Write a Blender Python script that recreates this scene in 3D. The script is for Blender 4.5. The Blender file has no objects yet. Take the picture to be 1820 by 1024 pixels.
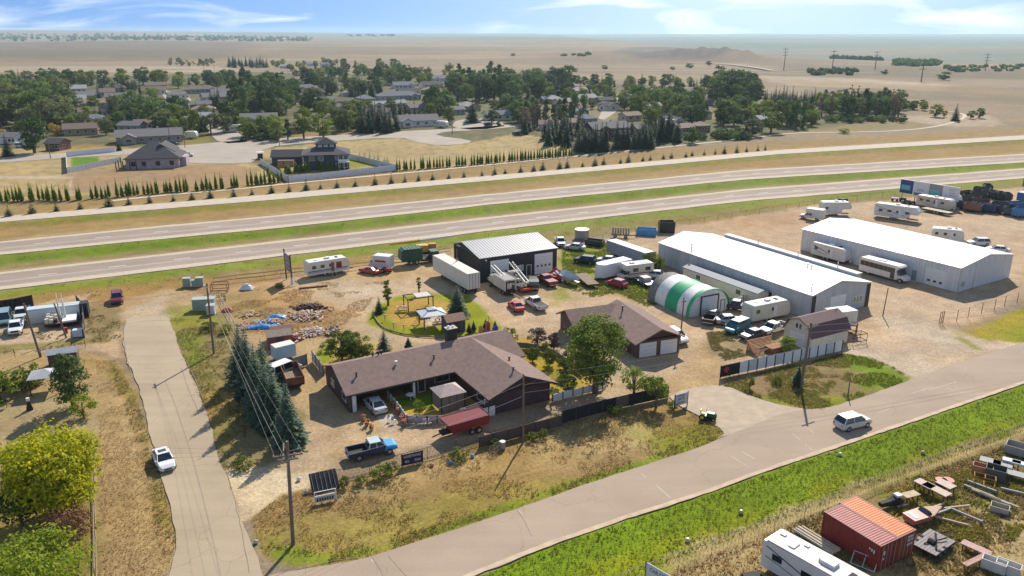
import bpy, math, random
import numpy as np
from mathutils import Vector, Matrix
random.seed(7); rng = np.random.default_rng(11)
R = math.radians
scene = bpy.context.scene
COL = scene.collection

# ---------------------------------------------------------------- camera
CAM_H, FOC, HOR = 45.0, 1400.0, 56.0          # metres, focal length and horizon row of an 1820 px wide picture
PITCH = math.atan((512 - HOR) / FOC)
cam = bpy.data.objects.new('camera', bpy.data.cameras.new('camera')); COL.objects.link(cam)
cam.location = (0, 0, CAM_H); cam.rotation_euler = (R(90) - PITCH, 0, 0)
cam.data.sensor_width = 36; cam.data.lens = 36 * FOC / 1820
cam.data.clip_end = 60000; cam.data.clip_start = 1
scene.camera = cam
CP, SP = math.cos(PITCH), math.sin(PITCH)

# ---------------------------------------------------------------- world and sun
SUN_AZ, SUN_EL = 17.0, 39.0                   # degrees clockwise from +Y, elevation
world = bpy.data.worlds.new('World'); scene.world = world; world.use_nodes = True
wt = world.node_tree; wn = wt.nodes; wl = wt.links
wn.clear()
wout = wn.new('ShaderNodeOutputWorld'); bg = wn.new('ShaderNodeBackground'); wl.new(bg.outputs[0], wout.inputs[0])
bg.inputs[1].default_value = 0.145
sky = wn.new('ShaderNodeTexSky'); sky.sky_type = 'NISHITA'; sky.sun_disc = False
sky.sun_elevation = R(SUN_EL); sky.sun_rotation = R(SUN_AZ); sky.altitude = 900
sky.air_density = 1.0; sky.dust_density = 0.6; sky.ozone_density = 3.0
tc = wn.new('ShaderNodeTexCoord')
def wmath(op, a, b=None, c=None):
    n = wn.new('ShaderNodeMath'); n.operation = op
    for i, v in enumerate((a, b, c)):
        if v is None: continue
        if isinstance(v, (int, float)): n.inputs[i].default_value = v
        else: wl.new(v, n.inputs[i])
    return n.outputs[0]
sep = wn.new('ShaderNodeSeparateXYZ'); wl.new(tc.outputs['Generated'], sep.inputs[0])
zup = wmath('ADD', wmath('MULTIPLY', wmath('ABSOLUTE', sep.outputs[2]), 0.7), 0.42)
cmb = wn.new('ShaderNodeCombineXYZ'); wl.new(sep.outputs[0], cmb.inputs[0]); wl.new(sep.outputs[1], cmb.inputs[1]); wl.new(zup, cmb.inputs[2])
wl.new(cmb.outputs[0], sky.inputs[0]) if sky.inputs else None
hs = wn.new('ShaderNodeHueSaturation'); hs.inputs['Saturation'].default_value = 1.12; hs.inputs['Value'].default_value = .95; hs.inputs['Hue'].default_value = .498
wl.new(sky.outputs[0], hs.inputs['Color'])
# thin clouds: direction projected on a high flat layer
cmap = wn.new('ShaderNodeCombineXYZ')
zc = wmath('ADD', wmath('ABSOLUTE', sep.outputs[2]), 0.15)
wl.new(wmath('DIVIDE', sep.outputs[0], zc), cmap.inputs[0]); wl.new(wmath('DIVIDE', sep.outputs[1], zc), cmap.inputs[1])
nz = wn.new('ShaderNodeTexNoise'); nz.inputs['Scale'].default_value = 0.85; nz.inputs['Detail'].default_value = 6; nz.inputs['Roughness'].default_value = 0.5; nz.inputs['Distortion'].default_value = 0.6
mp = wn.new('ShaderNodeMapping'); mp.inputs['Location'].default_value = (71, 44, 0); wl.new(cmap.outputs[0], mp.inputs[0]); wl.new(mp.outputs[0], nz.inputs[0])
cr = wn.new('ShaderNodeValToRGB'); cr.color_ramp.elements[0].position = 0.47; cr.color_ramp.elements[1].position = 0.70
wl.new(nz.outputs[0], cr.inputs[0])
cm = wn.new('ShaderNodeMixRGB'); cm.inputs[2].default_value = (7.0, 7.2, 7.5, 1)
wl.new(cr.outputs[0], cm.inputs[0]); wl.new(hs.outputs[0], cm.inputs[1])
wl.new(cm.outputs[0], bg.inputs[0])

sun = bpy.data.objects.new('sun', bpy.data.lights.new('sun', 'SUN')); COL.objects.link(sun)
sun.data.energy = 4.9; sun.data.angle = R(0.5); sun.data.color = (1.0, 0.92, 0.80)
sd = Vector((math.sin(R(SUN_AZ)) * math.cos(R(SUN_EL)), math.cos(R(SUN_AZ)) * math.cos(R(SUN_EL)), math.sin(R(SUN_EL))))
sun.rotation_euler = sd.to_track_quat('Z', 'Y').to_euler(); sun.location = (0, 0, 200)
scene.view_settings.view_transform = 'Standard'; scene.view_settings.look = 'None'
scene.view_settings.exposure = 0.40; scene.view_settings.gamma = 1.0; scene.view_settings.use_curve_mapping = False

# ---------------------------------------------------------------- helpers
def Z(x, y):
    """height of the far terrain (flat near the town)"""
    x = np.asarray(x, float); y = np.asarray(y, float)
    d = np.hypot(x, y); a = np.degrees(np.arctan2(x, y))
    def sm(t): t = np.clip(t, 0, 1); return t * t * (3 - 2 * t)
    h = sm((d - 1000) / 2500) * (3 * np.sin(x * .0021 + y * .0013) + 3 * np.sin(y * .0034 - x * .001 + 1) + 2 * np.sin(x * .006 + 2.0 + y * .001))
    # the bare butte beyond the town
    gul = .10 * np.sin(x * .09 + y * .04) + .08 * np.sin(x * .17 - y * .03 + 1) + .05 * np.sin(x * .31 + y * .05)
    h = h + 17 * (.45 * sm((x - 60) / 130) + .55 * sm((x - 230) / 90)) * sm((452 - x) / 75) * np.exp(-np.abs((y - 1490 + .15 * x) / 125) ** 3) * (1 + gul)
    h = h + 6 * np.exp(-((x - 90) / 120) ** 2 - ((y - 1600) / 150) ** 2)
    h = h + sm((d - 6000) / 5000) * 62 * sm((2 - a) / 40)
    h = h - sm((x - 430) / 350) * sm((d - 1250) / 900) * 18
    return h
def Zf(x, y): return float(Z(x, y))
def ray(px, py):
    x = (px - 910) / FOC; y = -(py - 512) / FOC
    return (x, CP + y * SP, -SP + y * CP)
def G(px, py, z=0.0):
    d = ray(px, py); t = (z - CAM_H) / d[2]
    return Vector((d[0] * t, d[1] * t))
def PJ(x, y, z=0):
    vx, vy, vz = x, y, z - CAM_H
    dep = vy * CP - vz * SP
    return 910 + FOC * vx / dep, 512 - FOC * (vy * SP + vz * CP) / dep

MATS = {}
def mat(name, col, rough=0.8, metal=0.0, var=0.12, scale=3.0, bump=0.0, spec=0.5, isl=0.0, obr=0.0, det=4, hue=None, stretch=None):
    if name in MATS: return MATS[name]
    m = bpy.data.materials.new(name); m.use_nodes = True; nt = m.node_tree; b = nt.nodes['Principled BSDF']
    b.inputs['Roughness'].default_value = rough; b.inputs['Metallic'].default_value = metal
    b.inputs['Specular IOR Level'].default_value = spec
    tcn = nt.nodes.new('ShaderNodeTexCoord')
    n = nt.nodes.new('ShaderNodeTexNoise'); n.inputs['Scale'].default_value = scale; n.inputs['Detail'].default_value = det
    if stretch:
        mpn = nt.nodes.new('ShaderNodeMapping'); mpn.inputs['Scale'].default_value = stretch
        nt.links.new(tcn.outputs['Object'], mpn.inputs[0]); nt.links.new(mpn.outputs[0], n.inputs[0])
    else: nt.links.new(tcn.outputs['Object'], n.inputs[0])
    mr = nt.nodes.new('ShaderNodeMapRange'); mr.inputs['From Min'].default_value = .3; mr.inputs['From Max'].default_value = .7
    mr.inputs['To Min'].default_value = 1 - var; mr.inputs['To Max'].default_value = 1 + var
    nt.links.new(n.outputs[0], mr.inputs[0]); v = mr.outputs[0]
    def mul(a, src, lo, hi):
        r = nt.nodes.new('ShaderNodeMapRange'); r.inputs['To Min'].default_value = lo; r.inputs['To Max'].default_value = hi
        nt.links.new(src, r.inputs[0]); k = nt.nodes.new('ShaderNodeMath'); k.operation = 'MULTIPLY'
        nt.links.new(a, k.inputs[0]); nt.links.new(r.outputs[0], k.inputs[1]); return k.outputs[0]
    if isl:
        g = nt.nodes.new('ShaderNodeNewGeometry'); v = mul(v, g.outputs['Random Per Island'], 1 - isl, 1 + isl)
    if obr:
        oi = nt.nodes.new('ShaderNodeObjectInfo'); v = mul(v, oi.outputs['Random'], 1 - obr, 1 + obr)
    vm = nt.nodes.new('ShaderNodeVectorMath'); vm.operation = 'SCALE'
    rgb = nt.nodes.new('ShaderNodeRGB'); rgb.outputs[0].default_value = (*col, 1); c0 = rgb.outputs[0]
    if hue:                                    # second colour blended in by noise / island
        mx = nt.nodes.new('ShaderNodeMixRGB'); mx.inputs[2].default_value = (*hue, 1)
        nt.links.new(c0, mx.inputs[1])
        if isl: nt.links.new(g.outputs['Random Per Island'], mx.inputs[0])
        else: nt.links.new(n.outputs[0], mx.inputs[0])
        c0 = mx.outputs[0]
    nt.links.new(c0, vm.inputs[0]); nt.links.new(v, vm.inputs['Scale']); nt.links.new(vm.outputs[0], b.inputs['Base Color'])
    if bump:
        bp = nt.nodes.new('ShaderNodeBump'); bp.inputs['Strength'].default_value = bump; bp.inputs['Distance'].default_value = .05
        nt.links.new(n.outputs[0], bp.inputs['Height']); nt.links.new(bp.outputs[0], b.inputs['Normal'])
    MATS[name] = m; return m
def paint(name, col, rough=0.35, metal=0.0, var=.06): return mat(name, col, rough, metal, var, 1.3)

class MB:
    """collects shapes and links them as ONE mesh object"""
    def __init__(s): s.v = []; s.f = []; s.m = []; s.mats = []
    def mi(s, m):
        if m is None: return 0
        if m not in s.mats: s.mats.append(m)
        return s.mats.index(m)
    def add(s, vs, fs, m=None):
        k = len(s.v); s.v += [tuple(p) for p in vs]; i = s.mi(m)
        for f in fs: s.f.append(tuple(k + a for a in f)); s.m.append(i)
        return s
    def box(s, x0, x1, y0, y1, z0, z1, m=None, rot=0, ctr=None, tilt=0):
        vs = [(x, y, z) for z in (z0, z1) for y in (y0, y1) for x in (x0, x1)]
        if rot or tilt:
            c = Vector(ctr or ((x0 + x1) / 2, (y0 + y1) / 2, (z0 + z1) / 2)); M = Matrix.Rotation(rot, 3, 'Z') @ Matrix.Rotation(tilt, 3, 'Y')
            vs = [tuple(c + M @ (Vector(p) - c)) for p in vs]
        return s.add(vs, [(0, 2, 3, 1), (4, 5, 7, 6), (0, 1, 5, 4), (2, 6, 7, 3), (0, 4, 6, 2), (1, 3, 7, 5)], m)
    def bar(s, p, q, r, n=5, m=None, r2=None):
        p = Vector(p); q = Vector(q); d = (q - p); r2 = r if r2 is None else r2
        if d.length < 1e-6: return s
        d.normalize(); u = d.cross(Vector((0, 0, 1)) if abs(d.z) < .9 else Vector((1, 0, 0))).normalized(); w = d.cross(u)
        vs = []
        for c, rr in ((p, r), (q, r2)):
            for i in range(n):
                a = 2 * math.pi * i / n; vs.append(tuple(c + (u * math.cos(a) + w * math.sin(a)) * rr))
        fs = [(i, (i + 1) % n, n + (i + 1) % n, n + i) for i in range(n)] + [tuple(range(n))[::-1], tuple(range(n, 2 * n))]
        return s.add(vs, fs, m)
    def prism(s, poly, a0, a1, axis='x', m=None):
        """poly of (u,v) extruded along axis; x: (y,z), y: (x,z), z: (x,y)"""
        n = len(poly); vs = []
        for a in (a0, a1):
            for u, w in poly:
                vs.append({'x': (a, u, w), 'y': (u, a, w), 'z': (u, w, a)}[axis])
        fs = [(i, (i + 1) % n, n + (i + 1) % n, n + i) for i in range(n)] + [tuple(range(n))[::-1], tuple(range(n, 2 * n))]
        return s.add(vs, fs, m)
    def loft(s, rings, m=None, cap=True):
        n = len(rings[0]); vs = [p for r in rings for p in r]; fs = []
        for k in range(len(rings) - 1):
            for i in range(n):
                j = (i + 1) % n; fs.append((k * n + i, k * n + j, (k + 1) * n + j, (k + 1) * n + i))
        if cap: fs += [tuple(range(n))[::-1], tuple(range((len(rings) - 1) * n, len(rings) * n))]
        return s.add(vs, fs, m)
    def build(s, name, m=None, parent=None, loc=None, rz=0, smooth=False, **kw):
        me = bpy.data.meshes.new(name); me.from_pydata(s.v, [], s.f)
        ms = s.mats if s.mats else ([m] if m else [])
        if m and s.mats and None in s.mats: ms = [x or m for x in s.mats]
        for x in ms: me.materials.append(x)
        if len(ms) > 1: me.polygons.foreach_set('material_index', s.m)
        if smooth: me.polygons.foreach_set('use_smooth', [True] * len(me.polygons))
        me.update()
        return link(name, me, parent, loc, rz, **kw)
def link(name, me, parent=None, loc=None, rz=0, label=None, cat=None, group=None, kind=None):
    o = bpy.data.objects.new(name, me); COL.objects.link(o)
    if parent is not None: o.parent = parent
    if loc is not None: o.location = (loc[0], loc[1], loc[2] if len(loc) > 2 else 0)
    if rz: o.rotation_euler[2] = rz
    return tag(o, label, cat, group, kind)
def tag(o, label=None, cat=None, group=None, kind=None):
    for k, v in (('label', label), ('category', cat), ('group', group), ('kind', kind)):
        if v: o[k] = v
    return o
def thing(name, label, cat, p, rz=0, group=None, z=0.0, scale=None):
    o = bpy.data.objects.new(name, None); COL.objects.link(o)
    o.empty_display_size = .5; o.location = (p[0], p[1], z); o.rotation_euler[2] = rz
    if scale: o.scale = (scale,) * 3 if isinstance(scale, (int, float)) else scale
    return tag(o, label, cat, group)
def npmesh(name, V, F, mats, attr=None, smooth=False):
    """fast mesh from numpy arrays (F: n x 3 or n x 4)"""
    me = bpy.data.meshes.new(name); nf, k = F.shape
    me.vertices.add(len(V)); me.vertices.foreach_set('co', np.ascontiguousarray(V, dtype=np.float32).ravel())
    me.loops.add(nf * k); me.loops.foreach_set('vertex_index', np.ascontiguousarray(F, dtype=np.int32).ravel())
    me.polygons.add(nf); me.polygons.foreach_set('loop_start', np.arange(0, nf * k, k, dtype=np.int32))
    me.update(calc_edges=True)
    for m in mats: me.materials.append(m)
    if attr is not None:
        a = me.color_attributes.new('col', 'FLOAT_COLOR', 'POINT'); c = np.ones((len(V), 4), np.float32); c[:, :attr.shape[1]] = attr
        a.data.foreach_set('color', c.ravel())
    if smooth: me.polygons.foreach_set('use_smooth', np.ones(nf, bool))
    return me
def ext(pts, d0=1.0, d1=1.0):
    """polyline lengthened at both ends"""
    p = [Vector(q) for q in pts]; a = p[0] + (p[0] - p[1]).normalized() * d0; b = p[-1] + (p[-1] - p[-2]).normalized() * d1
    return [a] + p + [b]
def text_mesh(body, size, m, parent, loc, rot, name='lettering', ext_=.004, align='CENTER', sx=1.0):
    cu = bpy.data.curves.new(name, 'FONT'); cu.body = body; cu.size = size; cu.extrude = ext_; cu.align_x = align; cu.align_y = 'CENTER'; cu.resolution_u = 2
    o = bpy.data.objects.new(name, cu); COL.objects.link(o)
    dg = bpy.context.evaluated_depsgraph_get(); me = bpy.data.meshes.new_from_object(o.evaluated_get(dg))
    bpy.data.objects.remove(o); me.materials.clear(); me.materials.append(m)
    t = bpy.data.objects.new(name, me); COL.objects.link(t); t.parent = parent; t.location = loc; t.rotation_euler = rot; t.scale = (sx, 1, 1)
    return t

# ---------------------------------------------------------------- roads (edges read in the photo, laid on the ground)
def lin(a, b): return None
def W(pts): return [G(*p) for p in pts]
SVC_T = W([(0, 385), (250, 364.5), (500, 344), (940, 306.5), (1380, 267), (1820, 240.6)])
SVC_B = W([(0, 395), (250, 374.5), (500, 354), (940, 315), (1380, 274.5), (1820, 248)])
HW_T = W([(0, 429.3), (250, 405), (500, 382), (880, 344), (1320, 302.5), (1820, 273.6)])
HW_B = W([(0, 453), (250, 428.5), (500, 404.8), (880, 363), (1320, 319.5), (1820, 288.7)])
HE_T = W([(0, 483.7), (250, 456), (500, 428), (880, 384.8), (1320, 336.8), (1820, 299.5)])
HE_B = W([(0, 515.7), (250, 485), (500, 455.5), (880, 409), (1320, 358), (1820, 316.7)])
for L_ in (SVC_T, SVC_B, HW_T, HW_B, HE_T, HE_B):
    L_[:] = ext(L_, 140, 500)
def resample(pl, step):
    out = []
    for a, b in zip(pl[:-1], pl[1:]):
        n = max(1, int((b - a).length / step))
        out += [a.lerp(b, i / n) for i in range(n)]
    return out + [pl[-1]]
def smooth_pl(pl, it=2):
    for _ in range(it):
        q = [pl[0]]
        for a, b in zip(pl[:-1], pl[1:]): q += [a.lerp(b, .25), a.lerp(b, .75)]
        pl = q + [pl[-1]]
    return pl
def at_t(pl, t):
    L = [0]
    for a, b in zip(pl[:-1], pl[1:]): L.append(L[-1] + (b - a).length)
    s = t * L[-1]
    for i in range(len(pl) - 1):
        if s <= L[i + 1] or i == len(pl) - 2:
            return pl[i].lerp(pl[i + 1], (s - L[i]) / max(1e-6, L[i + 1] - L[i]))

SIDE_ROAD = [(224, 566), (262, 562), (299, 562), (305, 579), (318, 615), (330, 647), (362, 716), (374, 755), (385, 800), (397, 838), (414, 880), (430, 925), (447, 960), (462, 1003), (480, 1100), (270, 1100), (299, 1023), (313, 982), (316, 957), (302, 897), (288, 850), (270.6, 784), (264, 760), (258, 727), (247, 694), (236, 661), (224, 639), (218, 600)]
FR_U = [(380, 1065), (468, 1024), (565, 1008), (636, 996), (702, 976.5), (785, 949), (900, 911), (1042, 861), (1152, 825), (1229, 801), (1290, 776), (1345, 753), (1400, 731), (1461, 727), (1503, 716), (1563, 696), (1622, 674), (1700, 645), (1820, 609), (2100, 520)]
FR_L = [(700, 1085), (850, 1021), (987, 966), (1125, 919), (1262, 875), (1350, 842), (1485, 797), (1644, 743), (1820, 682), (2100, 590)]

# ---------------------------------------------------------------- ground sheet
GR = dict(field=(.245, .185, .115), field2=(.165, .125, .085), fieldg=(.15, .125, .075), straw=(.36, .275, .15), brown=(.27, .185, .115), dirt=(.40, .30, .205), dirtp=(.43, .345, .255),
          yard=(.36, .26, .15), olive=(.19, .16, .05), weeds=(.21, .165, .08), verge=(.25, .175, .082), tan=(.30, .235, .135), green=(.14, .19, .02), green2=(.19, .20, .03), lawn=(.09, .17, .02), deep=(.055, .09, .018),
          orange=(.34, .215, .075), yellow=(.36, .25, .07), town=(.10, .10, .05), conc=(.46, .41, .34), gravel=(.48, .385, .26), shoulder=(.50, .43, .34), rust=(.30, .17, .08), mow=(.31, .225, .12), far=(.135, .16, .12), butte=(.115, .10, .09), pale=(.42, .35, .26))
for k_, c_ in GR.items():
    l_ = sum(c_) / 3; GR[k_] = tuple(max(.008, l_ + (v - l_) * (1.0 if k_.startswith('f') or k_ == 'butte' else 1.2)) for v in c_)
def band(a, b): return list(a) + list(b)[::-1]
def shift(pl, dpx): return [p for p in pl]
def off(pl, d):
    """polyline moved sideways by d metres (towards -Y when negative)"""
    out = []
    for i, p in enumerate(pl):
        a = pl[max(0, i - 1)]; b = pl[min(len(pl) - 1, i + 1)]; t = (b - a).normalized(); out.append(p + Vector((-t.y, t.x)) * d)
    return out
Zn = []                                        # (polygon, colour, feather m, wobble m, strength)
def zone(poly, c, fe=.6, wo=.5, st=1.0, px=True):
    Zn.append(([G(*p) for p in poly] if px else poly, GR[c], fe, wo, st))
# far country
zone([(-900, 72), (430, 76), (470, 84), (380, 100), (-900, 104)], 'field2', 50, 60, .9)
zone([(520, 84), (1050, 82), (1060, 92), (700, 98), (500, 94)], 'fieldg', 60, 60, .4)
zone([(1000, 94), (1350, 90), (1400, 112), (980, 116)], 'field2', 50, 50, .6)
zone([(1420, 150), (1830, 158), (2200, 175), (2200, 205), (1700, 180), (1450, 170)], 'fieldg', 14, 20, .6)
zone([(-2600, 57.5), (2600, 57.5), (2600, 72), (1100, 74), (700, 68), (300, 63), (-2600, 62)], 'far', 500, 300, .8)
zone([(1100, 62), (2600, 60), (2600, 108), (1500, 106), (1340, 96)], 'far', 160, 150, .75)
zone([(1420, 78), (2300, 70), (2300, 80), (1500, 84)], 'field', 150, 200, .6)
zone([(1250, 100), (1600, 108), (2000, 96), (2000, 104), (1600, 118), (1350, 112)], 'field2', 60, 70, .6)
zone([(1085, 92), (1120, 84), (1260, 80), (1300, 90), (1345, 104), (1250, 109), (1150, 107), (1100, 102)], 'butte', 25, 40, .95)  # dark ground colour, with shade of the near slopes painted in
zone([(1350, 135), (1500, 138), (1700, 152), (1650, 160), (1400, 152)], 'pale', 8, 12, .55)
zone([(-900, 88), (300, 90), (400, 98), (380, 108), (-900, 112)], 'fieldg', 25, 30, .7)
zone([(480, 108), (1000, 104), (1100, 108), (900, 118), (500, 118)], 'field2', 20, 30, .5)
zone([(1340, 112), (1500, 116), (1830, 122), (2200, 130), (2200, 146), (1700, 138), (1400, 128)], 'fieldg', 15, 25, .8)
zone([(1400, 142), (1640, 152), (1830, 160), (1830, 172), (1600, 160), (1400, 150)], 'brown', 8, 14, .6)
zone([(840, 130), (1350, 135), (1400, 142), (1000, 141)], 'tan', 8, 10, .5)
zone([(-400, 118), (380, 118), (440, 124), (420, 128), (-400, 128)], 'pale', 8, 8, .5)
# town floor
zone([(-500, 150), (100, 140), (420, 128), (840, 134), (1150, 152), (1400, 168), (1610, 196), (1585, 208), (1440, 232), (1290, 248), (1020, 278), (700, 305), (-500, 400)], 'town', 3, 5, .95)
zone([(930, 160), (1250, 168), (1380, 180), (1300, 215), (1000, 215)], 'tan', 4, 6, .35)
zone([(-500, 275), (60, 264), (128, 262), (310, 262), (455, 290), (482, 302), (505, 330), (-500, 395)], 'straw', 1.5, 2, .95)
zone([(125, 300), (300, 296), (410, 288), (455, 300), (450, 322), (390, 338), (220, 345), (125, 340)], 'brown', 1.5, 3, .9)
zone([(-20, 312), (130, 314), (130, 318), (-20, 317)], 'pale', .5, .5, .8)
zone([(122, 312), (128, 312), (128, 352), (124, 352)], 'pale', .4, .5, .8)
zone([(455, 268), (545, 256), (690, 244), (735, 243), (790, 258), (850, 252), (920, 236), (985, 248), (1035, 270), (960, 284), (700, 306), (690, 296), (470, 282)], 'straw', 1.2, 2, .9)
zone([(560, 250), (640, 245), (700, 243), (700, 246), (600, 252)], 'green', .5, .8, .7)
zone([(1400, 232), (1480, 222), (1600, 212), (1640, 212), (1650, 225), (1500, 235)], 'olive', 2, 3, .5)
zone([(1600, 205), (1760, 205), (1790, 222), (1700, 226), (1600, 214)], 'pale', 2, 4, .5)
zone([(505, 283), (645, 280), (690, 294), (560, 312), (490, 303)], 'tan', .6, 1, .9)
zone([(600, 286), (645, 281), (680, 292), (612, 300)], 'green2', .6, 1, .9)
for p in ([(128, 280), (174, 278), (176, 291), (127, 296)], [(318, 268), (385, 266), (391, 273), (375, 276), (320, 276)]): zone(p, 'lawn', .3, .2, 1)
zone([(160, 211), (185, 208), (188, 217), (162, 219)], 'lawn', .5, .5, .8)
zone([(320, 175), (345, 174), (345, 186), (318, 186)], 'green2', 1, 1, .7)
zone([(325, 238), (370, 240), (378, 256), (322, 260)], 'olive', .8, 1, .7)
zone([(90, 258), (215, 256), (215, 266), (90, 270)], 'orange', .8, 1, .45)
zone([(520, 235), (640, 232), (640, 242), (520, 248)], 'orange', .8, 1, .4)
# path side of the service road
zone(band(off(SVC_T, 22), off(SVC_T, 0)), 'verge', 1.5, 1.5, .95, False)
zone(band(off(SVC_T, 3), off(SVC_T, 0)), 'mow', .8, .8, .6, False)
# between service road and far carriageway
zone(band(SVC_B, HW_T), 'verge', 1.2, 1, 1, False)
zone(band(SVC_B, off(SVC_B, -5)), 'olive', 1.2, 1.5, .9, False)
zone(band(off(SVC_B, -1), off(SVC_B, -3.4)), 'green', 1.2, 1.4, .55, False)
zone(band(off(HW_T, 7), off(HW_T, 2)), 'tan', 1.6, 1.6, .6, False)
# median
zone(band(HW_B, HE_T), 'weeds', .6, .5, 1, False)
zone(band(HW_B, off(HW_B, -6)), 'green', 1.0, 1.2, .95, False)
zone(band(off(HE_T, 3.2), HE_T), 'tan', .8, 1, .7, False)
# south of the near carriageway
zone(band(HE_B, off(HE_B, -15)), 'olive', 2, 2, .95, False)
zone(band(off(HE_B, -1), off(HE_B, -5.5)), 'green', 1.4, 1.4, .85, False)
zone([(-300, 560), (0, 528), (130, 512), (300, 500), (520, 474), (690, 452), (690, 462), (510, 496), (380, 520), (200, 545), (-300, 600)], 'rust', 1.6, 2, .55)
# lots: the big gravel yard on the right
zone([(1000, 437), (1100, 418), (1300, 388), (1440, 366), (1600, 352), (1700, 345), (2100, 300), (2100, 520), (1820, 532), (1690, 586), (1760, 606), (1820, 608), (2100, 530), (1622, 672), (1587, 652), (1507, 627), (1200, 700), (1150, 560), (1060, 500)], 'dirt', 1.4, 2, 1)
zone([(1560, 560), (1690, 585), (1757, 606), (1900, 605), (1622, 674), (1587, 652), (1507, 628), (1495, 600), (1560, 590)], 'dirtp', 1.5, 1.5, .9)
zone([(1200, 400), (1500, 370), (1420, 400), (1300, 412)], 'rust', 3, 4, .35)
zone([(1690, 587), (1740, 620), (1700, 600), (1820, 545), (2100, 450), (2100, 540), (1820, 607), (1758, 606), (1719, 594)], 'green2', .8, .8, .95)
zone([(1690, 592), (1860, 540), (1900, 560), (1760, 600)], 'yellow', 2, 2, .5)
# main property
zone([(205, 535), (300, 512), (380, 520), (520, 494), (690, 462), (800, 440), (1000, 440), (1060, 500), (1240, 600), (1285, 640), (1290, 776), (1200, 705), (985, 712), (780, 760), (560, 840), (440, 830), (470, 740), (540, 650), (420, 600), (400, 560), (300, 545), (215, 575)], 'yard', 1.2, 1.5, 1)
zone([(600, 500), (1000, 500), (1200, 560), (1260, 640), (1060, 690), (940, 600), (700, 612), (640, 590)], 'dirt', 3, 3, .9)
zone([(430, 505), (560, 500), (640, 520), (600, 560), (590, 590), (430, 580)], 'rust', 4, 4, .45)
zone([(380, 520), (460, 515), (480, 545), (430, 590), (400, 560)], 'weeds', 2, 2.5, .7)
zone([(520, 500), (640, 500), (700, 510), (650, 540), (560, 530)], 'pale', 4, 4, .5)
zone([(1000, 440), (1075, 428), (1170, 470), (1170, 540), (1150, 545), (1100, 520), (1000, 500)], 'green2', 1.5, 2, .85)
zone([(1000, 432), (1075, 440), (1110, 470), (1000, 470)], 'green', 1.5, 2, .6)
zone([(960, 510), (1020, 500), (1040, 535), (990, 540), (950, 530)], 'green2', 1.5, 2.5, .7)
zone([(1080, 505), (1160, 520), (1165, 545), (1120, 535), (1080, 520)], 'weeds', 1.2, 2, .8)
zone([(1255, 590), (1300, 585), (1390, 605), (1380, 625), (1290, 640), (1265, 620)], 'weeds', 1.2, 2.2, .75)
# yard island with gazebo
zone([(650, 575), (665, 545), (700, 528), (760, 520), (830, 525), (880, 570), (905, 592), (820, 600), (740, 598), (690, 590)], 'green2', .7, .7, 1)
zone([(680, 560), (700, 535), (760, 525), (810, 540), (790, 580), (720, 580)], 'orange', 1, 1, .95)
zone([(745, 555), (790, 560), (800, 580), (760, 578)], 'conc', .4, .4, .7)
# gardens of the long house
zone([(560, 650), (575, 615), (650, 610), (700, 620), (700, 645), (580, 660)], 'yellow', .8, 1, .8)
zone([(560, 650), (570, 612), (590, 605), (600, 640)], 'green', .8, 1, .8)
zone([(895, 605), (940, 600), (1040, 650), (1065, 690), (985, 712), (940, 650)], 'yellow', .5, .5, 1)
zone([(900, 610), (940, 612), (1010, 655), (1020, 680), (990, 690), (945, 650)], 'green2', 1.2, 1.6, .6)
zone([(700, 728), (690, 712), (770, 690), (880, 715), (880, 735), (795, 738), (720, 735)], 'yellow', .3, .3, 1)
zone([(700, 722), (692, 708), (770, 690), (800, 715), (760, 728)], 'lawn', .5, .8, .85)
zone([(560, 655), (575, 655), (700, 740), (680, 745), (620, 760), (560, 700)], 'tan', 1.2, 1.2, .3)
zone([(480, 760), (560, 720), (640, 770), (560, 835), (440, 830)], 'dirt', 1.5, 2, .6)
zone([(672, 738), (700, 735), (706, 757), (690, 770), (676, 750)], 'conc', .3, .3, .9)
zone([(695, 742), (900, 735), (1065, 695), (1190, 692), (1190, 706), (985, 740), (860, 775), (720, 800), (640, 800)], 'dirt', 1, 1, .7)
# ground under the spruces, east verge of the side road
zone([(303, 562), (380, 545), (420, 600), (480, 640), (540, 740), (530, 800), (440, 835), (398, 838), (374, 755), (330, 647), (305, 579)], 'weeds', .6, .8, 1)
zone([(303, 570), (360, 570), (375, 640), (400, 700), (420, 800), (400, 830), (372, 745), (335, 650)], 'olive', .8, 1.2, .6)
zone([(310, 590), (360, 585), (370, 630), (345, 650), (330, 640)], 'green', 1, 1.5, .6)
zone([(350, 700), (420, 690), (440, 730), (380, 745)], 'orange', 1.2, 1.8, .5)
zone([(398, 838), (440, 832), (560, 838), (553, 868), (500, 885), (448, 918), (430, 925), (414, 880)], 'gravel', .5, .6, 1)
# front verge
zone([(448, 921), (500, 878), (555, 868), (600, 860), (720, 828), (860, 780), (1040, 735), (1185, 712), (1240, 735), (1290, 765), (1279, 779), (1229, 801), (1152, 825), (1042, 861), (900, 911), (785, 949), (702, 976.5), (636, 996), (565, 1008), (510, 1004), (471, 990), (455, 952)], 'verge', .35, .35, 1)
zone([(560, 930), (700, 900), (800, 870), (900, 860), (1000, 850), (900, 900), (700, 970), (560, 990), (480, 960)], 'green2', 1.4, 2.4, .35)
zone([(470, 990), (565, 1008), (702, 976), (900, 911), (1042, 861), (1152, 825), (1229, 801), (1220, 793), (1042, 850), (900, 898), (702, 960), (565, 985), (480, 960)], 'green', .5, .9, .75)
zone([(1120, 760), (1250, 740), (1288, 766), (1240, 795), (1160, 800)], 'green2', 1.2, 2, .75)
zone([(1080, 745), (1180, 745), (1160, 790), (1000, 830), (900, 830), (960, 780)], 'straw', 2, 3, .5)
zone([(640, 850), (760, 815), (880, 800), (860, 830), (700, 880), (600, 885)], 'straw', 1, 2, .6)
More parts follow.
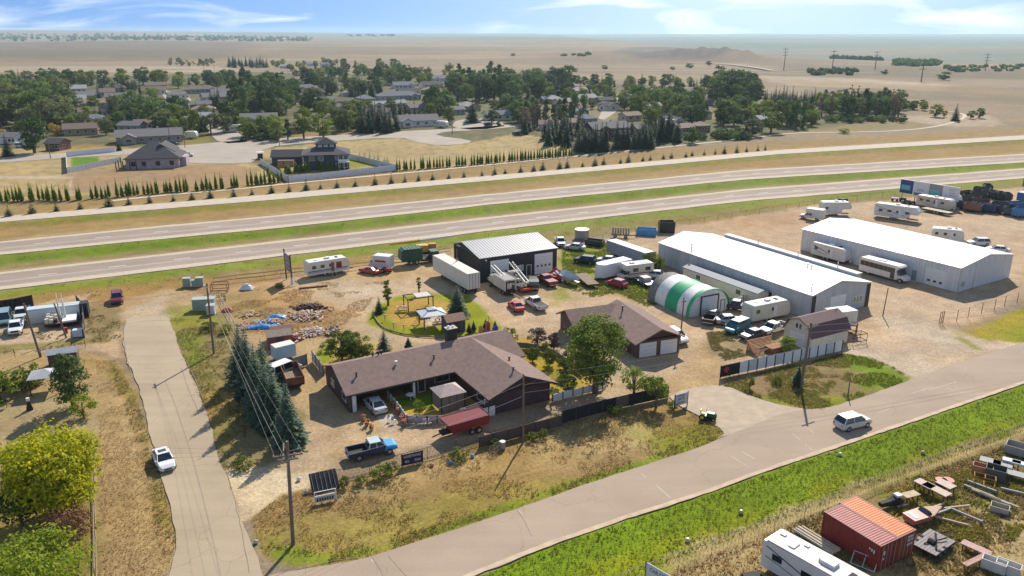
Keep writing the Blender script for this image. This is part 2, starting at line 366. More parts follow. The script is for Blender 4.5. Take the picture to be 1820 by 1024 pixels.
# triangle by the white fence
zone([(1284, 683), (1290, 670), (1497, 628), (1546, 635), (1587, 652), (1622, 673), (1612, 681), (1563, 695), (1503, 715), (1461, 727), (1394, 722), (1338, 705)], 'weeds', .35, .4, 1)
zone([(1300, 672), (1440, 640), (1440, 660), (1360, 695), (1310, 690)], 'brown', .8, 1, .7)
zone([(1470, 632), (1546, 636), (1620, 672), (1540, 700), (1520, 680), (1560, 665), (1480, 650)], 'green', .8, 1.2, .9)
zone([(1340, 705), (1394, 722), (1461, 727), (1503, 716), (1490, 705), (1400, 705)], 'green2', .6, 1, .8)
# west side: mown strip and back gardens
zone([(-300, 640), (60, 625), (140, 622), (180, 632), (205, 640), (222, 655), (240, 700), (262, 765), (285, 850), (300, 897), (314, 960), (312, 985), (295, 1030), (270, 1100), (-400, 1100), (-400, 700)], 'mow', .35, .5, 1)
zone([(150, 640), (205, 640), (240, 700), (262, 765), (285, 850), (300, 897), (314, 960), (290, 960), (265, 860), (245, 770), (225, 700), (190, 650)], 'olive', .6, 1.1, .8)
zone([(210, 720), (222, 715), (250, 850), (262, 1000), (245, 1000), (235, 850)], 'straw', .4, .5, .7)
zone([(-200, 700), (60, 705), (165, 720), (168, 860), (-200, 900)], 'tan', .8, 1, .8)
zone([(-300, 880), (168, 860), (172, 1100), (-300, 1100)], 'olive', 1, 1, .9)
zone([(-200, 600), (0, 590), (150, 585), (215, 590), (215, 636), (140, 622), (-200, 640)], 'dirt', .8, 1, .9)
zone([(-200, 560), (60, 540), (160, 520), (160, 590), (-200, 605)], 'dirt', .8, 1, .8)
zone([(140, 600), (185, 595), (190, 606), (150, 612), (60, 622), (-60, 628), (-60, 618), (60, 610)], 'olive', .6, .8, .8)
zone([(150, 540), (215, 545), (215, 570), (180, 600), (150, 590)], 'weeds', .8, 1.4, .8)
zone([(215, 575), (300, 562), (290, 520), (330, 510), (262, 535), (220, 545)], 'dirtp', 1.2, 1.8, .7)
zone([(300, 545), (345, 540), (400, 560), (400, 580), (305, 580)], 'green2', .8, 1.4, .6)
# east: green roadside and junk yard
zone([(700, 1100), (850, 1021), (987, 966), (1125, 919), (1262, 875), (1350, 842), (1485, 797), (1644, 743), (1820, 682), (2100, 590), (2100, 690), (1820, 772), (1675, 822), (1430, 915), (1207, 1000), (1050, 1100)], 'green', .25, .4, 1)
zone([(900, 1060), (1130, 985), (1430, 880), (1700, 780), (1850, 720), (2100, 640), (2100, 700), (1820, 778), (1430, 918), (1050, 1100)], 'green2', 1.2, 1.6, .9)
zone([(1180, 985), (1430, 895), (1675, 805), (1820, 755), (2100, 670), (2100, 700), (1820, 785), (1430, 925), (1180, 1015)], 'straw', .8, 1, .8)
zone([(1050, 1110), (1207, 1006), (1430, 918), (1675, 825), (1820, 778), (2100, 690), (2300, 1100)], 'weeds', .5, .6, 1)
zone([(1100, 1060), (1330, 950), (1450, 930), (1450, 1100)], 'straw', 1.2, 1.5, .7)
zone([(1600, 930), (1820, 900), (1900, 1060), (1500, 1100)], 'straw', 1.5, 2, .75)
zone([(1560, 870), (1760, 830), (1780, 900), (1620, 930)], 'green2', 1.5, 2.4, .6)

def vnoise(x, y, s, seed=0):
    """smooth value noise on numpy arrays, -1..1"""
    x = x / s + 71.3 + seed * 13.7; y = y / s + 37.9 + seed * 7.3
    xi = np.floor(x).astype(np.int64); yi = np.floor(y).astype(np.int64); fx = x - xi; fy = y - yi
    fx = fx * fx * (3 - 2 * fx); fy = fy * fy * (3 - 2 * fy)
    def h(a, b):
        n = (a * 374761393 + b * 668265263 + seed * 982451653) & 0x7fffffff
        n = ((n ^ (n >> 13)) * 1274126177) & 0x7fffffff
        return ((n ^ (n >> 16)) & 0xffff) / 32767.5 - 1
    return (h(xi, yi) * (1 - fx) + h(xi + 1, yi) * fx) * (1 - fy) + (h(xi, yi + 1) * (1 - fx) + h(xi + 1, yi + 1) * fx) * fy
def sdf(poly, X, Y):
    """distance to polygon, negative inside"""
    d = np.full(X.shape, 1e18); ins = np.zeros(X.shape, bool); n = len(poly)
    for i in range(n):
        ax, ay = poly[i]; bx, by = poly[(i + 1) % n]; ex, ey = bx - ax, by - ay; L = ex * ex + ey * ey
        if L < 1e-9: continue
        t = np.clip(((X - ax) * ex + (Y - ay) * ey) / L, 0, 1)
        d = np.minimum(d, (X - ax - t * ex) ** 2 + (Y - ay - t * ey) ** 2)
        if ay != by:
            c = ((ay > Y) != (by > Y)) & (X < (bx - ax) * (Y - ay) / (by - ay) + ax); ins ^= c
    d = np.sqrt(d); return np.where(ins, -d, d)
# fan of rows: spacing grows with distance, every sheet real ground
rows = [26.0]
while rows[-1] < 20000:
    y = rows[-1]; rows.append(y + max(.22, y * y / (CAM_H * FOC) * (2.6 if y < 400 else 1.6)) if y < 1200 else y * 1.035)
rows = np.array(rows); NC = 640
tt = np.linspace(-1, 1, NC); tt = tt * 1.05 + .25 * tt ** 5
GX = rows[:, None] * tt[None, :] * .78 + tt[None, :] * 16; GY = np.repeat(rows[:, None], NC, 1)
X = GX.ravel(); Y = GY.ravel()
C = np.tile(np.array(GR['field']), (X.size, 1))
C *= (1 + (.16 * vnoise(X, Y * 2.5, 260, 3) + .12 * vnoise(X * .35, Y * 1.6, 90, 41)) * np.clip((Y - 450) / 400, 0, 1))[:, None]
for poly, c, fe, wo, st in Zn:
    P = np.array([[p[0], p[1]] for p in poly]); m_ = fe * 2 + wo * 2
    sel = np.where((X > P[:, 0].min() - m_) & (X < P[:, 0].max() + m_) & (Y > P[:, 1].min() - m_) & (Y < P[:, 1].max() + m_))[0]
    if not len(sel): continue
    x = X[sel]; y = Y[sel]
    d = sdf(P, x, y) + wo * (.7 * vnoise(x, y, wo * 3.2 + .4, 1) + .45 * vnoise(x, y, wo * 1.1 + .3, 2))
    w = np.clip(.5 - d / (2 * fe), 0, 1); w = w * w * (3 - 2 * w) * st
    if fe >= 1.0: w = w * np.clip(1 + .55 * vnoise(x, y, fe * 1.4, 5) * (st < 1), 0, 1)
    C[sel] = C[sel] * (1 - w[:, None]) + np.array(c) * w[:, None]
near = np.clip(1 - Y / 500, 0, 1)
C *= (1 + (.13 * vnoise(X, Y, 5.5, 8) + .10 * vnoise(X, Y, 1.7, 9)) * (0.35 + .65 * near) + .08 * vnoise(X, Y, 30, 6))[:, None]
wg = .5 + .5 * vnoise(X, Y, 9, 12)
C[:, 0] *= 1 + .10 * (wg - .5); C[:, 2] *= 1 - .14 * (wg - .5)
ZZ = Z(X, Y) + near * (.05 * vnoise(X, Y, 2.2, 21)) - .07
# roadside ditches: gentle dips between the carriageways
for a, b, dep in ((HW_B, HE_T, .8), (SVC_B, HW_T, .7)):
    P = np.array([[p[0], p[1]] for p in band(a, b)]); s_ = sdf(P, X, Y); ZZ -= dep * np.clip(-s_ / 4.5, 0, 1) ** 2
nr = len(rows); idx = np.arange(nr * NC).reshape(nr, NC)
F = np.stack([idx[:-1, :-1], idx[:-1, 1:], idx[1:, 1:], idx[1:, :-1]], -1).reshape(-1, 4)
gm = bpy.data.materials.new('ground_soil_and_grass'); gm.use_nodes = True; nt = gm.node_tree; b = nt.nodes['Principled BSDF']
b.inputs['Roughness'].default_value = .95; b.inputs['Specular IOR Level'].default_value = .1
at = nt.nodes.new('ShaderNodeAttribute'); at.attribute_name = 'col'; tcn = nt.nodes.new('ShaderNodeTexCoord')
def gnoise(sc, lo, hi, det=5, rough=.65):
    n = nt.nodes.new('ShaderNodeTexNoise'); n.inputs['Scale'].default_value = sc; n.inputs['Detail'].default_value = det; n.inputs['Roughness'].default_value = rough
    nt.links.new(tcn.outputs['Object'], n.inputs[0]); r = nt.nodes.new('ShaderNodeMapRange'); r.inputs['From Min'].default_value = .32; r.inputs['From Max'].default_value = .68
    r.inputs['To Min'].default_value = lo; r.inputs['To Max'].default_value = hi; nt.links.new(n.outputs[0], r.inputs[0]); return n, r.outputs[0]
n1, r1 = gnoise(2.6, .74, 1.22); n2, r2 = gnoise(.35, .86, 1.12); n3, r3 = gnoise(9.0, .80, 1.18, 3)
mm = nt.nodes.new('ShaderNodeMath'); mm.operation = 'MULTIPLY'; nt.links.new(r1, mm.inputs[0]); nt.links.new(r2, mm.inputs[1])
m3 = nt.nodes.new('ShaderNodeMath'); m3.operation = 'MULTIPLY'; nt.links.new(mm.outputs[0], m3.inputs[0]); nt.links.new(r3, m3.inputs[1])
vm = nt.nodes.new('ShaderNodeVectorMath'); vm.operation = 'SCALE'; nt.links.new(at.outputs['Color'], vm.inputs[0]); nt.links.new(m3.outputs[0], vm.inputs['Scale'])
nt.links.new(vm.outputs[0], b.inputs['Base Color'])
bp = nt.nodes.new('ShaderNodeBump'); bp.inputs['Strength'].default_value = .5; bp.inputs['Distance'].default_value = .12
nt.links.new(n1.outputs[0], bp.inputs['Height']); nt.links.new(bp.outputs[0], b.inputs['Normal'])
ground = link('ground', npmesh('ground', np.stack([X, Y, ZZ], 1), F, [gm], C, smooth=True), kind='structure')
# the same country carried on round the camera, outside the picture
bk = MB()
bk.add([(-20000, -12000, -.4), (20000, -12000, -.4), (20000, 26.5, -.4), (-20000, 26.5, -.4)], [(0, 1, 2, 3)])
bk.add([(-20000, 26.4, -.45), (-20, 26.4, -.45), (-16500, 20000, -.45), (-20000, 20000, -.45)], [(0, 1, 2, 3)])
bk.add([(20, 26.4, -.45), (20000, 26.4, -.45), (20000, 20000, -.45), (16500, 20000, -.45)], [(0, 1, 2, 3)])
bk.build('terrain', mat('dry_prairie', (.30, .23, .14), .95, var=.2, scale=.05), kind='structure')

# ---------------------------------------------------------------- road meshes
def asphalt(name, col, crack=.5, sc=.5):
    m = bpy.data.materials.new(name); m.use_nodes = True; nt = m.node_tree; b = nt.nodes['Principled BSDF']; b.inputs['Roughness'].default_value = .9; b.inputs['Specular IOR Level'].default_value = .2
    t = nt.nodes.new('ShaderNodeTexCoord')
    def ns(sc, det=5, st=None):
        n = nt.nodes.new('ShaderNodeTexNoise'); n.inputs['Scale'].default_value = sc; n.inputs['Detail'].default_value = det
        if st:
            q = nt.nodes.new('ShaderNodeMapping'); q.inputs['Rotation'].default_value = (0, 0, R(-st)); q.inputs['Scale'].default_value = (.06, 1, 1); nt.links.new(t.outputs['Object'], q.inputs[0]); nt.links.new(q.outputs[0], n.inputs[0])
        else: nt.links.new(t.outputs['Object'], n.inputs[0])
        return n.outputs[0]
    def rg(s, a, b_, lo, hi):
        r = nt.nodes.new('ShaderNodeMapRange'); r.inputs['From Min'].default_value = a; r.inputs['From Max'].default_value = b_; r.inputs['To Min'].default_value = lo; r.inputs['To Max'].default_value = hi; nt.links.new(s, r.inputs[0]); return r.outputs[0]
    def mu(a, b_):
        k = nt.nodes.new('ShaderNodeMath'); k.operation = 'MULTIPLY'; nt.links.new(a, k.inputs[0]); nt.links.new(b_, k.inputs[1]); return k.outputs[0]
    v = mu(mu(rg(ns(.12), .3, .7, .90, 1.08), rg(ns(6, 3), .3, .7, .95, 1.05)), rg(ns(.55, 4, 25), .3, .7, .93, 1.05))
    # sealed cracks
    wv = nt.nodes.new('ShaderNodeTexVoronoi'); wv.feature = 'DISTANCE_TO_EDGE'; wv.inputs['Scale'].default_value = .09; wv.inputs['Randomness'].default_value = 1
    wm = nt.nodes.new('ShaderNodeVectorMath'); wm.operation = 'ADD'; n_ = nt.nodes.new('ShaderNodeTexNoise'); n_.inputs['Scale'].default_value = .4; nt.links.new(t.outputs['Object'], n_.inputs[0])
    q = nt.nodes.new('ShaderNodeVectorMath'); q.operation = 'SCALE'; q.inputs['Scale'].default_value = 3.0; nt.links.new(n_.outputs['Color'], q.inputs[0]); nt.links.new(t.outputs['Object'], wm.inputs[0]); nt.links.new(q.outputs[0], wm.inputs[1]); nt.links.new(wm.outputs[0], wv.inputs['Vector'])
    v = mu(v, rg(wv.outputs['Distance'], 0, .006, 1 - crack * .35, 1))
    s = nt.nodes.new('ShaderNodeVectorMath'); s.operation = 'SCALE'; s.inputs[0].default_value = col; nt.links.new(v, s.inputs['Scale']); nt.links.new(s.outputs[0], b.inputs['Base Color'])
    return m
M_ROAD = asphalt('weathered_asphalt', (.365, .28, .205)); M_HWY = asphalt('highway_asphalt', (.31, .245, .19), .3); M_SIDE = asphalt('side_street_asphalt', (.38, .30, .205), .6)
M_STREET = asphalt('pale_street', (.36, .31, .25), .2); M_SHOUL = mat('gravel_shoulder', (.47, .39, .29), .95, var=.12, scale=1.2)
M_LINE = mat('worn_road_paint', (.48, .42, .35), .8, var=.3, scale=2.0); M_SEAL = mat('crack_sealer', (.20, .165, .13), .9, var=.2)
def sheet(name, poly, z, m, jit=.12, step=1.2, px=True, parent=None, kind='structure'):
    P = [G(*p) for p in poly] if px else poly
    P = smooth_pl(P + [P[0]], 1)[:-1] if px else P
    P = resample(P + [P[0]], step)[:-1]
    out = []
    for i, p in enumerate(P):
        n = float(vnoise(np.array([p.x]), np.array([p.y]), 1.3, 4)[0]) * jit; n2 = float(vnoise(np.array([p.x]), np.array([p.y]), 1.1, 14)[0]) * jit
        out.append((p.x + n, p.y + n2, 0))
    from mathutils.geometry import tessellate_polygon
    tri = tessellate_polygon([[Vector(p) for p in out]])
    mb = MB(); mb.add([(p[0], p[1], z) for p in out], [t if (Vector(out[t[1]]) - Vector(out[t[0]])).cross(Vector(out[t[2]]) - Vector(out[t[0]])).z > 0 else t[::-1] for t in tri]); return mb.build(name, m, parent, kind=kind)
def strip(name, A, B, z, m, kind='structure', parent=None, n=140, jit=0.0, t0=0.0, t1=1.0):
    mb = MB(); vs = []
    for i in range(n + 1):
        t = t0 + (t1 - t0) * i / n; a = at_t(A, t); b = at_t(B, t)
        vs += [(a.x + random.uniform(-jit, jit), a.y + random.uniform(-jit, jit), z), (b.x + random.uniform(-jit, jit), b.y + random.uniform(-jit, jit), z)]
    mb.add(vs, [(2 * i, 2 * i + 1, 2 * i + 3, 2 * i + 2) for i in range(n)]); return mb.build(name, m, parent, kind=kind)
def mixpl(A, B, k): return [a.lerp(b, k) for a, b in zip(A, B)]
def dashes(mb, pl, w, ln, gap, z):
    L = sum((b - a).length for a, b in zip(pl[:-1], pl[1:])); s = 0
    while s + ln < L:
        a = at_t(pl, s / L); b = at_t(pl, (s + ln) / L); t = (b - a).normalized(); n = Vector((-t.y, t.x)) * w / 2
        mb.add([(*(a - n), z), (*(b - n), z), (*(b + n), z), (*(a + n), z)], [(0, 1, 2, 3)]); s += ln + gap
sr = strip('service_road', SVC_T, SVC_B, .02, mat('pale_gravel_road', (.46, .39, .30), .95, var=.1, scale=.5), jit=.15)
for nm, T, Bm in (('far_carriageway', HW_T, HW_B), ('near_carriageway', HE_T, HE_B)):
    base = strip(nm, T, Bm, .02, M_SHOUL, jit=.25)
    rd = strip('asphalt_lanes', mixpl(T, Bm, .12), mixpl(T, Bm, .80), .045, M_HWY, kind=None, parent=base)
    strip('wheel_track', mixpl(T, Bm, .52), mixpl(T, Bm, .60), .05, mat('polished_wheel_track', (.34, .285, .25), .85, var=.08, scale=.3), kind=None, parent=base)
    mk = MB(); dashes(mk, mixpl(T, Bm, .46), .22, 3.2, 9, .054); mk.build('lane_dashes', mat('white_lane_paint', (.75, .72, .66), .7), base)
    e1 = MB(); dashes(e1, mixpl(T, Bm, .785), .14, 6, .02, .054); dashes(e1, mixpl(T, Bm, .13), .14, 6, .02, .054); e1.build('edge_line', M_LINE, base)
side = sheet('side_road', SIDE_ROAD, .02, M_SIDE, .18)
FU = smooth_pl(W(FR_U), 1); FL = smooth_pl(W(FR_L), 1)
front = sheet('front_road', FR_U + FR_L[::-1], .028, M_ROAD, .12)
# sandy shoulder on the far edge of the front road
FLs = off(W(FR_L), .55)
strip('road_shoulder', FLs, W(FR_L), .034, mat('sandy_shoulder', (.50, .38, .26), .95, var=.15, scale=1), n=160, jit=.06)
# worn crossings, joints and seams of the front road
mk = MB(); sl = MB()
def seg(mb, a, b, w, z, px=True):
    a, b = (G(*a), G(*b)) if px else (a, b); t = (b - a).normalized(); n = Vector((-t.y, t.x)) * w / 2
    mb.add([(*(a - n), z), (*(b - n), z), (*(b + n), z), (*(a + n), z)], [(0, 1, 2, 3)])
for a, b in (((1165, 862), (1192, 886)), ((1300, 812), (1330, 830)), ((1318, 803), (1341, 816)), ((1408, 771), (1422, 782)), ((1431, 790), (1443, 800)), ((1650, 694), (1700, 679)), ((1680, 690), (1720, 702)), ((1560, 735), (1580, 727)), ((918, 905), (930, 915)), ((1140, 842), (1147, 849)), ((660, 995), (664, 1001)), ((1440, 765), (1447, 770)), ((1620, 700), (1655, 689))):
    seg(mk, a, b, .085, .036)
mk.build('road_markings', M_LINE, front)
def poly_seal(pts, w, z=.037):
    P = smooth_pl([G(*p) for p in pts], 1)
    P = [p + Vector((random.uniform(-.06, .06), random.uniform(-.06, .06))) for p in resample(P, 1.0)]
    for a, b in zip(P[:-1], P[1:]): seg(sl, a, b, w, z, False)
for pts in ([(661, 990), (672, 1008), (684, 1030)], [(690, 988), (706, 1008), (722, 1024)], [(1445, 1020), (1300, 812)][:0] or [(330, 640), (345, 668), (356, 700), (366, 716)], [(220, 606), (226, 640), (234, 662)], [(402, 838), (415, 880), (428, 935), (444, 1018)], [(220, 577), (250, 572), (299, 569)], [(490, 1024), (545, 1005), (640, 990)], [(918, 905), (934, 930), (945, 955)], [(322, 655), (340, 705), (352, 730)]):
    poly_seal(pts, .055)
sl.build('crack_seals', M_SEAL, side)
ap = sheet('gravel_apron', [(1190, 706), (1215, 690), (1285, 684), (1338, 705), (1394, 722), (1445, 729), (1400, 737), (1345, 757), (1280, 780), (1291, 770), (1240, 737), (1205, 720)], .024, mat('packed_gravel', (.41, .32, .225), .95, var=.12, scale=.8), .25)
# town streets
for nm, poly in (('town_street', [(-300, 303), (0, 281), (60, 275), (310, 260), (420, 250), (545, 243), (700, 234), (800, 229), (935, 220), (935, 224), (840, 232), (790, 234), (770, 241), (840, 249), (830, 256), (780, 259), (735, 252), (715, 243), (545, 254), (470, 262), (455, 285), (440, 291), (340, 291), (320, 285), (350, 268), (60, 284), (-300, 313)]),
                 ('town_street', [(362, 222), (402, 212), (432, 222), (418, 232), (445, 252), (392, 256), (370, 235)]),
                 ('town_street', [(640, 178), (700, 172), (720, 178), (690, 186), (655, 186)]), ('town_street', [(810, 215), (850, 208), (910, 222), (850, 232), (800, 226)]), ('town_street', [(285, 160), (335, 168), (345, 190), (310, 192), (290, 172)]), ('town_street', [(1095, 168), (1120, 172), (1080, 214), (1058, 210)])):
    sheet(nm, poly, .02, M_STREET, .2)
PATH = W([(200, 357), (300, 346), (400, 338.5), (500, 328), (560, 322), (706, 309), (800, 300), (900, 290), (1020, 278), (1120, 268), (1220, 257.5), (1322, 247), (1400, 236.5), (1500, 235), (1570, 234), (1640, 229), (1690, 220), (1718, 208), (1710, 201), (1660, 195), (1600, 195)])
PP = smooth_pl(PATH, 2); strip('walking_path', off(PP, 1.0), off(PP, -1.0), .03, mat('path_gravel', (.50, .41, .30), .95, var=.1), n=260)
FP = smooth_pl(W([(850, 129), (1000, 127), (1200, 125.5), (1370, 126.5), (1480, 129), (1560, 131)]), 1); strip('country_road', off(FP, 3.5), off(FP, -3.5), .3, M_STREET, n=60)
FP2 = smooth_pl(W([(-300, 122), (0, 122), (240, 122), (420, 125), (700, 126), (850, 128.5)]), 1); strip('country_road', off(FP2, 3), off(FP2, -3), .3, M_STREET, n=60)
FP3 = smooth_pl(W([(1190, 111), (1280, 113.5), (1340, 121), (1370, 126.5)]), 1); strip('country_road', off(FP3, 4), off(FP3, -4), 1.2, M_STREET, n=40)
# ================================================================ BUILDINGS
A1, A2 = R(28), R(-61)
M_BROOF = mat('brown_asphalt_shingle', (.215, .145, .118), .95, var=.16, scale=1.6, bump=.3, det=10)
M_FASC = mat('dark_brown_fascia', (.05, .035, .03), .7)
M_DSID = mat('plum_brown_siding', (.085, .05, .045), .8, var=.12, scale=2)
M_GLASS = mat('dark_window_glass', (.03, .04, .05), .12, spec=.8)
M_WHITE = mat('white_painted_metal', (.74, .74, .73), .5, var=.04)
M_WDOOR = mat('white_door_panel', (.72, .72, .70), .5, var=.04)
M_TRIM = mat('white_trim', (.70, .70, .68), .6)
M_WROOF = mat('white_metal_roof', (.66, .64, .60), .45, var=.07, scale=.5, stretch=(1, .15, 1))
M_WWALL = mat('light_grey_metal_cladding', (.62, .63, .63), .55, var=.09, scale=1.1, stretch=(1.5, 1.5, .12))
M_BLK = mat('black_metal', (.02, .02, .022), .6)
M_WOOD = mat('weathered_wood', (.24, .17, .11), .9, var=.25, scale=3)
M_CONC = mat('old_concrete', (.42, .39, .34), .9, var=.12)
M_STEEL = mat('galvanised_steel', (.48, .49, .50), .4, .6, var=.08)

def roofpiece(mb, x0, x1, ridge_y, y_eave, z_e, z_r, th, m=None):
    """one sloping slab from the ridge to an eave, along x"""
    mb.add([(x0, ridge_y, z_r), (x1, ridge_y, z_r), (x1, y_eave, z_e), (x0, y_eave, z_e), (x0, ridge_y, z_r - th), (x1, ridge_y, z_r - th), (x1, y_eave, z_e - th), (x0, y_eave, z_e - th)],
           [(0, 3, 2, 1), (4, 5, 6, 7), (0, 1, 5, 4), (3, 7, 6, 2), (0, 4, 7, 3), (1, 2, 6, 5)], m)
def gable_block(root, L, Wd, he, hr, wall, roof, oh=.5, name_wall='wall', ends='gable', th=.16, ridge_y=None, eaves=(None, None)):
    """box of L x Wd from the local origin (x along the ridge); returns (wall, roof)"""
    ry = Wd / 2 if ridge_y is None else ridge_y
    sl = (hr - he) / ry
    w = MB()
    if ends == 'gable':
        w.prism([(0, -.05), (Wd, -.05), (Wd, he), (ry, hr - .03), (0, he)], 0, L, 'x')
    else: w.box(0, L, 0, Wd, -.05, he)
    wo = w.build('wall', wall, root)
    r = MB(); zo = he - sl * oh
    if ends == 'gable':
        roofpiece(r, -oh, L + oh, ry, -oh, he - sl * oh + th, hr + th, th); roofpiece(r, -oh, L + oh, ry, Wd + oh, he - sl * oh + th, hr + th, th)
    else:
        i = min(Wd, L) / 2 * .98 + oh; z1 = hr + th; z0 = he + th - .05
        if L >= Wd: P, Q = (i - oh, Wd / 2, z1), (L - i + oh, Wd / 2, z1)
        else: P, Q = (L / 2, i - oh, z1), (L / 2, Wd - i + oh, z1)
        c = [(-oh, -oh, z0), (L + oh, -oh, z0), (L + oh, Wd + oh, z0), (-oh, Wd + oh, z0)]; cl = [(a, b_, z0 - th) for a, b_, _ in c]
        vs = c + [P, Q] + cl
        if L >= Wd: fs = [(0, 1, 5, 4), (2, 3, 4, 5), (3, 0, 4), (1, 2, 5)]
        else: fs = [(0, 1, 4), (1, 2, 5, 4), (2, 3, 5), (3, 0, 4, 5)]
        fs += [(6, 7, 1, 0), (7, 8, 2, 1), (8, 9, 3, 2), (9, 6, 0, 3), (9, 8, 7, 6)]
        r.add(vs, fs)
    ro = r.build('roof', roof, root); return wo, ro
def pane(root, name, x0, x1, y, z0, z1, m, face='front', proud=.04, frame=None, depth=.06):
    """flat part on a wall plane: front -> y fixed facing -Y, back, left (x fixed), right"""
    mb = MB()
    def bx(a0, a1, c0, c1, p0, p1, mb):
        if face == 'front': mb.box(a0, a1, y - p1, y - p0, c0, c1)
        elif face == 'back': mb.box(a0, a1, y + p0, y + p1, c0, c1)
        elif face == 'left': mb.box(y - p1, y - p0, a0, a1, c0, c1)
        else: mb.box(y + p0, y + p1, a0, a1, c0, c1)
    bx(x0, x1, z0, z1, -.02, proud, mb); o = mb.build(name, m, root)
    if frame:
        f = MB(); t = .09
        for a0, a1, c0, c1 in ((x0 - t, x1 + t, z1, z1 + t), (x0 - t, x1 + t, z0 - t, z0), (x0 - t, x0, z0, z1), (x1, x1 + t, z0, z1)): bx(a0, a1, c0, c1, -.02, proud + .03, f)
        f.build('frame', frame, o)
    return o
def garage_door(root, x0, x1, y, z1, face='front', n=4, win=0, m=None, base=0.0):
    mb = MB(); h = (z1 - base) / n
    d = MB(); 
    for k in range(n):
        a, b_ = base + k * h + .015, base + (k + 1) * h - .015
        if face == 'front': d.box(x0, x1, y - .06, y + .02, a, b_)
        elif face == 'left': d.box(y - .06, y + .02, x0, x1, a, b_)
        else: d.box(y - .02, y + .06, x0, x1, a, b_)
    o = d.build('garage_door', m or M_WDOOR, root)
    for i in range(win):
        w = (x1 - x0) / (win * 2 + 1); xa = x0 + w * (2 * i + 1); g = MB(); k = 1 if n > 3 else n - 2
        za = base + h * (n // 3) + .15 * h; zb = za + .55 * h
        if face == 'front': g.box(xa, xa + w, y - .075, y - .05, za, zb)
        else: g.box(y + .05, y + .075, xa, xa + w, za, zb)
        g.build('pane', M_GLASS, o)
    return o
def vent(root, x, y, z, h=.7, m=None):
    v = MB(); v.bar((x, y, z - .3), (x, y, z + h), .11, 8); v.bar((x, y, z + h), (x, y, z + h + .12), .2, 8); return v.build('roof_vent', m or mat('dark_red_brown_vent', (.07, .03, .025), .6), root)

# ---- the long brown house (two crossing gables)
HA = G(614.3, 704, 2.6); HR = G(595.6, 659, 4.7)
ang = R(29.5); house = thing('brown_house', 'long brown-roofed L-shaped house with carport behind the dark front fence', 'house', HA, ang)
LA, WA = 25.6, 10.6; he, hr = 2.6, 4.7
w = MB()
# body: the carport bay at the west end is open to the front
w.box(.5, LA - .5, 5.2, WA - .5, 0, he, M_DSID); w.box(9.2, LA - .5, 1.6, 5.2, 0, he, M_DSID)
w.box(.5, .75, 0.4, 5.2, 0, he, M_DSID); w.box(.9, 1.4, .35, .75, 0, he, M_TRIM)
w.prism([(.5, he), (WA - .5, he), (WA / 2, hr - .12)], .5, .7, 'x', M_DSID); w.prism([(.5, he), (WA - .5, he), (WA / 2, hr - .12)], LA - .7, LA - .5, 'x', M_DSID)
w.build('wall', None, house)
r = MB(); roofpiece(r, 0, LA, WA / 2, 0, he, hr, .18); roofpiece(r, 0, LA, WA / 2, WA, he, hr, .18); r.build('roof', M_BROOF, house)
f = MB(); f.box(0, 15, -.06, -.003, he - .22, he - .02); f.box(-.05, -.003, 0, WA, he - .21, he - .19); f.build('fascia', M_FASC, house)
p = MB(); p.box(9.0, 9.25, .3, .55, 0, he - .2); p.build('post', M_TRIM, house)
p = MB(); p.box(12.2, 12.4, .3, .5, 0, he - .2); p.build('post', M_FASC, house)
pane(house, 'door', 10.2, 11.1, 1.6, .1, 2.1, mat('dark_brown_door', (.05, .03, .02)), frame=M_TRIM)
pane(house, 'window', 12.6, 14.6, 1.6, .9, 2.0, M_GLASS, frame=M_TRIM)
pane(house, 'window', 1.6, 3.0, .5, 1.0, 1.9, M_GLASS, face='left', frame=M_TRIM); pane(house, 'window', 6.4, 7.6, .5, 1.0, 1.9, M_GLASS, face='left', frame=M_TRIM)
# chimney stack
ch = MB(); ch.box(16.6, 18.0, 5.9, 6.9, 3.6, 6.1); cho = ch.build('chimney', mat('black_brick_chimney', (.045, .035, .033), .9), house)
cc = MB(); cc.box(16.5, 18.1, 5.8, 7.0, 6.1, 6.2, M_CONC); cc.bar((16.95, 6.4, 6.2), (16.95, 6.4, 6.5), .16, 8, M_WHITE); cc.bar((17.6, 6.4, 6.2), (17.6, 6.4, 6.45), .13, 8, M_WHITE); cc.build('chimney_cap', None, cho)
def on_house(px, py, z):
    q = G(px, py, z) - HA; return (q.x * math.cos(ang) + q.y * math.sin(ang), -q.x * math.sin(ang) + q.y * math.cos(ang))
for px, py, z in ((633, 662, 4.2), (771, 632, 4.2), (663, 637, 4.2), (678, 632, 4.0), (673, 637, 4.1), (862, 636, 4.2)):
    x, y = on_house(px, py, z); zz = he + (hr - he) * (1 - abs(y - WA / 2) / (WA / 2)); vent(house, x, y, zz + .05, .45)
x, y = on_house(704, 645, 4.1); vent(house, x, y, 4.0, .25, M_TRIM)
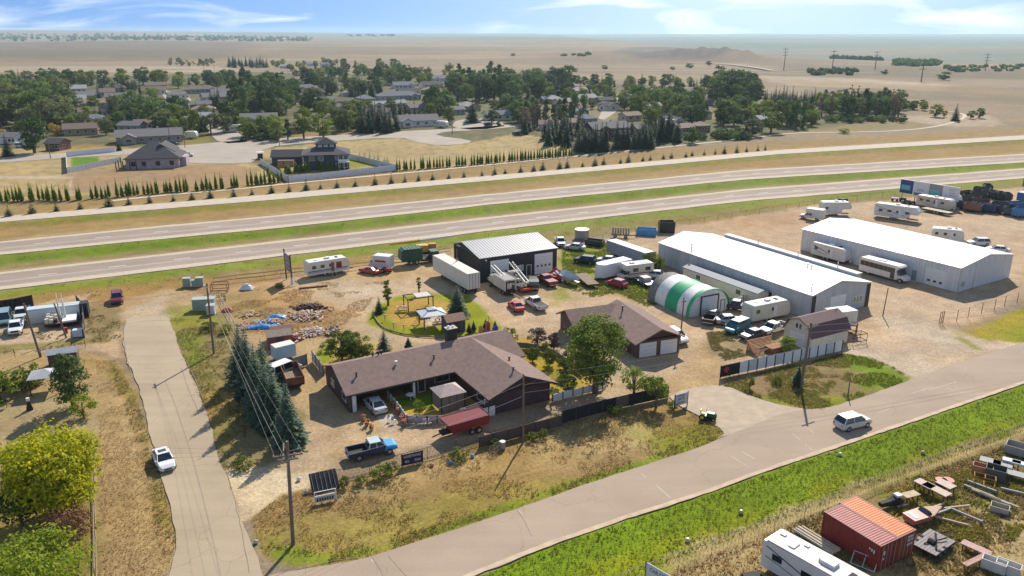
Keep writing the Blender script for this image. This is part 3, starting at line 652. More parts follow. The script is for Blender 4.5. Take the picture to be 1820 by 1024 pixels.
# SE wing
WB = G(869.5, 711.6, 2.6)
wing = MB(); d = WB - HA; bx = d.x * math.cos(ang) + d.y * math.sin(ang); by = -d.x * math.sin(ang) + d.y * math.cos(ang)
WL = WA / 2 - by; WW = 9.9                     # local y runs back from the wing's front gable to the main ridge
r = MB()
for sgn in (0, 1):
    xe = bx + sgn * WW; xm = bx + WW / 2
    r.add([(xm, by, hr + .02), (xm, by + WL, hr + .02), (xe, by + WL, he + .02), (xe, by, he + .02), (xm, by, hr - .16), (xm, by + WL, hr - .16), (xe, by + WL, he - .16), (xe, by, he - .16)],
          [(0, 1, 2, 3), (4, 7, 6, 5), (0, 3, 7, 4), (3, 2, 6, 7), (1, 5, 6, 2), (0, 4, 5, 1)])
r.build('roof', M_BROOF, house)
w = MB(); w.box(bx + .7, bx + WW - .6, by + 1.0, by + WL, 0, he); w.prism([(bx + .6, he), (bx + WW - .6, he), (bx + WW / 2, hr - .25)], by + 1.3, by + 1.5, 'y'); w.build('wall', M_DSID, house)
f = MB()
f.add([(bx, by - .06, he + .02), (bx + WW / 2, by - .06, hr + .02), (bx + WW / 2, by - .06, hr - .24), (bx, by - .06, he - .24)], [(0, 3, 2, 1)]); f.add([(bx + WW / 2, by - .06, hr + .02), (bx + WW, by - .06, he + .02), (bx + WW, by - .06, he - .24), (bx + WW / 2, by - .06, hr - .24)], [(0, 3, 2, 1)])
f.box(bx - .06, bx - .003, by, by + 8.6, he - .22, he); f.build('fascia', M_FASC, house)
for k in range(9):
    b_ = MB(); b_.box(bx + .68, bx + WW - .58, by + .97, by + 1.0, .22 + k * .26, .26 + k * .26); b_.build('siding_board', mat('siding_edge', (.06, .035, .033), .8), house)
pane(house, 'window', by + 2.5, by + 4.5, bx + .7, .9, 2.0, M_GLASS, face='left', frame=M_TRIM)
for px, py in ((912, 664), (905, 640)): x, y = on_house(px, py, 4.2); vent(house, x, y, he + (hr - he) * max(.2, 1 - abs(x - (bx + WW / 2)) / (WW / 2)) + .05, .4)

# ---- detached double garage with rear wing
g0 = G(1130, 639); GA = R(20); gar = thing('detached_garage', 'brown-roofed garage with two white doors and a rear wing beside the gravel loop', 'garage', g0, GA)
gw, gl = 7.6, 13.5
w = MB(); w.box(.25, gw - .25, .4, gl, 0, 2.5); w.prism([(.25, 2.5), (gw - .25, 2.5), (gw / 2, 4.1)], .9, 1.1, 'y'); w.build('wall', mat('reddish_brown_siding', (.11, .065, .055), .8), gar)
r = MB()
for sg in (-.45, gw + .45):
    r.add([(gw / 2, -.5, 4.35), (gw / 2, gl + .2, 4.35), (sg, gl + .2, 2.5), (sg, -.5, 2.5), (gw / 2, -.5, 4.18), (gw / 2, gl + .2, 4.18), (sg, gl + .2, 2.33), (sg, -.5, 2.33)], [(0, 1, 2, 3), (4, 7, 6, 5), (0, 3, 7, 4), (3, 2, 6, 7), (1, 5, 6, 2), (0, 4, 5, 1)])
r.build('roof', M_BROOF, gar)
r = MB(); w = MB()
w.box(-5.2, 3, 9.6, 15.4, 0, 2.45); w.prism([(9.6, 2.45), (15.4, 2.45), (12.5, 3.9)], -5.2, -5.0, 'x'); w.build('wall', MATS['reddish_brown_siding'], gar)
roofpiece(r, -5.8, 4, 12.5, 9.0, 2.35, 4.1, .17); roofpiece(r, -5.8, 4, 12.5, 16.0, 2.35, 4.1, .17); r.build('roof', M_BROOF, gar)
garage_door(gar, .75, 3.5, .4, 2.2, n=4); garage_door(gar, 4.2, 6.95, .4, 2.2, n=4)
pane(gar, 'door', 2.0, 2.9, .25, .05, 2.05, mat('dark_brown_door', (.05, .03, .02)), face='left'); pane(gar, 'window', 4.5, 6.0, .25, 1.0, 1.9, M_GLASS, face='left', frame=M_TRIM)
vent(gar, 2.6, 9.5, 3.9, .8)

# ---- dark shop with white doors
s0 = G(853.8, 503); SA = R(27.3); shop = thing('metal_workshop', 'charcoal metal workshop with silver roof and two white overhead doors', 'workshop', s0, SA)
SL, SW, she, shr = 16.6, 12.4, 4.7, 6.0
M_CHAR = mat('charcoal_cladding', (.022, .026, .031), .5, var=.08)
wo, ro = gable_block(shop, SL, SW, she, shr, M_CHAR, mat('silver_metal_roof', (.19, .195, .215), .5, .1, var=.06, scale=.5), oh=.12, ridge_y=8.2)
bpy.data.objects.remove(ro)
r = MB(); roofpiece(r, -.15, SL + .15, 8.2, -.15, she + .1, shr + .1, .1); roofpiece(r, -.15, SL + .15, 8.2, SW + .15, she + .25, shr + .1, .1); ro = r.build('roof', MATS['silver_metal_roof'], shop)
rb = MB()
for k in range(28):
    x = .2 + k * .6; rb.add([(x - .04, -.16, she + .11), (x + .04, -.16, she + .11), (x + .04, 8.2, shr + .11), (x - .04, 8.2, shr + .11), (x, -.16, she + .16), (x, 8.2, shr + .16)], [(0, 4, 5, 3), (4, 1, 2, 5), (0, 1, 4)])
rb.build('roof_rib', M_STEEL, ro)
cl = MB()
for k in range(55): cl.box(.15 + k * .3, .2 + k * .3, -.03, .01, 0, she)
for k in range(40): cl.box(-.03, .01, .15 + k * .3, .2 + k * .3, 0, she)
cl.build('cladding_rib', M_CHAR, wo)
garage_door(shop, 2.1, 6.0, 0, 4.0, n=6, win=4); garage_door(shop, 11.6, 15.6, 0, 4.1, n=6, win=4)
pane(shop, 'window', 7.6, 8.2, 0, 1.3, 2.3, mat('pale_window_blind', (.45, .46, .45)), frame=M_TRIM); pane(shop, 'window', 8.45, 9.05, 0, 1.3, 2.3, MATS['pale_window_blind'], frame=M_TRIM)
pane(shop, 'door', 9.9, 10.8, 0, 0, 2.1, M_BLK, frame=M_TRIM)
lt = MB(); lt.box(1.0, 1.3, -.3, -.03, 4.2, 4.4); lt.build('wall_lamp', M_TRIM, shop)
lt = MB(); lt.bar((-.05, 9.0, 5.0), (-.5, 9.0, 5.2), .12, 6); lt.bar((-.05, 9.6, 5.0), (-.5, 9.7, 5.1), .12, 6); lt.build('wall_lamp', M_TRIM, shop)

# ---- warehouses
M_RIB = mat('plain_grey_rib', (.50, .52, .54), .55)  # one plain grey for the ribs of both warehouses
def warehouse(name, label, p0, angd, L, Wd, he, hr, ry, proof=M_WROOF, wall=M_WWALL):
    t = thing(name, label, 'warehouse', p0, R(angd))
    w = MB(); w.prism([(0, 0), (Wd, 0), (Wd, he), (ry, hr - .02), (0, he)], 0, L, 'x'); wo = w.build('wall', wall, t)
    r = MB(); roofpiece(r, -.2, L + .2, ry, -.2, he + .05, hr + .1, .12); ro = r.build('roof_slope', proof, t)
    r = MB(); roofpiece(r, -.2, L + .2, ry, Wd + .2, he + .05, hr + .1, .12); r.build('roof_slope', mat('grey_white_roof', (.66, .66, .65), .5, var=.05), t)
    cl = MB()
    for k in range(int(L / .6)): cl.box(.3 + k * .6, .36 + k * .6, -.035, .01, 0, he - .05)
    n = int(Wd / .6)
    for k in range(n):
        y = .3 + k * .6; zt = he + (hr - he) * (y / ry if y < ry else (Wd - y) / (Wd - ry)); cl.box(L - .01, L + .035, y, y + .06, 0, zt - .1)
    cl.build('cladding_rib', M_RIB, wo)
    sr_ = MB()
    for k in range(int(L / 1.2)):
        x = .6 + k * 1.2; sr_.add([(x - .03, -.2, he + .055), (x + .03, -.2, he + .055), (x + .03, ry, hr + .105), (x - .03, ry, hr + .105), (x, -.2, he + .09), (x, ry, hr + .14)], [(0, 4, 5, 3), (4, 1, 2, 5), (0, 1, 4)])
    sr_.build('roof_rib', proof, ro)
    return t
W2d = G(1700, 520) - G(1423, 444); W2A = math.degrees(math.atan2(W2d.y, W2d.x)); W2L = W2d.length; print('W2', W2A, W2L)
w2 = warehouse('white_warehouse', 'white-roofed grey warehouse with a bus and motorhome parked alongside', G(1423, 444), W2A, W2L, 17.6, 4.6, 5.9, 8.8)
garage_door(w2, W2L - 6.3, W2L - 2.3, 0, 3.3, n=5, win=3); pane(w2, 'door', W2L - 8.9, W2L - 7.9, 0, 0, 2.1, mat('grey_blue_door', (.22, .27, .31)), frame=M_TRIM)
for q_ in ((W2L, W2L + .06, .05, .17, 0, 4.5), (W2L, W2L + .08, 5.0, 5.1, 0, 5.0), (-.1, 0, 0, .1, 0, 4.3)): g = MB(); g.box(*q_); g.build('downpipe', M_STEEL, w2)
g = MB(); g.box(W2L + .03, W2L + .4, 1.2, 1.6, 1.0, 1.8); g.build('meter_box', M_STEEL, w2)
for x in (2.2, ): g = MB(); g.bar((x, .8, 4.3), (x, .8, 5.3), .07, 6); g.build('flue', M_STEEL, w2)
g = MB(); g.bar((W2L - 1, 16.5, 4.5), (W2L - 1, 16.5, 5.8), .06, 6); g.build('flue', M_STEEL, w2)
g = MB(); g.box(17.4, 17.8, -.2, -.03, 3.3, 3.6); g.build('wall_lamp', M_TRIM, w2)
w1 = warehouse('white_warehouse', 'long white-roofed warehouse with corrugated front wall beside the striped tent', G(1169, 467), -60.6, 38.6, 14.6, 4.2, 5.7, 6.6, wall=mat('grey_corrugated_wall', (.44, .46, .47), .5, var=.14, scale=1, stretch=(1.2, 1.2, .12)))
pane(w1, 'door', 7.5, 14, 40.2, 0, 1, M_BLK, face='right') if False else None
garage_door(w1, 4.6, 8.4, 38.6, 3.2, face='right', n=5)
for y0, y1 in ((.1, 1.0), (13.5, 14.5)):
    g = MB(); g.box(38.6, 38.66, y0, y1, 0, 4.0); g.build('black_corner_panel', M_BLK, w1)
for k in range(3): pane(w1, 'window', 10.4 + k * .8, 11.0 + k * .8, 38.6, 1.2, 2.2, mat('boarded_tan_window', (.34, .29, .2)), face='right', frame=M_TRIM)
pane(w1, 'window', 26, 27.5, 0, 1.1, 2.3, M_GLASS, face='front', frame=M_TRIM); pane(w1, 'window', 28.4, 30.4, 0, 1.1, 2.3, M_GLASS, face='front', frame=M_TRIM); pane(w1, 'door', 24.2, 25.2, 0, 0, 2.1, M_WHITE, frame=M_TRIM)
for x, y in ((9.0, .6), (30, 8.6), (31, 8.3), (38, .4)): g = MB(); g.bar((x, y, 4.2), (x, y, 6.0 if y < 2 else 6.2), .09, 6); g.box(x - .2, x + .2, y - .2, y + .2, 5.9 if y < 2 else 6.1, 6.05 if y < 2 else 6.3); g.build('flue', M_STEEL, w1)
# lean-to shed with flat grey roof on its far side
t = thing('grey_annex', 'flat grey metal annex running behind the long corrugated warehouse', 'building', w1.matrix_basis @ Vector((0, 0, 0)) if False else G(1169, 467), R(-60.6))
g = MB(); g.box(3, 35.3, 14.95, 15.3, 0, 4.7); g.build('wall', mat('dull_grey_cladding', (.40, .42, .43), .6), t); g = MB(); g.box(2.9, 35.4, 14.9, 16.4, 4.7, 4.8); g.build('roof', mat('dull_grey_roof', (.36, .37, .38), .6), t)
g = MB(); g.box(3, 35.2, 15.31, 16.3, 0, 4.69); g.build('wall', MATS['dull_grey_cladding'], t)
for x in (12, 22, 31): g = MB(); g.bar((x, 15.3, 4.7), (x, 15.3, 5.8), .08, 6); g.build('flue', M_STEEL, t)
# cream mobile office along the front wall
an = thing('cream_mobile_office', 'cream trailer office with two small windows between tent and warehouse', 'mobile office', G(1213, 497), R(-59.5))
gable_block(an, 18.5, 2.7, 2.4, 2.75, mat('cream_siding', (.62, .57, .46), .7), mat('grey_office_roof', (.24, .26, .29), .7), oh=.15)
for x in (3.6, 13.6): pane(an, 'window', x, x + 1.1, 0, 1.1, 1.95, M_GLASS, frame=M_TRIM)
rb = MB(); 
for k in range(30): rb.box(.3 + k * .61, .34 + k * .61, -.025, .01, .1, 2.35)
rb.build('siding_batten', MATS['cream_siding'], an)

# ---- striped fabric tent
T0 = G(1224, 566); T1 = G(1144, 538.5); T2 = G(1295.6, 551.6)
ax = (T2 - T0); tw = ax.length; ta = math.atan2(ax.y, ax.x); tent = thing('striped_storage_tent', 'arched fabric storage tent in white and green stripes by the gravel loop', 'tent', T0, ta)
back = (T1 - T0).length; th_ = 4.4
def arch(y, s=1.0, n=18, h=th_):
    out = []
    for i in range(n + 1):
        a = math.pi * i / n; c = math.cos(a)
        out.append((tw / 2 - c * tw / 2 * s * (1 - .0 * abs(c)), y, max(0, math.sin(a)) ** .82 * h * s))
    return out
M_TW = mat('white_tarpaulin', (.74, .73, .68), .6, var=.10, scale=1.6, bump=.3); M_TG = mat('green_tarpaulin', (.012, .34, .14), .55, var=.10, scale=1.6); M_TGY = mat('old_grey_tarpaulin', (.20, .19, .17), .85, var=.3, scale=2)
def shell(name, y0, y1, m, s=1.0, mid=1):
    mb = MB(); ys = [y0 + (y1 - y0) * i / mid for i in range(mid + 1)]; R_ = []
    for i, y in enumerate(ys): R_.append(arch(y, s * (1 if i in (0, mid) else .985)))
    n = len(R_[0]); vs = [p for q in R_ for p in q]; fs = [(k * n + i, k * n + i + 1, (k + 1) * n + i + 1, (k + 1) * n + i) for k in range(mid) for i in range(n - 1)]
    mb.add(vs, fs); return mb.build(name, m, tent, smooth=True)
shell('edge_band', -.1, .75, M_TG, 1.02); shell('white_stripe', .5, 3.3, M_TW, 1, 3); shell('green_stripe', 3.25, 6.4, M_TG, 1.004, 3); shell('white_stripe', 6.35, 9.2, M_TW, 1, 3); shell('weathered_cover', 9.15, 11.4, M_TGY, .975, 3)
for y, s in ((.25, .985), (11.2, .96)):
    a = arch(y, s); mb = MB(); mb.add(a, [tuple(range(len(a)))]); mb.build('end_wall', M_TW, tent)
garage_door(tent, 2.6, 6.1, .2, 3.2, n=4, m=mat('pale_tent_door', (.60, .62, .64))); f = MB()
for x0, x1, z0, z1 in ((2.45, 2.6, 0, 3.35), (6.1, 6.25, 0, 3.35), (2.45, 6.25, 3.2, 3.35)): f.box(x0, x1, .02, .2, z0, z1)
f.build('door_frame', M_BLK, tent)
d_ = pane(tent, 'door', 6.9, 7.7, .25, 0, 2.0, mat('pale_tent_door', (.6, .62, .64)), frame=M_BLK)

# ---- small gambrel barn behind the white fence
b0 = G(1394.5, 580, 2.3); barn = thing('gambrel_barn', 'cream barn with maroon gambrel roof behind the white panel fence', 'barn', b0, R(-61))
bw, bl = 5.2, 8.0
gam = [(0, 0), (bw, 0), (bw, 2.3), (bw - .9, 3.7), (bw / 2, 4.5), (.9, 3.7), (0, 2.3)]
w = MB(); w.prism(gam, 0, bl, 'y'); w.build('wall', MATS['cream_siding'], barn)
r = MB(); oo = [(-.25, 2.15), (.78, 3.82), (bw / 2, 4.65), (bw - .78, 3.82), (bw + .25, 2.15)]; o2 = [(x * .98 + .05, z - .14) for x, z in oo]
for i in range(4): r.add([(oo[i][0], -.3, oo[i][1]), (oo[i + 1][0], -.3, oo[i + 1][1]), (oo[i + 1][0], bl + .3, oo[i + 1][1]), (oo[i][0], bl + .3, oo[i][1]), (o2[i][0], -.3, o2[i][1]), (o2[i + 1][0], -.3, o2[i + 1][1]), (o2[i + 1][0], bl + .3, o2[i + 1][1]), (o2[i][0], bl + .3, o2[i][1])], [(0, 1, 2, 3), (4, 7, 6, 5), (0, 4, 5, 1), (3, 2, 6, 7), (0, 3, 7, 4), (1, 5, 6, 2)])
r.build('roof', mat('maroon_metal_roof', (.105, .045, .045), .6, var=.2, scale=2), barn)
garage_door(barn, 1.2, 4.0, 0, 2.2, n=4); pane(barn, 'window', 2.1, 2.55, 0, 2.8, 3.6, M_GLASS, frame=M_TRIM); pane(barn, 'window', 2.75, 3.2, 0, 2.8, 3.6, M_GLASS, frame=M_TRIM)

# ---- sheds, gazebo, pergola in the garden island
def shed(px, py, a, L, Wd, h, hr_, wall, roof, label, name='garden_shed', cat='shed', door=True, dm=None):
    t = thing(name, label, cat, G(px, py), R(a)); gable_block(t, L, Wd, h, hr_, wall, roof, oh=.2, th=.08)
    if door: pane(t, 'door', L * .35, L * .65, 0, 0, h * .85, dm or M_FASC, frame=None)
    return t
shed(796, 594, 27, 3.0, 2.6, 2.0, 2.7, mat('dark_blue_grey_siding', (.07, .09, .11), .8), mat('rusty_shed_roof', (.26, .15, .10), .85, var=.2), 'blue-grey garden shed with rusty brown roof near the play set')
shed(478, 622, 22, 3.4, 2.6, 2.0, 2.5, mat('dull_red_siding', (.22, .06, .05), .8), mat('worn_shingle', (.25, .2, .15), .9, var=.25), 'small red shed with pale worn roof behind the tall spruces')
shed(484, 607, 22, 3.0, 2.0, 1.7, 2.0, MATS['dull_red_siding'], mat('dark_red_roof', (.16, .07, .05), .8), 'low dark red shed at the edge of the rubble piles')
gz = thing('gazebo', 'square metal gazebo with pale vented roof on dark posts in the yard island', 'gazebo', G(768, 578), R(22))
for x in (-1.7, 1.7):
    for y in (-1.5, 1.5): p = MB(); p.box(x - .08, x + .08, y - .08, y + .08, 0, 2.2); p.build('post', M_BLK, gz)
r = MB(); r.add([(-2.1, -1.9, 2.2), (2.1, -1.9, 2.2), (2.1, 1.9, 2.2), (-2.1, 1.9, 2.2), (-.6, -.5, 2.75), (.6, -.5, 2.75), (.6, .5, 2.75), (-.6, .5, 2.75), (-2.1, -1.9, 2.1), (2.1, -1.9, 2.1), (2.1, 1.9, 2.1), (-2.1, 1.9, 2.1)], [(0, 1, 5, 4), (1, 2, 6, 5), (2, 3, 7, 6), (3, 0, 4, 7), (4, 5, 6, 7), (8, 9, 1, 0), (9, 10, 2, 1), (10, 11, 3, 2), (11, 8, 0, 3)]); ro = r.build('roof', mat('pale_metal_gazebo_roof', (.5, .53, .55), .4, var=.12), gz)
r = MB(); r.add([(-.75, -.65, 2.85), (.75, -.65, 2.85), (.75, .65, 2.85), (-.75, .65, 2.85), (0, 0, 3.15)], [(0, 1, 4), (1, 2, 4), (2, 3, 4), (3, 0, 4)]); r.build('vent_cap', MATS['pale_metal_gazebo_roof'], ro)
for k in range(4):
    rr = MB(); c = [(-2.1, -1.9), (2.1, -1.9), (2.1, 1.9), (-2.1, 1.9)][k]; c2 = [(-.6, -.5), (.6, -.5), (.6, .5), (-.6, .5)][k]; rr.bar((*c, 2.22), (*c2, 2.78), .04, 5); rr.build('hip_rib', M_BLK, ro)
pg = thing('pergola', 'dark open pergola frame with pale canopy next to the gazebo', 'pergola', G(744, 548), R(24))
for x in (-2.2, 2.2):
    for y in (-1.3, 1.3): p = MB(); p.box(x - .07, x + .07, y - .07, y + .07, 0, 2.2); p.build('post', M_BLK, pg)
p = MB()
for y in (-1.3, 1.3): p.box(-2.4, 2.4, y - .06, y + .06, 2.2, 2.35)
p.box(-2.26, -2.14, -1.24, 1.24, 2.2, 2.34); p.box(2.14, 2.26, -1.24, 1.24, 2.2, 2.34); p.build('beam', M_BLK, pg)
p = MB(); p.box(-.6, 2.0, -1.1, 1.1, 2.36, 2.41); p.build('canopy', mat('pale_canvas', (.5, .46, .40), .8), pg)
fr = thing('log_frame', 'bare dark timber swing frame between pergola and gazebo', 'frame', G(752, 568), R(24)); p = MB()
for x in (-1, 1): p.bar((x, -.5, 0), (x, 0, 1.9), .05); p.bar((x, .5, 0), (x, 0, 1.9), .05)
p.bar((-1.1, 0, 1.9), (1.1, 0, 1.9), .05); p.build('beam', M_FASC, fr)
# tent-like garden pavilion in the inner corner of the house
pv_ = thing('garden_pavilion', 'pavilion with pink-beige canvas roof and curtains in the house corner', 'pavilion', G(797, 722), R(29))
for x in (-1.6, 1.6):
    for y in (-1.5, 1.5): p = MB(); p.box(x - .06, x + .06, y - .06, y + .06, 0, 2.3); p.build('post', M_BLK, pv_)
r = MB(); r.add([(-1.8, -1.7, 2.25), (1.8, -1.7, 2.25), (1.8, 1.7, 2.25), (-1.8, 1.7, 2.25), (-.5, -.1, 3.1), (.5, -.1, 3.1), (.5, .1, 3.1), (-.5, .1, 3.1)], [(0, 1, 5, 4), (1, 2, 6, 5), (2, 3, 7, 6), (3, 0, 4, 7), (4, 5, 6, 7)]); r.build('canvas_roof', mat('pink_beige_canvas', (.46, .36, .32), .9, var=.15, scale=4, bump=.4), pv_)
M_CURT = mat('sheer_brown_curtain', (.20, .16, .13), .9, var=.2, stretch=(8, 8, .5))
for k in range(3): p = MB(); p.box(-1.5 + k * 1.03, -.55 + k * 1.03, -1.5, -1.46, .1, 2.2); p.build('curtain', M_CURT, pv_)
p = MB(); p.box(1.5, 1.54, -1.4, 1.4, .1, 2.2); p.build('curtain', M_CURT, pv_); p = MB(); p.box(-1.54, -1.5, -1.4, 1.4, .1, 2.2); p.build('curtain', M_CURT, pv_)
g = thing('canopy_gazebo', 'dark canopy gazebo with white-grey top in the west garden', 'gazebo', G(86, 692), R(20))
for x in (-1.7, 1.7):
    for y in (-1.5, 1.5): p = MB(); p.box(x - .06, x + .06, y - .06, y + .06, 0, 2.3); p.build('post', M_BLK, g)
r = MB(); r.add([(-1.9, -1.7, 2.25), (1.9, -1.7, 2.25), (1.9, 1.7, 2.25), (-1.9, 1.7, 2.25), (0, 0, 3.0)], [(0, 1, 4), (1, 2, 4), (2, 3, 4), (3, 0, 4)]); r.build('canvas_roof', mat('grey_white_canvas', (.42, .42, .43), .7), g)
shed(88, 655, 22, 3.6, 2.2, 2.0, 2.4, mat('brown_board', (.10, .07, .05), .9), mat('grey_tin', (.3, .31, .33), .5), 'low brown lean-to with grey roof beyond the west garden gazebo')

# ================================================================ TOWN HOUSES
ROOFS = dict(grey=mat('town_roof_grey', (.165, .155, .155), .95, var=.1), dark=mat('town_roof_charcoal', (.065, .062, .068), .95, var=.1), brown=mat('town_roof_brown', (.175, .125, .10), .95, var=.1), tan=mat('town_roof_tan', (.27, .19, .14), .95, var=.1), blue=mat('town_roof_slate', (.15, .165, .185), .95, var=.1), light=mat('town_roof_pale', (.30, .30, .29), .95, var=.1), red=mat('town_roof_red', (.24, .10, .08), .95, var=.1))
WALLS = dict(white=mat('town_wall_white', (.62, .61, .58), .8), grey=mat('town_wall_grey', (.30, .31, .32), .8), blue=mat('town_wall_blue', (.10, .14, .19), .8), tan=mat('town_wall_tan', (.33, .25, .17), .8), brown=mat('town_wall_brown', (.17, .10, .075), .8), maroon=mat('town_wall_maroon', (.10, .04, .04), .8), cream=mat('town_wall_cream', (.5, .44, .34), .8), stone=mat('town_wall_stone', (.30, .27, .24), .9, var=.3, scale=1.5))
house_spots = []
def house_at(x0, x1, yb, roof, wall, label, kind='gable', a=28, doors=0, h=2.9, wing=0, two=False, dep=None, cat='house', name='bungalow'):
    """x0..x1: width seen in the photo, yb: row of its front base"""
    c = G((x0 + x1) / 2, yb); sc = FOC / math.hypot(c.x, c.y) ; Wm = (x1 - x0) / sc
    dpt = dep or min(11, max(7, Wm * .55)); L = max(6, (Wm - dpt * .35) / .95) if a % 90 > 5 else Wm
    if two: h = 5.2
    rz = R(a); u = Vector((math.cos(rz), math.sin(rz))); v = Vector((-u.y, u.x))
    o = c - u * L / 2
    t = thing(name, label, cat, o, rz)
    hr = h + dpt * (.22 if kind == 'gable' else .24)
    gable_block(t, L, dpt, h, hr, WALLS[wall], ROOFS[roof], oh=.55, ends=kind)
    x = .8
    for k in range(doors):
        garage_door(t, x, x + 3.2, 0, 2.4, n=4); x += 3.7
    n = max(2, int((L - x) / 3.2))
    for k in range(n):
        xa = x + (L - x) * (k + .3) / n; pane(t, 'window', xa, xa + 1.3, 0, 1.0, 2.1, M_GLASS, frame=M_TRIM)
        if two: pane(t, 'window', xa, xa + 1.3, 0, 3.4, 4.6, M_GLASS, frame=M_TRIM)
    pane(t, 'window', dpt * .3, dpt * .3 + 1.4, L, 1.0, 2.1, M_GLASS, face='right', frame=M_TRIM); pane(t, 'window', dpt * .3, dpt * .3 + 1.4, 0, 1.0, 2.1, M_GLASS, face='left', frame=M_TRIM)
    if wing:
        wl = 5.5; wx = L * .08 if wing == 1 else L * .92 - wl; ww = MB(); ww.box(wx, wx + wl, -2.6, -.004, 0, h); ww.prism([(wx, h), (wx + wl, h), (wx + wl / 2, h + 1.3)], -2.6, -2.45, 'y'); ww.build('wall', WALLS[wall], t)
        r = MB()
        for sg in (wx - .4, wx + wl + .4):
            xm = wx + wl / 2; ze = h - .2; zr = h + 1.45; r.add([(xm, -3.1, zr), (xm, dpt * .45, zr), (sg, dpt * .3, ze), (sg, -3.1, ze), (xm, -3.1, zr - .15), (xm, dpt * .45, zr - .15), (sg, dpt * .3, ze - .15), (sg, -3.1, ze - .15)], [(0, 1, 2, 3), (4, 7, 6, 5), (0, 3, 7, 4), (3, 2, 6, 7)])
        r.build('roof', ROOFS[roof], t); pane(t, 'window', wx + 1.6, wx + 3.8, -2.6, .9, 2.2, M_GLASS, frame=M_TRIM)
    if L > 13: v_ = MB(); v_.box(L * .62, L * .62 + .7, dpt * .5 + .6, dpt * .5 + 1.2, h + .3, hr + .8); v_.build('chimney', M_CONC, t)
    house_spots.append((c, max(L, dpt) * .62, label)); return t
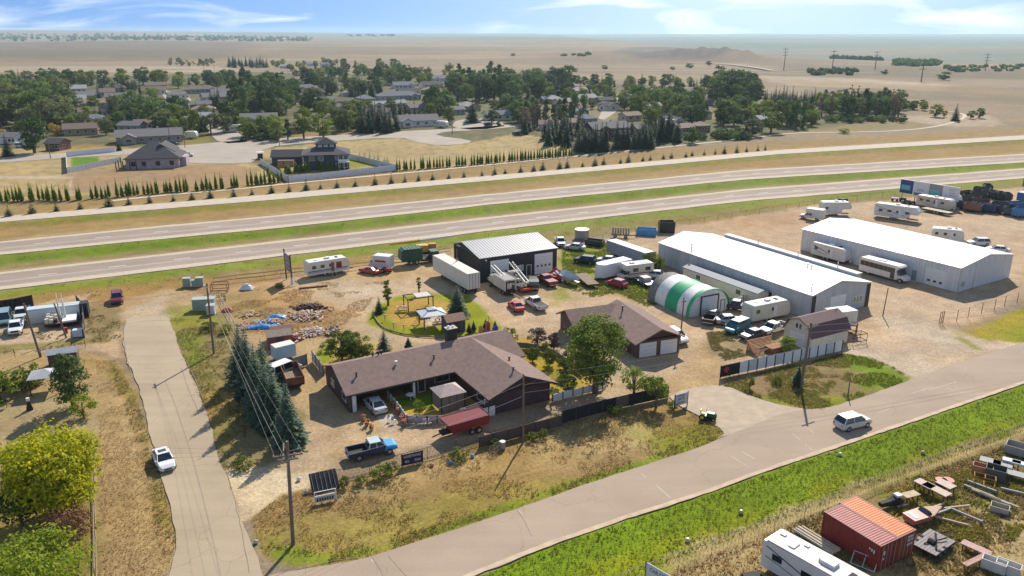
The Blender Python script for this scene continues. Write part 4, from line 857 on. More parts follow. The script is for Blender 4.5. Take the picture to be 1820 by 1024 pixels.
HS = [
 (118, 172, 178, 'grey', 'grey', 'pale grey double garage house among the far left trees', 'gable', 2, 0), (190, 243, 180, 'grey', 'blue', 'grey gabled house with dark front beside the conifer row', 'gable', 0, 1), (143, 191, 208, 'brown', 'grey', 'brown-roofed house with grey walls left of the big spruce', 'gable', 0, 0),
 (260, 296, 158, 'brown', 'cream', 'brown-roofed house with white garage at the far end of the left street', 'gable', 1, 0), (331, 388, 166, 'brown', 'grey', 'tall grey and brown multi-roofed house in the left town', 'hip', 0, 2), (362, 414, 180, 'grey', 'grey', 'wide grey house left of the tall poplars', 'gable', 1, 0),
 (262, 290, 204, 'tan', 'tan', 'small tan gable house right of a bushy tree', 'gable', 0, 0), (288, 328, 200, 'dark', 'tan', 'low house with dark flat-looking roof beside a yellow shrub', 'gable', 0, 0), (339, 377, 194, 'grey', 'brown', 'small grey-roofed brown house near three little spruces', 'gable', 0, 0), (392, 417, 194, 'light', 'grey', 'tiny pale hip-roofed house under the poplars', 'hip', 0, 0),
 (331, 385, 219, 'light', 'white', 'white gabled house with pale roof above the street corner', 'gable', 0, 2), (206, 250, 234, 'grey', 'grey', 'grey-walled bungalow with two roof levels left of centre', 'gable', 0, 0), (240, 275, 230, 'brown', 'cream', 'cream side wing house next to the grey-walled bungalow', 'gable', 0, 0), (117, 172, 240, 'brown', 'tan', 'low brown house behind the bright yellow shrub', 'gable', 0, 0),
 (214, 321, 254, 'grey', 'stone', 'long stone-fronted bungalow with two white garage doors behind the construction site', 'gable', 0, 1), (428, 496, 222, 'grey', 'grey', 'grey multi-gabled house behind the street corner hedge', 'gable', 0, 2), (-6, 29, 256, 'grey', 'white', 'white house cut by the left edge of the picture', 'gable', 1, 0), (82, 106, 268, 'dark', 'brown', 'tiny dark shed-like cabin under the big left tree', 'gable', 0, 0),
 (26, 52, 168, 'light', 'white', 'white house half hidden in the far left trees', 'gable', 0, 0), (3, 30, 178, 'brown', 'brown', 'brown house at the far left among willows', 'gable', 0, 0),
 (525, 556, 146, 'tan', 'cream', 'tan-roofed house at the town edge behind round trees', 'gable', 1, 0), (672, 752, 178, 'blue', 'grey', 'large slate-roofed house with many hips in the town centre', 'hip', 0, 2), (752, 784, 167, 'tan', 'tan', 'tan hip-roofed house right of the slate-roofed house', 'hip', 0, 0), (765, 806, 145, 'blue', 'white', 'white and blue two-gabled house at the back of the town', 'gable', 1, 1),
 (560, 596, 186, 'blue', 'white', 'blue-white house left of the vacant grey lot', 'gable', 0, 1), (596, 632, 188, 'brown', 'grey', 'brown-roofed house beside the blue-white house', 'gable', 0, 0), (659, 692, 194, 'light', 'white', 'white gable-fronted garage house in the town centre', 'gable', 1, 1), (688, 726, 192, 'light', 'white', 'pale-roofed house next to the white gable-fronted garage', 'gable', 0, 0), (647, 693, 209, 'brown', 'cream', 'brown-roofed house above the dark conifer row', 'gable', 0, 1),
 (703, 786, 225, 'grey', 'white', 'white bungalow with garages at the end of the conifer row', 'gable', 2, 1), (794, 832, 204, 'grey', 'grey', 'grey house left of the single round spruce', 'gable', 0, 0), (862, 914, 214, 'blue', 'white', 'white two-storey house with slate roof right of the centre trees', 'gable', 0, 0), (514, 544, 237, 'brown', 'tan', 'small tan house with porch by the wire fence', 'gable', 0, 0), (726, 762, 200, 'grey', 'cream', 'cream house behind the dark hedge row', 'gable', 0, 0),
 (496, 518, 122, 'light', 'white', 'white farmhouse beyond the town by the dark shelterbelt', 'gable', 0, 0), (545, 566, 118, 'blue', 'white', 'pale farm building beyond the town', 'gable', 0, 0), (571, 592, 118, 'grey', 'white', 'grey-roofed farm shed beyond the town', 'gable', 0, 0),
 (955, 996, 232, 'tan', 'white', 'tan-roofed house with white balcony right of the vacant lot', 'gable', 0, 0), (1010, 1034, 228, 'tan', 'tan', 'small tan house left of the maroon house', 'gable', 0, 0), (1127, 1158, 240, 'grey', 'brown', 'grey-roofed wing beside the maroon house', 'gable', 0, 0), (1201, 1240, 238, 'tan', 'brown', 'brown house with tan roof behind the clipped hedge', 'gable', 0, 0), (1236, 1268, 235, 'tan', 'brown', 'tall brown hip-roofed house behind the clipped hedge', 'hip', 0, 0),
 (995, 1052, 200, 'red', 'grey', 'red-roofed house in the middle of the right town', 'gable', 0, 0), (1018, 1052, 206, 'blue', 'blue', 'slate-roofed blue house in front of the red roof', 'gable', 0, 1), (1024, 1068, 182, 'light', 'white', 'pale-roofed white house deep in the right town', 'gable', 0, 0), (1062, 1098, 186, 'dark', 'brown', 'dark-roofed house right of the pale white one', 'gable', 0, 0), (953, 985, 161, 'grey', 'tan', 'grey house at the back of the tall dark trees', 'gable', 0, 0), (1014, 1041, 160, 'tan', 'white', 'tan house at the back edge of the right town', 'gable', 0, 0),
 (1160, 1222, 178, 'light', 'grey', 'long pale-roofed house near the back hedge', 'gable', 0, 1), (1229, 1274, 188, 'brown', 'brown', 'brown flat-roofed house left of the dense trees', 'gable', 0, 0), (1239, 1264, 200, 'light', 'white', 'pale house below the brown flat-roofed one', 'gable', 0, 0), (1328, 1358, 196, 'tan', 'white', 'tan-roofed white house right of the dense trees', 'gable', 0, 0), (1121, 1151, 180, 'light', 'white', 'white metal building in the right town', 'gable', 1, 0), (1107, 1146, 215, 'tan', 'cream', 'tan house amid bushes right of the gravel street', 'gable', 0, 0),
 (1399, 1443, 200, 'tan', 'brown', 'low tan-roofed brown house among the right-hand conifers', 'hip', 0, 0), (1345, 1372, 222, 'light', 'cream', 'pale little house behind the round bush', 'gable', 0, 0),
 (300, 332, 176, 'grey', 'white', 'grey roof glimpsed left of the parked cars street', 'gable', 0, 0), (90, 118, 196, 'brown', 'cream', 'cream house deep in the left-hand trees', 'gable', 0, 0), (900, 930, 176, 'blue', 'white', 'slate roof showing between the dark centre trees', 'gable', 0, 0),
]
for x0, x1, yb, rf, wl_, lab, kd, drs, wg_ in HS: house_at(x0, x1, yb, rf, wl_, lab, kd, a=random.choice([20, 24, 28, 28, 32, -8]), doors=drs, wing=wg_)
random.seed(21); nh_ = 0
for x0_, y0_, x1_, y1_, n_, wh in ((130, 160, 420, 226, 12, 'amid the trees of the left town'), (480, 150, 660, 205, 8, 'amid the trees of the centre town'), (690, 150, 900, 205, 8, 'amid the dark groves right of centre'), (960, 168, 1250, 225, 12, 'amid the trees of the right town'), (0, 180, 110, 250, 5, 'in the grove at the far left')):
    k = tr_ = 0
    while k < n_ and tr_ < 300:
        tr_ += 1; x = random.uniform(x0_, x1_); y = random.uniform(y0_, y1_); p = G(x, y)
        if any((p - q).length < rr + 12 for q, rr, _ in house_spots): continue
        rf = random.choice(['grey', 'grey', 'brown', 'blue', 'light', 'dark', 'tan']); house_at(x - 21, x + 21, y, rf, random.choice(['white', 'cream', 'grey', 'tan', 'white']), '%s-roofed bungalow %s' % (rf.replace('light', 'pale'), wh), random.choice(['gable', 'gable', 'hip']), a=random.choice([20, 28, 28, -62]), doors=k % 2, wing=k % 3); k += 1
# maroon house with white gables and balcony
mh = house_at(1046, 1128, 249, 'grey', 'maroon', 'two-storey maroon house with white-trimmed gables and balcony', 'gable', a=22, two=True, wing=1, dep=10)
bl_ = MB(); 
for k in range(12): bl_.box(9 + k * .7, 9.05 + k * .7, -1.6, -1.55, 2.8, 3.7)
bl_.box(9, 17.3, -1.6, -.01, 2.65, 2.8); bl_.box(9, 17.3, -1.62, -1.53, 3.7, 3.78); bl_.build('balcony', M_TRIM, mh)
# house under construction with pink wrapped walls
cs = thing('house_under_construction', 'unfinished house with dark hip roof and pink-white wrapped walls', 'house', G(225, 301), R(14))
M_PINK = mat('pink_insulation_board', (.38, .30, .335), .8, var=.25, scale=1.2)
gable_block(cs, 17, 15, 3.3, 8.0, M_PINK, ROOFS['dark'], oh=.7, ends='hip'); w = MB(); w.box(17.0, 19.0, 3, 11, 0, 3.2); w.build('wall', M_PINK, cs)
r = MB()
for sg in (6.5, 15.5): r.add([(11, 5, 7.6), (11, 16, 7.6), (sg, 16, 4.9), (sg, 5, 4.9), (11, 5, 7.4), (11, 16, 7.4), (sg, 16, 4.7), (sg, 5, 4.7)], [(0, 1, 2, 3), (4, 7, 6, 5), (0, 3, 7, 4), (3, 2, 6, 7)])
r.add([(6.8, 5.2, 4.9), (15.2, 5.2, 4.9), (11, 5.2, 7.4)], [(0, 1, 2)]); r.build('roof', ROOFS['dark'], cs)
for x, y in ((-3, -1), (-3, 3), (-3, 7), (-.7, -1.2), (1.5, -1.2), (3.5, -1.2)): pl = MB(); pl.box(x - .15, x + .15, y - .15, y + .15, 0, 3); pl.build('porch_post', M_FASC, cs)
for x in (1.6, 5.0, 9.5, 14): pane(cs, 'window', x, x + 1.4, 0, .9, 2.4, M_BLK)
house_spots.append((G(265, 295), 16, ''))
# navy house with cupola
nh = thing('navy_house', 'navy house with square cupola roof inside the white fence', 'house', G(541, 303), R(12)); NV = mat('navy_siding', (.035, .05, .065), .8)
c0 = G(541, 303)
gable_block(nh, 15, 13, 5.0, 7.4, NV, ROOFS['dark'], oh=.7, ends='hip')
w = MB(); w.box(4.2, 11, 4.5, 9.5, 5, 8.1); w.build('cupola', NV, nh); r = MB(); r.add([(3.6, 3.9, 8.1), (11.6, 3.9, 8.1), (11.6, 10.1, 8.1), (3.6, 10.1, 8.1), (7.6, 7, 10.2)], [(0, 1, 4), (1, 2, 4), (2, 3, 4), (3, 0, 4), (3, 2, 1, 0)]); r.build('roof', ROOFS['dark'], nh)
for k in range(3): pane(nh, 'window', 5.0 + k * 2, 6.2 + k * 2, 4.5, 7.2, 7.8, mat('pale_window_blind', (.45, .46, .45)), frame=M_TRIM)
for x0_, z0_ in ((10.6, .6), (10.6, 3.2), (13, .6), (13, 3.2), (5, 3.2), (2, 3.2)): pane(nh, 'window', x0_, x0_ + 1.5, 0, z0_, z0_ + 1.5, M_GLASS, frame=M_TRIM)
bl_ = MB(); bl_.box(11.5, 15.2, -1.8, -.01, 2.5, 2.7); bl_.box(11.5, 15.2, -1.82, -1.76, 2.9, 3.6)
for x in (11.5, 13.3, 15.0): bl_.box(x, x + .15, -1.8, -1.65, 0, 4.6)
bl_.build('balcony', M_TRIM, nh)
ng = thing('navy_garage', 'navy garage with dark gable roof left of the cupola house', 'garage', G(484, 294), R(6)); gable_block(ng, 10.5, 7, 3.0, 4.9, NV, ROOFS['dark'], oh=.5)
pane(ng, 'window', 2, 3.2, 10.5, 1, 2, M_GLASS, face='right', frame=M_TRIM)
sh = thing('wooden_shed', 'orange-brown timber shed in the fenced yard of the navy house', 'shed', G(494, 297), R(6)); w = MB(); w.box(0, 5.4, 0, 2, 0, 2.1); w.build('wall', mat('orange_timber', (.36, .17, .07), .8), sh); w = MB(); w.box(-.1, 5.5, -.1, 2.1, 2.1, 2.2); w.build('roof', ROOFS['brown'], sh)
pane(sh, 'window', 1.6, 2.3, 0, 1, 1.6, M_GLASS); pane(sh, 'door', 3.4, 4.2, 0, 0, 1.9, WALLS['tan'])
house_spots += [(G(565, 298), 14, ''), (G(505, 290), 9, '')]
kb = thing('mailbox_kiosk', 'small roofed mailbox kiosk at the end of the street corner', 'kiosk', G(463, 282), R(10)); w = MB(); w.box(-.9, .9, -.5, .5, 0, 1.8); w.build('cabinet', mat('dark_cabinet', (.06, .045, .04)), kb); w = MB(); w.box(-1.4, 1.4, -1, 1, 2.3, 2.45, M_TRIM); [w.box(a - .06, a + .06, -.06, .06, 1.8, 2.3, M_TRIM) for a in (-.8, .8)]; w.build('roof', None, kb)
# ================================================================ VEHICLES
M_TYRE = mat('tyre_rubber', (.02, .02, .02), .85); M_RIM = mat('wheel_rim', (.40, .40, .41), .35, .6)
M_AGL = mat('car_glass', (.015, .02, .025), .05, spec=.8); M_LAMP = mat('headlight_lens', (.7, .7, .68), .15); M_TAIL = mat('tail_light_lens', (.35, .02, .02), .25)
M_CHAS = mat('black_underbody', (.018, .018, .018), .8)
def axis2(tail, head):
    a = G(*tail); b = G(*head); return (a + b) / 2, math.atan2((b - a).y, (b - a).x), (b - a).length
def wheel(root, x, y, r=.34, w=.22, rim=M_RIM, dual=False):
    m = MB(); m.bar((x, y - w / 2, r), (x, y + w / 2, r), r, 12, M_TYRE); s = 1 if y > 0 else -1
    m.bar((x, y, r), (x, y + s * (w / 2 + .012), r), r * .58, 8, rim); return m.build('wheel', None, root)
def box_ring(x, hw, z0, z1, ch=.12):
    return [(x, -hw + ch, z0), (x, hw - ch, z0), (x, hw, z0 + ch), (x, hw, z1 - ch * .9), (x, hw - ch, z1), (x, -hw + ch, z1), (x, -hw, z1 - ch * .9), (x, -hw, z0 + ch)]
CARS = {  # body stations (x, half width, bottom, top), cabin (x rear base, x rear roof, x front roof, x windscreen base, belt, roof, half roof width)
 'sedan': ([(-2.35, .72, .38, .78), (-2.2, .84, .25, .92), (-1.5, .89, .2, .97), (0, .9, .2, .96), (1.1, .9, .2, .94), (1.9, .86, .22, .84), (2.3, .7, .32, .66)], (-1.75, -1.0, .35, 1.15, .93, 1.42, .60)),
 'suv': ([(-2.3, .80, .45, 1.0), (-2.2, .9, .3, 1.08), (-1.4, .94, .26, 1.1), (0, .94, .26, 1.1), (1.1, .94, .26, 1.08), (2.0, .88, .28, .98), (2.35, .74, .38, .8)], (-2.15, -1.75, .45, 1.2, 1.06, 1.68, .70)),
 'hatch': ([(-2.0, .76, .38, .9), (-1.9, .84, .25, .95), (-1.2, .86, .2, .97), (0, .86, .2, .96), (1.0, .86, .2, .92), (1.7, .82, .22, .82), (2.05, .68, .32, .64)], (-1.9, -1.3, .3, 1.05, .93, 1.42, .60)),
 'coupe': ([(-2.3, .76, .4, .85), (-2.2, .86, .25, .9), (-1.5, .9, .2, .9), (0, .9, .2, .86), (.9, .9, .2, .86), (1.9, .84, .22, .78), (2.35, .66, .32, .6)], (-1.6, -.75, .1, .95, .85, 1.26, .55)),
 'van': ([(-2.4, .86, .45, 1.1), (-2.3, .93, .3, 1.15), (-1.4, .95, .26, 1.15), (0, .95, .26, 1.12), (1.3, .95, .26, 1.05), (2.1, .88, .28, .9), (2.4, .74, .38, .72)], (-2.35, -2.2, .7, 1.7, 1.08, 1.85, .78)),
}
def car(tail, head, kind, col, label, cat='car', group=None, name='parked_car', roof=None, glass=None, hood=None, ln=None, doorcol=None):
    c, a, L = axis2(tail, head); t = thing(name, label, cat, c, a, group)
    st, cb = CARS[kind]; m = paint('paint_%02d_%02d_%02d' % tuple(int(x * 99) for x in col), col)
    b_ = MB(); b_.loft([box_ring(*s) for s in st]); b_.build('body', m, t, smooth=False)
    xr, rr, fr_, xf, zb, zr, hw = cb; hb = hw + .2
    g = MB(); g.loft([[(xr, -hb, zb), (xr, hb, zb), (rr, hw, zr), (rr, -hw, zr)], [(xf, -hb, zb), (xf, hb, zb), (fr_, hw, zr), (fr_, -hw, zr)]], cap=True); g.build('glass', glass or M_AGL, t)
    rf = MB(); rf.box(rr - .04, fr_ + .04, -hw - .02, hw + .02, zr - .02, zr + .04)
    for sy in (-1, 1):
        rf.bar((xf, sy * (hb - .01), zb), (fr_, sy * hw, zr), .045, 4); rf.bar((xr, sy * (hb - .01), zb), (rr, sy * hw, zr), .06 if kind != 'van' else .1, 4)
        xm = (rr + fr_) / 2; rf.bar((xm, sy * (hb + .005), zb), (xm, sy * (hw + .01), zr), .045, 4)
    rf.build('roof', roof or m, t)
    if hood:
        h = MB(); h.box(xf + .05, 2.0, -.72, .72, zb - .12, zb + .01); h.build('hood', hood, t)
    for x in (-1.42, 1.42):
        for y in (-.84, .84): wheel(t, x, y, .34 if kind not in ('suv', 'van') else .37)
    z = st[-1][3] - .12
    for sy in (-1, 1):
        q = MB(); q.box(st[-1][0] - .22, st[-1][0] - .02, sy * .62 - .16, sy * .62 + .16, z - .08, z + .06); q.build('headlight', M_LAMP, t)
        q = MB(); q.box(st[0][0] - .02, st[0][0] + .12, sy * .64 - .14, sy * .64 + .14, .74, .88); q.build('tail_light', M_TAIL, t)
    for sy in (-1, 1): q = MB(); q.box(xf - .25, xf - .1, sy * (hb + .12) - .09, sy * (hb + .12) + .09, zb, zb + .14); q.build('side_mirror', m, t)
    q = MB(); q.box(st[-1][0] - .08, st[-1][0] + .03, -.4, .4, .38, .52); q.build('grille', M_CHAS, t)
    return t
def pickup(tail, head, col, label, cat='pickup truck', group=None, bed='open', roofc=None, hoodc=None, bedc=None, cabl=1.0):
    c, a, L = axis2(tail, head); t = thing('pickup_truck', label, cat, c, a, group)
    m = paint('paint_%02d_%02d_%02d' % tuple(int(x * 99) for x in col), col); m2 = roofc or m
    b_ = MB(); b_.loft([box_ring(*s) for s in ((-.55, .94, .42, 1.14), (.9, .95, .42, 1.14), (1.3, .95, .42, 1.14))]); b_.build('cab_body', m, t)
    b_ = MB(); b_.loft([box_ring(*s) for s in ((1.3, .95, .42, 1.13), (2.4, .92, .42, 1.06), (2.72, .84, .5, .96))]); b_.build('hood', hoodc or m, t)
    x0 = -.55
    b_ = MB(); b_.box(-2.75, x0 - .03, -.92, .92, .5, .68); b_.box(-2.75, x0 - .03, -.95, -.84, .55, 1.12); b_.box(-2.75, x0 - .03, .84, .95, .55, 1.12); b_.box(-2.8, -2.7, -.92, .92, .52, 1.12); b_.box(x0 - .1, x0 - .03, -.9, .9, .6, 1.14); b_.build('bed', bedc or m, t)
    if bed == 'cover': b_ = MB(); b_.box(-2.72, x0 - .1, -.86, .86, 1.08, 1.14); b_.build('bed_cover', M_CHAS, t)
    if bed == 'open': b_ = MB(); b_.box(-2.68, x0 - .12, -.83, .83, .68, .71); b_.build('bed_floor', M_CHAS, t)
    g = MB(); g.loft([[(-.5, -.86, 1.12), (-.5, .86, 1.12), (-.35, .70, 1.72), (-.35, -.70, 1.72)], [(1.5, -.86, 1.12), (1.5, .86, 1.12), (.85, .70, 1.72), (.85, -.70, 1.72)]]); g.build('glass', M_AGL, t)
    g = MB(); g.box(-.38, .9, -.72, .72, 1.70, 1.78)
    for sy in (-1, 1): g.bar((1.5, sy * .86, 1.12), (.85, sy * .7, 1.72), .05, 4); g.bar((-.5, sy * .86, 1.12), (-.35, sy * .7, 1.72), .07, 4); g.bar((.4, sy * .87, 1.12), (.35, sy * .72, 1.72), .05, 4)
    g.build('roof', m2, t)
    for x in (-1.7, 1.75):
        for y in (-.86, .86): wheel(t, x, y, .39, .26)
    for sy in (-1, 1):
        q = MB(); q.box(2.62, 2.75, sy * .68 - .14, sy * .68 + .14, .76, .92); q.build('headlight', M_LAMP, t); q = MB(); q.box(-2.83, -2.78, sy * .86 - .08, sy * .86 + .08, .8, 1.08); q.build('tail_light', M_TAIL, t)
    q = MB(); q.box(2.7, 2.82, -.85, .85, .5, .66); q.build('bumper', M_STEEL, t); q = MB(); q.box(-2.92, -2.8, -.85, .85, .48, .62); q.build('bumper', M_STEEL, t)
    for sy in (-1, 1): q = MB(); q.box(1.15, 1.3, sy * 1.02 - .1, sy * 1.02 + .1, 1.14, 1.36); q.build('side_mirror', M_CHAS, t)
    q = MB(); q.box(2.6, 2.76, -.5, .5, .68, .94); q.build('grille', M_CHAS, t)
    return t
def pc(*c): return paint('paint_%02d_%02d_%02d' % tuple(int(x * 99) for x in c), c)
WHT = (.70, .71, .71)
v1 = car((283, 806), (301, 843), 'sedan', WHT, 'white sedan with sunroof driving down the empty side road', name='driving_car'); q = MB(); q.box(-.65, .0, -.42, .42, 1.455, 1.47); q.build('sunroof', M_AGL, v1)
car((1487, 765), (1541, 752), 'suv', (.58, .56, .50), 'silver-beige crossover driving along the front road', 'SUV', name='driving_car', roof=pc(*WHT))
car((681, 742), (652, 711), 'sedan', (.42, .43, .45), 'silver sedan parked half under the long house carport')
pickup((613, 818), (709, 797), (.02, .03, .07), 'blue pickup with light cab roof and loaded bed by the front fence', roofc=pc(.42, .52, .50), hoodc=pc(.02, .30, .62), bed='open')
car((926, 557), (909, 541), 'coupe', (.42, .035, .03), 'red coupe parked beside the white pickup near the drill trucks')
pickup((968, 556), (936, 536), (.60, .62, .64), 'white crew-cab pickup parked by the red coupe in the gravel yard', bed='cover')
car((674, 488), (640, 482), 'coupe', (.50, .085, .03), 'orange-red classic coupe in front of the white cube van')
car((1114, 513), (1079, 504), 'hatch', (.45, .02, .03), 'small red hatchback in the weeds left of the striped tent')
car((1057, 470), (1023, 466), 'suv', (.02, .025, .035), 'black wagon in the green weeds beside the workshop', 'SUV')
car((1093, 468), (1066, 466), 'sedan', (.55, .56, .57), 'pale sedan mostly hidden behind the white cargo trailer')
car((1036, 445), (1008, 442), 'sedan', (.52, .54, .53), 'pale green-white sedan in tall weeds above the black wagon')
pickup((993, 430), (998, 440), (.66, .66, .66), 'white pickup facing the camera behind the workshop corner')
pickup((1255, 583), (1271, 557), (.02, .02, .022), 'black pickup with open bed parked in front of the tent doors', roofc=pc(.30, .33, .36))
pickup((1326, 553), (1296, 549), (.05, .05, .055), 'dark pickup with covered bed along the white yard fence', bed='cover')
car((1283, 575), (1308, 574), 'sedan', (.50, .47, .44), 'grey-white sedan with glaring hood behind the teal van')
car((1322, 583), (1296, 594), 'van', (.02, .20, .26), 'teal minivan parked in the row before the cream trailer', 'minivan', glass=mat('teal_glass', (.02, .07, .09), .15))
car((1357, 596), (1318, 606), 'sedan', (.025, .025, .045), 'dark purple-black sedan parked beside the wooden pallet pen')
pickup((1392, 585), (1358, 596), (.62, .62, .60), 'white pickup parked against the cream camper trailer', bed='open')
car((1190, 598), (1213, 612), 'suv', (.60, .60, .60), 'white car parked beside the double garage', 'car')
car((209, 527), (209, 545), 'suv', (.12, .015, .03), 'maroon minivan alone on the dirt beyond the side road end', 'minivan')
pickup((34, 575), (26, 602), (.66, .70, .72), 'white pickup nearest the camera in the west equipment yard')
car((12, 560), (6, 586), 'van', (.18, .28, .30), 'pale teal van at the left edge beside the white pickup', 'van')
pickup((43, 557), (37, 571), (.60, .60, .56), 'white truck with a blue load in its bed behind the white pickup', bedc=pc(.04, .15, .30))
for a_, b_, k, c, lab in (((322, 279), (344, 278), 'suv', WHT, 'white pickup-like wagon beside the house under construction'), ((303, 256), (316, 257), 'sedan', (.05, .05, .06), 'dark car before the white garage doors of the long bungalow'), ((228, 176), (238, 175), 'suv', (.05, .05, .06), 'black car by the dark-fronted gabled house'), ((211, 174), (222, 173), 'sedan', (.5, .5, .5), 'silver car by the dark-fronted gabled house'),
    ((318, 169), (332, 171), 'suv', (.6, .6, .6), 'white car parked on the back street'), ((325, 174), (338, 173), 'sedan', (.03, .04, .06), 'dark car parked on the back street'), ((308, 183), (315, 183), 'sedan', (.25, .02, .02), 'red car on the empty back street'), ((32, 262), (47, 262), 'van', (.55, .57, .6), 'white van parked left of the big left tree'), ((420, 222), (432, 222), 'sedan', (.03, .03, .03), 'black car in front of the multi-gabled house'), ((912, 241), (926, 240), 'suv', (.04, .045, .06), 'dark pickup at the edge of the vacant lot'), ((548, 232), (560, 232), 'sedan', (.4, .42, .44), 'grey car by the wire-fenced yard'), ((862, 224), (874, 223), 'suv', (.03, .03, .04), 'black car below the white two-storey house'), ((1020, 207), (1030, 206), 'suv', (.6, .6, .6), 'white truck on the gravel street in the right town'), ((1085, 177), (1094, 177), 'suv', (.6, .6, .6), 'white van at the far end of the gravel street'), ((284, 282), (296, 281), 'suv', (.3, .3, .3), 'grey utility wagon left on the construction dirt')):
    car(a_, b_, k, c, lab)

# ---------------------------------------------------------------- trailers and big vehicles
def wheels(t, xs, hw, r=.36, rim=M_RIM):
    for x in xs:
        for s in (-1, 1): wheel(t, x, s * (hw - .14), r, .24, rim)
def rv(tail, head, label, W_=2.5, H=3.1, cat='travel trailer', kind='trailer', body=(.62, .61, .57), stripe=None, wins=4, door=True, name='travel_trailer', L=None, swoosh=None, roofm=None, side_win=1, z0=.55):
    """box caravan; x forward (hitch end), rounded nose"""
    c, a, Lp = axis2(tail, head); L = L or Lp; t = thing(name, label, cat, c, a)
    hw = W_ / 2; m = pc(*body); h0 = -L / 2; h1 = L / 2
    if kind == 'fifth': prof = [(h0, z0), (h1 - 2.6, z0), (h1 - 2.3, 1.75), (h1 - .3, 1.75), (h1, 2.1), (h1 - .15, 2.7), (h1 - .8, H), (h0 + .1, H - .1), (h0, H - .3)]
    elif kind == 'bus': prof = [(h0, z0), (h1, z0), (h1, 1.3), (h1 - .1, 1.5), (h1 - .35, H - .2), (h1 - .6, H), (h0 + .2, H), (h0, H - .25)]
    else: prof = [(h0, z0), (h1 - .4, z0), (h1, .95), (h1, 1.7), (h1 - .35, H - .3), (h1 - .8, H), (h0 + .25, H), (h0, H - .3)]
    b_ = MB(); b_.prism(prof, -hw, hw, 'y'); b_.build('body', m, t)
    r = MB(); r.box(h0 + .3, h1 - 1.0, -hw + .06, hw - .06, H - .05, H + .04); ro = r.build('roof', roofm or mat('rv_roof_membrane', (.66, .63, .57), .6, var=.08, scale=2), t)
    for k in range(3 if L > 6 else 1):
        x = h0 + L * (.2 + .25 * k); v_ = MB(); v_.box(x, x + (.9 if k == 1 else .45), -.35, .35, H + .04, H + (.34 if k == 1 else .16)); v_.build('roof_unit', M_TRIM if k != 2 else M_CHAS, ro)
    for s in (-1, 1):
        for k in range(wins):
            x = h0 + L * (.10 + .8 * k / max(1, wins)) ; w_ = L * .09
            q = MB(); q.box(x, x + w_, s * hw - (.03 if s < 0 else -.0), s * hw + (.03 if s > 0 else 0), 1.75, 2.35); q.build('window', M_AGL, t)
        if stripe:
            q = MB(); q.box(h0 + .02, h1 - .5, s * hw - (.02 if s < 0 else 0), s * hw + (.02 if s > 0 else 0), 1.2, 1.38); q.box(h0 + .02, h1 - .6, s * hw - (.02 if s < 0 else 0), s * hw + (.02 if s > 0 else 0), 1.0, 1.06); q.build('stripe', stripe, t)
        if swoosh:
            q = MB(); y = s * (hw + .012)
            for (xa, za, xb, zb, w_) in ((h0 + .4, H - .6, 0, 1.5, .12), (0, 1.5, h1 - 3, 1.2, .10), (h0 + .4, 1.7, -.6, 1.0, .08), (1, H - .6, h1 - 2.7, 1.4, .08)):
                q.add([(xa, y, za), (xb, y, zb), (xb, y, zb + w_), (xa, y, za + w_)], [(0, 1, 2, 3)])
            q.build('stripe', swoosh, t)
    if door:
        q = MB(); x = h0 + L * .55; q.box(x, x + .7, -hw - .035, -hw, .75, 2.65); q.build('door', M_TRIM, t)
    ch = MB(); ch.box(h0 + .2, h1 - .3, -.5, .5, .38, z0); ch.build('chassis', M_CHAS, t)
    if kind == 'trailer':
        hh = MB(); hh.bar((h1 - .3, .5, .45), (h1 + 1.1, 0, .45), .05, 4); hh.bar((h1 - .3, -.5, .45), (h1 + 1.1, 0, .45), .05, 4); hh.build('hitch', M_CHAS, t)
        pr = MB(); pr.bar((h1 + .25, 0, .45), (h1 + .25, 0, .95), .16, 8); pr.build('gas_bottle', M_TRIM, t)
    wheels(t, (-L * .06 - .42, -L * .06 + .42) if kind != 'bus' else (h0 + L * .22, h1 - 1.2), hw, .36 if kind != 'bus' else .45)
    return t
BLU = mat('dark_teal_stripe', (.03, .08, .12), .4); GRS = mat('grey_swoosh', (.12, .12, .13), .4); BRS = mat('brown_stripe', (.12, .05, .03), .4)
tt_ = rv((545, 493), (619, 481), 'old white travel trailer with open brown door and steps by the highway fence', stripe=BLU, body=(.66, .64, .58))
q = MB(); q.box(.35, 1.0, -1.30, -1.285, .8, 2.6); q.build('door', mat('brown_open_door', (.22, .12, .06)), tt_); q = MB(); q.box(1.4, 2.5, -1.30, -1.285, 1.4, 2.5); q.build('window', mat('red_curtain', (.22, .02, .03)), tt_)
q = MB(); q.bar((.4, -2.1, 0), (.4, -1.3, 1.2), .03, 4, M_TRIM); q.bar((1.1, -2.1, 0), (1.1, -1.3, 1.2), .03, 4, M_TRIM); [q.box(.4, 1.1, -2.0 + k * .25, -1.8 + k * .25, .1 + k * .2, .14 + k * .2, M_CHAS) for k in range(3)]; q.build('step', None, tt_)
rv((1328, 573), (1391, 560), 'cream camper trailer with white roof behind the parked pickups', body=(.60, .58, .47), wins=2, L=8.2)
rv((1447, 453.5), (1508, 470), 'white and black travel trailer parked against the far warehouse wall', stripe=None, swoosh=M_BLK, wins=2, body=(.62, .60, .55))
rv((1554, 384), (1634, 395), 'long white fifth wheel trailer with dark swooshes in the gravel yard', kind='fifth', swoosh=GRS, H=3.6, L=10.5, cat='fifth wheel', name='fifth_wheel', body=(.64, .64, .62))
rv((1634, 366), (1690, 376), 'beige travel trailer nearest the billboard', swoosh=BRS, wins=4, body=(.52, .47, .38), L=9.5)
rv((1650, 358), (1702, 368), 'white travel trailer right behind the beige one under the billboard', wins=3, body=(.66, .66, .62), L=9)
